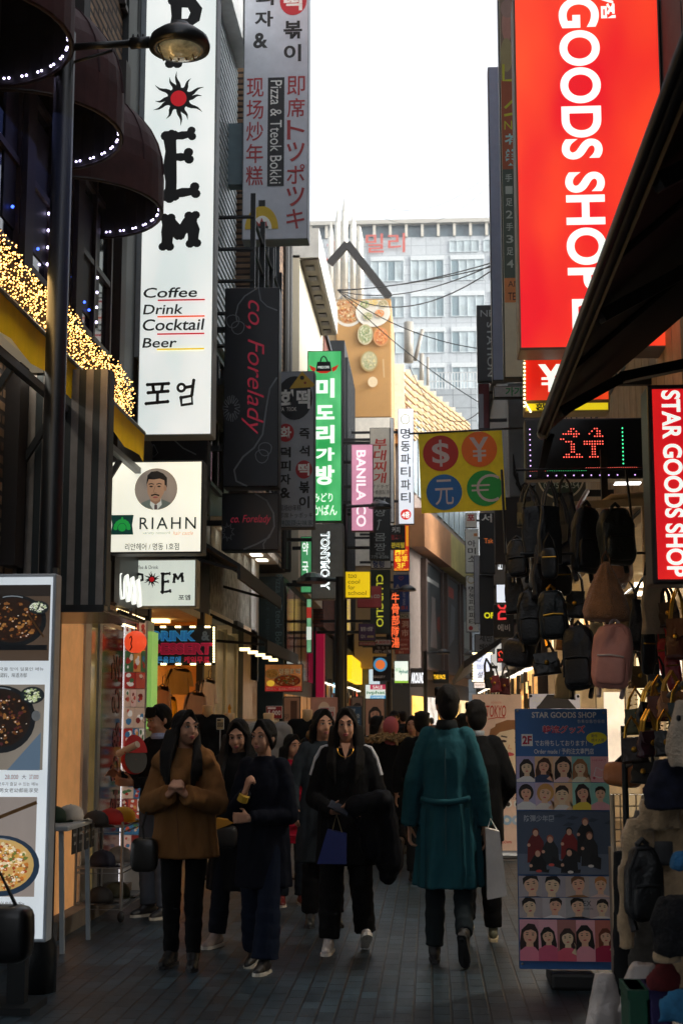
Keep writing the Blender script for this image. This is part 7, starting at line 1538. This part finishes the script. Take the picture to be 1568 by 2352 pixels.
grid_portraits(s, 1188, 2113, 1401, 2206, 5, ['#b0808a', '#c08a94', '#8a5c58', '#b88890', '#9a5a50'], ['#241814', '#15110f', '#2a1c18', '#120f0e', '#5a2c1c'], ['#b86a7c', '#a84a64', '#b04a5c', '#c07c88', '#8a1c3c'], ['long'], 5, .34)
r = s.done(); b = MB(); b.box(s.X0 + .18, s.X1 - .12, 8.8, 9.2, 0, .1); b.build('base', BLACK, r, bevel=.02)
for px, py in ((1193, 1634), (1393, 1638), (1194, 2216)): MB().ell(s.xy(px, py, 1), (.008, .006, .008), 8, 6).build('eyelet', STEEL, r)
MB().tube([((s.X0 + s.X1) / 2, 9.0, .08), ((s.X0 + s.X1) / 2, 8.95, s.Z1)], .012, 8).build('pole', STEEL, r)
s = Sign('poster_stand', 'pale pink poster stand with a brush written title and a long haired woman', (1086, 1595, 1200, 1955), 16.6, .02, mat('#f0d6ca', rough=.5, var=.1), mat('#b09a8c', rough=.5), rim=.002)
s.t('TOKYO', 1118, 1621, 1164, 1648, pr('#a03428'), bold=.01, shear=.15); s.stroke([(1122, 1653), (1145, 1649), (1162, 1650)], 2, pr('#a03428')); s.t('ROMANTIA', 1130, 1612, 1154, 1617, pr('#b07060')); s.portrait(1100, 1655, 1199, 1830, '#c8aa9c', '#7a5434', '#d8ac98', '#c89a88', head=.40, cxo=.24, cyo=.30, bgrect=False); s.t('DIA 13.5mm', 1160, 1832, 1192, 1838, FR)
for k, c in enumerate(('#7a9ab8', '#8aa0c0')): s.disc(1165 + 22 * k, 1848, 9, 9, pr('#d8c8bc')); s.disc(1165 + 22 * k, 1849, 5, 5, pr('#2a2420')); s.disc(1162 + 22 * k, 1885, 11, 11, pr(c)); s.disc(1162 + 22 * k, 1885, 5, 5, pr('#e0d4c8'))
s.t('DOWN', 1150, 1932, 1172, 1938, pr('#a03428'), bold=.02); r = s.done(); MB().tube([(s.X0 + .1, 16.62, .06), (s.X1, 16.62, .06)], .05, 12).build('base', mat('#9a9c9e', rough=.3, metal=.6), r); MB().tube([((s.X0 + s.X1) / 2, 16.66, .06), ((s.X0 + s.X1) / 2, 16.66, s.Z1)], .012, 8).build('pole', STEEL, r)
s = Sign('poster_stand', 'pale lilac poster stand with dark hair just above the blue stand', (1218, 1594, 1336, 1960), 12.5, .02, mat('#d4d4e4', rough=.5, var=.08), mat('#9090a0', rough=.5), rim=.002)
s.t('i-DOL', 1226, 1601, 1258, 1614, WHITE, bold=.02); s.t('YOU ARE MY STAR', 1226, 1617, 1258, 1621, WHITE); s.portrait(1225, 1596, 1334, 1760, '#a8a8b8', '#17110f', '#c89a80', '#a8a0a8', head=.48, cyo=.42, bgrect=False); r = s.done(); MB().tube([(s.X0 + .1, 12.52, .05), (s.X1, 12.52, .05)], .05, 12).build('base', STEEL, r)
for px, py in ((1222, 1599), (1331, 1600)): MB().ell(s.xy(px, py, 1), (.012, .006, .012), 8, 6).build('eyelet', BLACK, r)

bp_ = P(1498, 1570, 11.5); bp2 = P(1562, 1425, 11.5); lpn = thing('light_box', 'bright white light box shining between the red straps at the stall', 'light box', bp_); MB().box(bp_.x, bp2.x, 11.5, 11.56, bp_.z, bp2.z).build('panel', em('#fff0e4', .8, var=.3), lpn); MB().box(bp_.x - .02, bp2.x + .02, 11.565, 11.6, 0, bp2.z + .02).build('board', mat('#b8a080', rough=.6), lpn)
PRB[0] = 1.0
# ---- stall frame and lamp
cr = mat('#cbb489', rough=.4)
fr = thing('bag_display_stand', 'cream painted tube frame that the bags hang from', 'frame', (1.2, 9, 0))
def tp(*a): return P(*a)
b = MB(); b.tube([tp(1385, 1185, 9), tp(1388, 1152, 9), tp(1404, 1142, 9), tp(1484, 1138, 9)], .022, 10); b.build('hoop', cr, fr, smooth=True)
q = tp(1484, 1136, 9); MB().box(q.x - .03, q.x + .03, 9, 9.06, 0, q.z).build('post', cr, fr)
q0, q1 = tp(1270, 1164, 9), tp(1480, 1154, 9); MB().bar(q0, q1, .05).build('crossbar', mat('#a89878', rough=.5), fr)
MB().tube([tp(1320, 1178, 8.6), tp(1348, 1128, 9.4)], .016, 8).build('rod', mat('#8a8274', rough=.4), fr)
MB().tube([tp(1385, 1405, 8.6), tp(1455, 1350, 9.4)], .012, 8).build('rail', STEEL, fr); MB().box(1.1, 1.14, 9.0, 9.05, 1.9, 3.3).build('post', mat('#2a2420', rough=.5), fr)
q = tp(1180, 1300, 8.9); b = MB(); b.tube([(q.x, 8.6, 3.1), (XR, 8.6, 3.1)], .008, 8); b.tube([(q.x, 8.3, 2.55), (XR, 8.3, 2.55)], .008, 8); b.tube([(.45, 8.3, 2.55), (.45, 8.6, 3.1)], .008, 8); b.tube([(1.2, 8.3, 2.55), (1.2, 8.6, 3.1)], .008, 8); b.build('hanging_rail', IRON, fr)
lm = thing('shop_lamp', 'bright white hooded shop lamp under the LED board', 'lamp', P(1440, 1105, 9.8)); c = P(1440, 1105, 9.8); MB().poly([c + V((-.09, -.05, -.02)), c + V((.09, -.05, -.02)), c + V((.05, -.03, .04)), c + V((-.05, -.03, .04))], (0, .1, 0)).build('shade', em('#ffffff', 3, var=0), lm); MB().bar(c + V((0, 0, .04)), c + V((0, 0, .2)), .02).build('stem', IRON, lm)
l = bpy.data.lights.new('shop_lamp_light', 'SPOT'); l.energy = 60; l.spot_size = R(150); l.spot_blend = .5; l.color = (1, .9, .75); l.shadow_soft_size = .08; o = bpy.data.objects.new('shop_lamp_light', l); COL.objects.link(o); o.parent = lm; o.location = (0, 0, -.06)
chn = MB()
# ---- bags
def strap_loop(b, p0, p1, top, r=.01):
    b.tube([p0, p0.lerp(top, .5) + V((-.01, 0, 0)), top, p1.lerp(top, .5) + V((.01, 0, 0)), p1], r, 6)
def bag(kind, px, py, w, h, Y, m, label, trim=None, group='bags hanging at the stall', rz=0, cat='bag'):
    c = P(px, py, Y); k = Y / F; W, H = w * k, h * k; D = min(W * .45, .2); trim = trim or BLACK; rq = random.Random(int(px * 3 + py)); rz = rz or R(rq.uniform(-38, 38))
    r = thing({'pack': 'backpack', 'tote': 'tote_bag', 'draw': 'drawstring_bag', 'hand': 'handbag', 'duff': 'duffel_bag', 'pouch': 'pouch'}[kind], label, {'pack': 'backpack'}.get(kind, cat), c, group, rz); r.rotation_euler.y = R(rq.uniform(-7, 7)); r.rotation_euler.x = R(rq.uniform(-6, 6))
    z = V((0, 0, 0)); B = lambda b, n, mm, p=r, **q: b.build(n, mm, p, org=(0, 0, 0), **q)
    if kind == 'pack':
        b = MB(); b.ell((0, 0, -.06 * H), (W * .5, D * .6, H * .44), 22, 14, .42); b.ell((0, 0, H * .2), (W * .45, D * .55, H * .3), 20, 12, .6); B(b, 'body', m, smooth=True, vox=.012, sm=3, wr=.028)
        b = MB(); b.ell((0, -D * .55, -.22 * H), (W * .38, D * .28, H * .22), 18, 10, .4); pk = B(b, 'front_pocket', m, smooth=True)
        b = MB(); b.tube([(-W * .33, -D * .82, -.02 * H), (0, -D * .86, .0), (W * .33, -D * .82, -.02 * H)], .006, 6); B(b, 'zip', trim, pk)
        b = MB(); b.tube([(-W * .44, -D * .3, -.3 * H), (-W * .43, -D * .42, .2 * H), (-W * .2, -D * .38, .46 * H), (W * .2, -D * .38, .46 * H), (W * .43, -D * .42, .2 * H), (W * .44, -D * .3, -.3 * H)], .007, 6); B(b, 'piping', m)
        b = MB(); strap_loop(b, V((-W * .1, 0, H * .46)), V((W * .1, 0, H * .46)), V((0, 0, H * .58)), .011); B(b, 'handle', trim)
        for sd in (-1, 1): b = MB(); b.tube([(sd * W * .2, D * .5, H * .4), (sd * W * .32, D * .75, 0), (sd * W * .3, D * .4, -H * .48), (sd * W * .28, D * .1, -H * .62)], .014, 6); B(b, 'strap', trim if trim is not BLACK else m)
    elif kind in ('tote', 'hand'):
        b = MB(); n = 18; rg = []
        for i in range(9):
            t = i / 8; ww = W * (.5 - .10 * t - .03 * math.sin(t * 9)); dd = D * (.5 - .3 * t); e = .5
            rg.append([V((ww * math.copysign(abs(math.cos(6.2832 * j / n)) ** e, math.cos(6.2832 * j / n)), dd * math.copysign(abs(math.sin(6.2832 * j / n)) ** e, math.sin(6.2832 * j / n)) + .006 * math.sin(j * 2 + i), -H * .5 + H * (.62 if kind == 'hand' else .78) * t)) for j in range(n)])
        b.rings(rg); B(b, 'body', m, smooth=True)
        zt = -H * .5 + H * (.62 if kind == 'hand' else .78)
        if kind == 'hand': b = MB(); b.poly([V((-W * .42, -D * .42, zt)), V((W * .42, -D * .42, zt)), V((W * .38, -D * .52, zt - H * .25)), V((0, -D * .55, zt - H * .34)), V((-W * .38, -D * .52, zt - H * .25))], (0, .012, 0)); fp = B(b, 'flap', m); MB().ell((0, -D * .56, zt - H * .28), (.014, .008, .014), 8, 6).build('clasp', GOLD, fp, org=(0, 0, 0))
        b = MB()
        for d in (-.2, .2): strap_loop(b, V((-W * .3, D * d, zt)), V((W * .3, D * d, zt)), V((0, D * d, H * .62)), .007)
        B(b, 'handle', trim)
    elif kind == 'draw':
        b = MB(); n = 28; rg = []
        for i in range(15):
            t = i / 14; ww = W * .5 * (1 - .06 * (t < .1) - max(0, t - .12) ** 1.25 * 1.02); am = .02 + .16 * t
            rg.append([V((ww * (1 + am * math.sin(7 * 6.2832 * j / n)) * math.cos(6.2832 * j / n), ww * .62 * (1 + am * math.sin(7 * 6.2832 * j / n)) * math.sin(6.2832 * j / n), -H * .48 + H * .96 * t)) for j in range(n)])
        b.rings(rg); B(b, 'body', m, smooth=True); b = MB(); strap_loop(b, V((-.02, 0, H * .42)), V((.02, 0, H * .42)), V((0, 0, H * .66)), .008); B(b, 'cord', trim)
    elif kind == 'duff':
        b = MB(); b.ell((0, 0, 0), (W * .5, D * .7, H * .5), 22, 12, .55); B(b, 'body', m, smooth=True); b = MB()
        for d in (-.5, .5): strap_loop(b, V((-W * .22, D * d, H * .1)), V((W * .22, D * d, H * .1)), V((0, 0, H * .85)), .012)
        B(b, 'handle', trim)
    else:
        b = MB(); b.ell((0, 0, -.1 * H), (W * .5, D * .5, H * .4), 16, 10, .55); B(b, 'body', m, smooth=True); b = MB(); b.tube([(-W * .4, -D * .5, H * .05), (W * .4, -D * .5, H * .05)], .004, 5); B(b, 'zip', GOLD); b = MB(); strap_loop(b, V((-W * .35, 0, H * .2)), V((W * .35, 0, H * .2)), V((0, 0, H * .7)), .005); B(b, 'strap', trim)
    return r
NYL = lambda h: mat(h, rough=.42, var=.2, scale=9, bump=.25, bscale=60); LEA = lambda h: mat(h, rough=.35, var=.15, scale=8, bump=.2, bscale=40)
K = [NYL('#0e1012'), NYL('#14171a'), NYL('#101624'), NYL('#22261e'), NYL('#181416')]
bag('pack', 1415, 1232, 84, 132, 8.1, K[3], 'large dark olive backpack hanging just above the brown drawstring bag'); bag('pack', 1345, 1240, 70, 155, 8.35, K[0], 'tall black backpack left of the dark olive one')
bag('pack', 1190, 1283, 54, 90, 8.6, K[1], 'small black backpack hanging out over the street next to the grey wall'); bag('tote', 1225, 1205, 62, 150, 8.4, K[0], 'black shoulder bag with long straps beside the dark green leather bag', LEA('#15191a')); bag('tote', 1262, 1210, 62, 170, 8.2, K[1], 'black slouchy bag hanging beside the long strapped shoulder bag'); bag('hand', 1290, 1225, 58, 150, 8.5, K[2], 'dark navy quilted bag in the middle of the upper row')
bag('hand', 1210, 1165, 50, 90, 8.7, LEA('#1f2a26'), 'dark green leather bag, topmost of the hanging bags'); bag('tote', 1248, 1310, 60, 130, 8.3, K[4], 'black bag with dangling straps under the upper row'); bag('pouch', 1285, 1325, 55, 90, 8.5, K[0], 'black pouch with a red tag in the middle of the stall', mat('#a83018', rough=.5)); bag('pack', 1270, 1412, 68, 115, 8.15, NYL('#0e1a1e'), 'black teal backpack with two gold zips in the middle row', GOLD); bag('pack', 1216, 1420, 58, 125, 8.35, K[0], 'black backpack left of the one with gold zips')
bag('duff', 1193, 1500, 76, 66, 8.5, K[4], 'wide black duffel bag, lowest of the bags over the street'); bag('hand', 1252, 1510, 66, 80, 8.25, LEA('#1c1914'), 'dark leather flap bag below the gold zip backpack'); bag('draw', 1392, 1357, 108, 140, 7.9, mat('#ae7a50', rough=.95, var=.25, scale=14, bump=.8, bscale=120, sheen=.4), 'brown fleece drawstring bag below the dark olive backpack', LEA('#5a3820')); bag('tote', 1440, 1395, 62, 110, 8.8, mat('#a88a62', rough=.95, var=.2, bump=.6, bscale=120), 'tan fleece tote just behind the brown drawstring bag')
bag('pack', 1405, 1300, 92, 78, 8.7, NYL('#c89a80'), 'peach backpack with a white label peeping under the olive one', WHITE); bag('pack', 1330, 1512, 76, 145, 8.05, NYL('#0b0d12'), 'black backpack immediately left of the pink one'); bag('pack', 1406, 1508, 90, 148, 7.85, mat('#e09c8e', rough=.38, var=.12, scale=7, bump=.3, bscale=20), 'pink leather backpack with a white zip', mat('#d8c8c4', rough=.5), rz=R(-14)); bag('hand', 1330, 1445, 60, 80, 8.9, LEA('#b08a90'), 'dusty pink bag above the black and pink backpacks'); bag('tote', 1300, 1460, 45, 70, 9.1, LEA('#8a5a20'), 'mustard brown bag behind the gold zip backpack')
bag('tote', 1500, 1370, 60, 170, 8.2, NYL('#b8a890'), 'cream canvas tote below the red vertical sign'); bag('tote', 1472, 1420, 58, 150, 8.6, K[2], 'navy tote right of the drawstring bags'); bag('tote', 1520, 1430, 55, 140, 8.4, NYL('#10202e'), 'dark blue tote under the cream canvas one'); bag('hand', 1478, 1470, 42, 80, 8.9, LEA('#b0808a'), 'small pink bag below the navy tote'); bag('hand', 1555, 1440, 55, 150, 7.6, LEA('#5a2414'), 'chestnut leather bag on a gold chain under the red vertical sign', GOLD); bag('pouch', 1525, 1500, 30, 110, 8.2, LEA('#b01c24'), 'thin red bag with a long strap in front of the light box', LEA('#c01c24')); bag('pouch', 1500, 1530, 28, 110, 8.5, LEA('#16262e'), 'long dark strap bag beside the thin red one')
XB = [('tote', 1180, 1350, 48, 120, 8.8, '#0d1012', 'slim black tote under the farthest left backpack'), ('hand', 1236, 1395, 54, 90, 8.6, '#1d1a16', 'dark taupe flap bag half hidden by the gold zip backpack'), ('tote', 1300, 1165, 46, 120, 8.6, '#15181c', 'charcoal shoulder bag high in the middle of the stall'), ('hand', 1322, 1370, 52, 100, 8.7, '#14181e', 'black bag with short straps left of the drawstring bag'),
      ('tote', 1368, 1450, 40, 70, 8.6, '#c8b48c', 'small straw coloured bag between the drawstring and pink bags'), ('pouch', 1262, 1285, 40, 90, 8.1, '#0f1214', 'glossy black pouch among the upper bags'), ('tote', 1425, 1480, 44, 120, 9.0, '#20304a', 'blue tote right of the pink backpack'), ('hand', 1462, 1540, 46, 80, 8.8, '#7a5a2c', 'ochre handbag right of the pink backpack'),
      ('tote', 1300, 1560, 50, 90, 8.9, '#c0a878', 'sand coloured tote beneath the black backpack'), ('pouch', 1488, 1485, 34, 130, 8.3, '#0f1a22', 'dark pouch on a long strap beside the navy tote'), ('hand', 1535, 1395, 50, 90, 8.0, '#3a2618', 'brown leather handbag under the red vertical sign'), ('hand', 1510, 1560, 44, 80, 7.9, '#16181a', 'black handbag above the chain rack'), ('pouch', 1545, 1535, 36, 110, 7.6, '#8a1a20', 'deep red pouch next to the chestnut leather bag')]
for kd, px, py, w_, h_, Y, hx, lb in XB: bag(kd, px, py, w_, h_, Y, LEA(hx) if kd != 'tote' else NYL(hx), lb)
# handbags with gold chains on the right racks
rnd = random.Random(8)
HC = [('olive quilted', '#4a4a24'), ('black', '#111214'), ('chestnut', '#5a2a18'), ('tan', '#a8744c'), ('grey green', '#3a4644'), ('dark brown', '#2c1c14'), ('plum', '#3a1824'), ('black', '#121316')]
POS = ['in the upper row', 'in the upper row', 'in the upper row', 'in the upper row', 'in the upper row', 'in the lower row', 'in the lower row', 'in the lower row']
hp_ = [(1462, 1640, 7.3), (1490, 1625, 7.1), (1515, 1610, 7.0), (1540, 1600, 6.9), (1562, 1625, 6.7), (1455, 1705, 7.0), (1490, 1690, 6.8), (1530, 1690, 6.6)]
for (nm, h), pos, (px, py, Y) in zip(HC, POS, hp_): bag('hand', px, py, 62, 92, Y, LEA(h), f'{nm} handbag with gold fittings {pos} of the chain bag rack', GOLD, 'handbags on the chain bag rack', R(rnd.uniform(-25, 25)))
bag('duff', 1430, 1780, 85, 55, 7.7, LEA('#a8683c'), 'tan leather bag lying beside the blue poster stand'); bag('hand', 1480, 1760, 60, 80, 7.2, LEA('#15181a'), 'black rounded bag below the chain bag rack')
rk2 = thing('bag_rack', 'steel bag rack hung with gold chains beside the bag stall', 'rack', (1.3, 7.2, 0))
MB().tube([P(1430, 1690, 7.6), P(1580, 1560, 6.6)], .012, 8).build('rail', STEEL, rk2); MB().tube([P(1440, 1760, 7.6), P(1590, 1660, 6.4)], .012, 8).build('rail', STEEL, rk2); q = P(1432, 1690, 7.6); MB().tube([(q.x, 7.6, 0), (q.x, 7.6, q.z + .05)], .016, 8).build('post', IRON, rk2)
for k in range(9):
    p = P(1445 + 14 * k, 1570 + 4 * (k % 3) + 3 * k, 7.3 - .06 * k); b = MB()
    for j in range(9): b.lathe([(.006, -.003), (.009, 0), (.006, .003)], p + V((.004 * (j % 2), 0, -.022 * j)), 6)
    b.build('chain', GOLD, rk2)
# wire mesh stand
wm = thing('wire_mesh_stand', 'cream wire mesh stand right of the blue poster stand', 'stand', P(1440, 2100, 8)); a, c = P(1405, 1825, 8), P(1478, 1825, 8); zb = P(1440, 1960, 8).z
b = MB()
for k in range(5): x = a.x + (c.x - a.x) * k / 4; b.tube([(x, 8, zb), (x, 8, a.z)], .004, 5)
for k in range(6): z = zb + (a.z - zb) * k / 5; b.tube([(a.x, 8, z), (c.x, 8, z)], .004, 5)
b.build('grid', mat('#b8a890', rough=.4), wm); b = MB(); b.tube([(a.x, 8, 0), (a.x, 8, a.z), (c.x, 8, a.z), (c.x, 8, 0)], .014, 8); b.build('frame', mat('#b8a890', rough=.4), wm); MB().box(a.x + .02, c.x, 8.05, 8.4, .0, zb).build('cabinet', mat('#6a625c', rough=.6), wm)
# soft goods in the near right corner
fleece = mat('#b49a78', rough=.95, var=.25, scale=16, bump=.5, bscale=90, sheen=.4)
def drape(b, px0, py0, px1, py1, Y, dy=0, seed=1, top=.55, amp=.07, n=40, m=22, flat=.4, nf=5):
    """folded hanging cloth between two grid corners"""
    r = random.Random(seed); ph = [r.uniform(0, 6.28) for _ in range(4)]; cx = (px0 + px1) / 2; k = Y / F; W = (px1 - px0) * k / 2; rg = []
    for i in range(m + 1):
        t_ = i / m; c = P(cx, py1 + (py0 - py1) * t_, Y + dy); ww = W * (1 - (1 - top) * max(0, t_ - .55) / .45) * (1 + .04 * math.sin(t_ * 9 + ph[3])); am = amp * (1.1 - t_)
        rg.append([c + V((ww * math.cos(a_) * f_, ww * flat * math.sin(a_) * f_, 0)) for a_ in [6.2832 * j / n for j in range(n)] for f_ in [1 + am * (math.sin(nf * a_ + ph[0] + t_ * 2.5) + .6 * math.sin((nf * 2 - 1) * a_ + ph[1] - t_ * 4) + .3 * math.sin(t_ * 23 + 2 * a_ + ph[2]))]])
    b.rings(rg); return b
def soft(name, label, parts, m, Y, cat='garment', vox=.01, cuts=()):
    x0, y0, x1, y1 = parts[0][:4]; r = thing(name, label, cat, P((x0 + x1) / 2, y1, Y)); b = MB()
    for i, q in enumerate(parts): drape(b, *q[:4], Y, q[4] if len(q) > 4 else 0, seed=int(x0 + 7 * i), **(q[5] if len(q) > 5 else {}))
    b.build('cloth', m, r, smooth=True, vox=vox, sm=1, wr=.03)
    for (qs, mm, nm) in cuts:
        b = MB()
        for i, q in enumerate(qs): drape(b, *q[:4], Y, q[4], seed=int(q[0]), **(q[5] if len(q) > 5 else {}))
        b.build(nm, mm, r, smooth=True, vox=vox, sm=1)
    return r
hd_ = dict(top=1.0, amp=.05); blk_ = mat('#0b0c0f', rough=.8, var=.3)
h1 = soft('fleece_hoodie', 'beige fleece hoodie hanging behind the small black backpack', [(1462, 1850, 1640, 2090), (1432, 1880, 1500, 2000, -.05, dict(top=.8, flat=.7, amp=.1)), (1420, 1990, 1456, 2180, -.03, dict(top=1.2)), (1470, 1835, 1560, 1905, -.07, dict(top=.9, flat=.6, amp=.12, nf=3)), (1545, 1900, 1640, 2200, -.05)], fleece, 5.3, cuts=[([(1500, 1930, 1545, 1990, -.16, dict(top=1, amp=.02, flat=.15))], pr('#2a2a2c'), 'print')])
pz = soft('plush_toy', 'white fluffy plush toy above the beige hoodie', [(1536, 1606, 1640, 1762, 0, dict(top=.7, amp=.04, flat=.7))], mat('#c8b8a4', rough=.95, var=.2, bump=.8, bscale=110), 4.9, 'plush toy'); MB().ell(P(1558, 1650, 4.62), (.008, .005, .01), 8, 6).build('eye', BLACK, pz)
bag('pack', 1478, 2030, 84, 165, 5.15, NYL('#0d0f12'), 'black backpack hanging in front of the beige hoodie', group=None)
soft('scarf', 'dark navy scarf with pale dots on the beige hoodie', [(1490, 1745, 1640, 1860, -.1, dict(top=.8, amp=.12))], mat('#12162a', rough=.9, var=.6, scale=40), 5.1)
soft('knit_hat', 'dark knitted hat with a pale fleece trim', [(1500, 2060, 1640, 2190, -.15, dict(top=.75, amp=.04, flat=.6))], mat('#101216', rough=.95, var=.6, scale=50, bump=.8, bscale=80), 4.9, cuts=[([(1500, 2185, 1560, 2212, -.16, dict(top=1, amp=.1, flat=.7))], fleece, 'trim')])
soft('bobble', 'small blue knitted bobble above the dark knitted hat', [(1540, 1955, 1590, 1998, -.1, dict(top=.6, flat=.9, amp=.05))], mat('#2a6a9a', rough=.9, bump=.8, bscale=60), 4.8)
soft('cream_trousers', 'cream fleece trousers hanging under the dark knitted hat', [(1516, 2110, 1550, 2260), (1545, 2140, 1600, 2300)], fleece, 5.0)
soft('black_trousers', 'long black trousers hanging beside the blue poster stand', [(1408, 1955, 1450, 2290, 0, dict(top=1, amp=.09)), (1432, 1950, 1476, 2250, .05, dict(top=1, amp=.09))], blk_, 5.7)
soft('plaid_skirt', 'grey plaid skirt hanging under the black backpack', [(1450, 2085, 1530, 2330, .05, dict(amp=.1, nf=7))], mat('#4a4844', rough=.9, var=.4, scale=22), 5.5)
soft('striped_shirt', 'pale grey shirt hanging behind the beige hoodie', [(1440, 1860, 1500, 2050, .1)], mat('#6a6460', rough=.9, var=.2), 5.6)
PLS = mat('#b4aca8', rough=.3, bump=1.0, bscale=14)
soft('plastic_bag', 'crumpled white plastic bag beside the boxes', [(1352, 2235, 1428, 2420, 0, dict(top=.55, amp=.16, nf=4, flat=.7))], PLS, 5.7, 'bag'); soft('plastic_bag', 'translucent pale bag beside the crumpled white one', [(1432, 2215, 1520, 2330, 0, dict(top=.6, amp=.16, nf=4, flat=.7))], PLS, 5.3, 'bag')
for i, (x0, x1, h, lb) in enumerate(((1442, 1490, '#0a4a34', 'dark green box on the low goods table'), (1492, 1545, '#2a2058', 'violet box right of the green one'))):
    a, c = P(x0, 2275, 4.9), P(x1, 2400, 4.9); o = thing('box', lb, 'box', ((a.x + c.x) / 2, 5.0, c.z)); MB().box(a.x, c.x, 4.9, 5.1, c.z, a.z).build('carton', mat(h, rough=.5), o, bevel=.006); MB().box(a.x - .003, c.x + .003, 4.895, 5.104, a.z - .03, a.z).build('lid', mat(h, rough=.4), o)
soft('red_knit', 'dark red knitted things behind the green box', [(1490, 2215, 1560, 2275, -.1, dict(amp=.15))], mat('#5c1418', rough=.9, var=.3, scale=30), 4.95); soft('blue_knit', 'bright blue knitted thing behind the violet box', [(1520, 2270, 1600, 2345, -.1, dict(amp=.12))], mat('#2a6a92', rough=.9, var=.3, scale=30), 4.8)
st = thing('goods_table', 'low dark table carrying the soft goods and boxes', 'table', (1.2, 5.3, 0)); MB().box(.72, 1.7, 4.7, 5.7, .28, .32).build('tabletop', mat('#3a322c', rough=.6), st)
for x, y in ((.76, 4.75), (.76, 5.65), (1.66, 4.75), (1.66, 5.65)): MB().box(x - .02, x + .02, y - .02, y + .02, 0, .28).build('leg', IRON, st)
# bags hung further along on the right (red and dark, small in view)
for i, (px, py, h, lb) in enumerate(((1135, 1560, '#8a1c20', 'small red bag hanging at the far end of the stall'), (1160, 1565, '#5a1418', 'small dark red bag left of the lilac poster'), (1122, 1550, '#141416', 'small black bag hanging beside the small red one'))): bag('hand', px, py, 28, 60, 14, LEA(h), lb)
# food mural (flat painted picture on its wall)
s = Sign('mural', 'huge ochre mural of plates of food on the gable wall', (772, 690, 897, 958), 39.95, .04, mat('#b78a52', rough=.75, var=.12, scale=.6), mat('#b78a52', rough=.75)); s.root['category'] = 'mural'
fd = ['#d8a05a', '#c8743c', '#e8d0a0', '#a8602c', '#e0b888']
s.dish(800, 712, 36, 38, '#d8d0c0', '#c89a68', fd, 1, 70, .16); s.dish(857, 718, 40, 34, '#e4dccc', '#dcd4c4', ['#e8e4d8'], 2, 4, .2)
for x, y, c in ((838, 700, '#8a9a5a'), (858, 695, '#e8c878'), (880, 700, '#a89870'), (845, 728, '#9aa070'), (872, 722, '#e08a4a')): s.dish(x, y, 12, 10, '#d0c4a8', c, [c, '#c8b890', '#e0d4b0'], int(x), 16, .3)
s.dish(839, 770, 18, 24, '#c8b890', '#a8a878', ['#d8d4b0', '#8a9a6a', '#c8c8a0'], 3, 30, .25); s.dish(875, 776, 18, 22, '#c8905a', '#d8844a', ['#e09a5a', '#c86a34', '#e0b080'], 4, 30, .25); s.dish(848, 832, 20, 24, '#a8905a', '#b8b088', ['#c8c098', '#98a070', '#d8c890'], 5, 24, .22); s.stroke([(880, 828), (882, 870)], 3, pr('#c8a878')); s.disc(856, 880, 11, 12, pr('#e0c8a0')); s.done()
# trailing wire beside the roof letters removed: none
# ================================================================ air
hz = bpy.data.materials.new('air'); hz.use_nodes = True; _t = hz.node_tree; _t.nodes.remove(_t.nodes['Principled BSDF'])
_pv = _t.nodes.new('ShaderNodeVolumePrincipled'); _pv.inputs['Color'].default_value = (.92, .94, .96, 1); _pv.inputs['Density'].default_value = .0006; _pv.inputs['Anisotropy'].default_value = .3
_t.links.new(_pv.outputs[0], _t.nodes['Material Output'].inputs['Volume'])
hb = MB().box(-420, 420, -80, 920, -1, htop + 6).build('haze', hz); tag(hb, None, None, kind='stuff')
finish()
bpy.data.objects.remove(WREF)
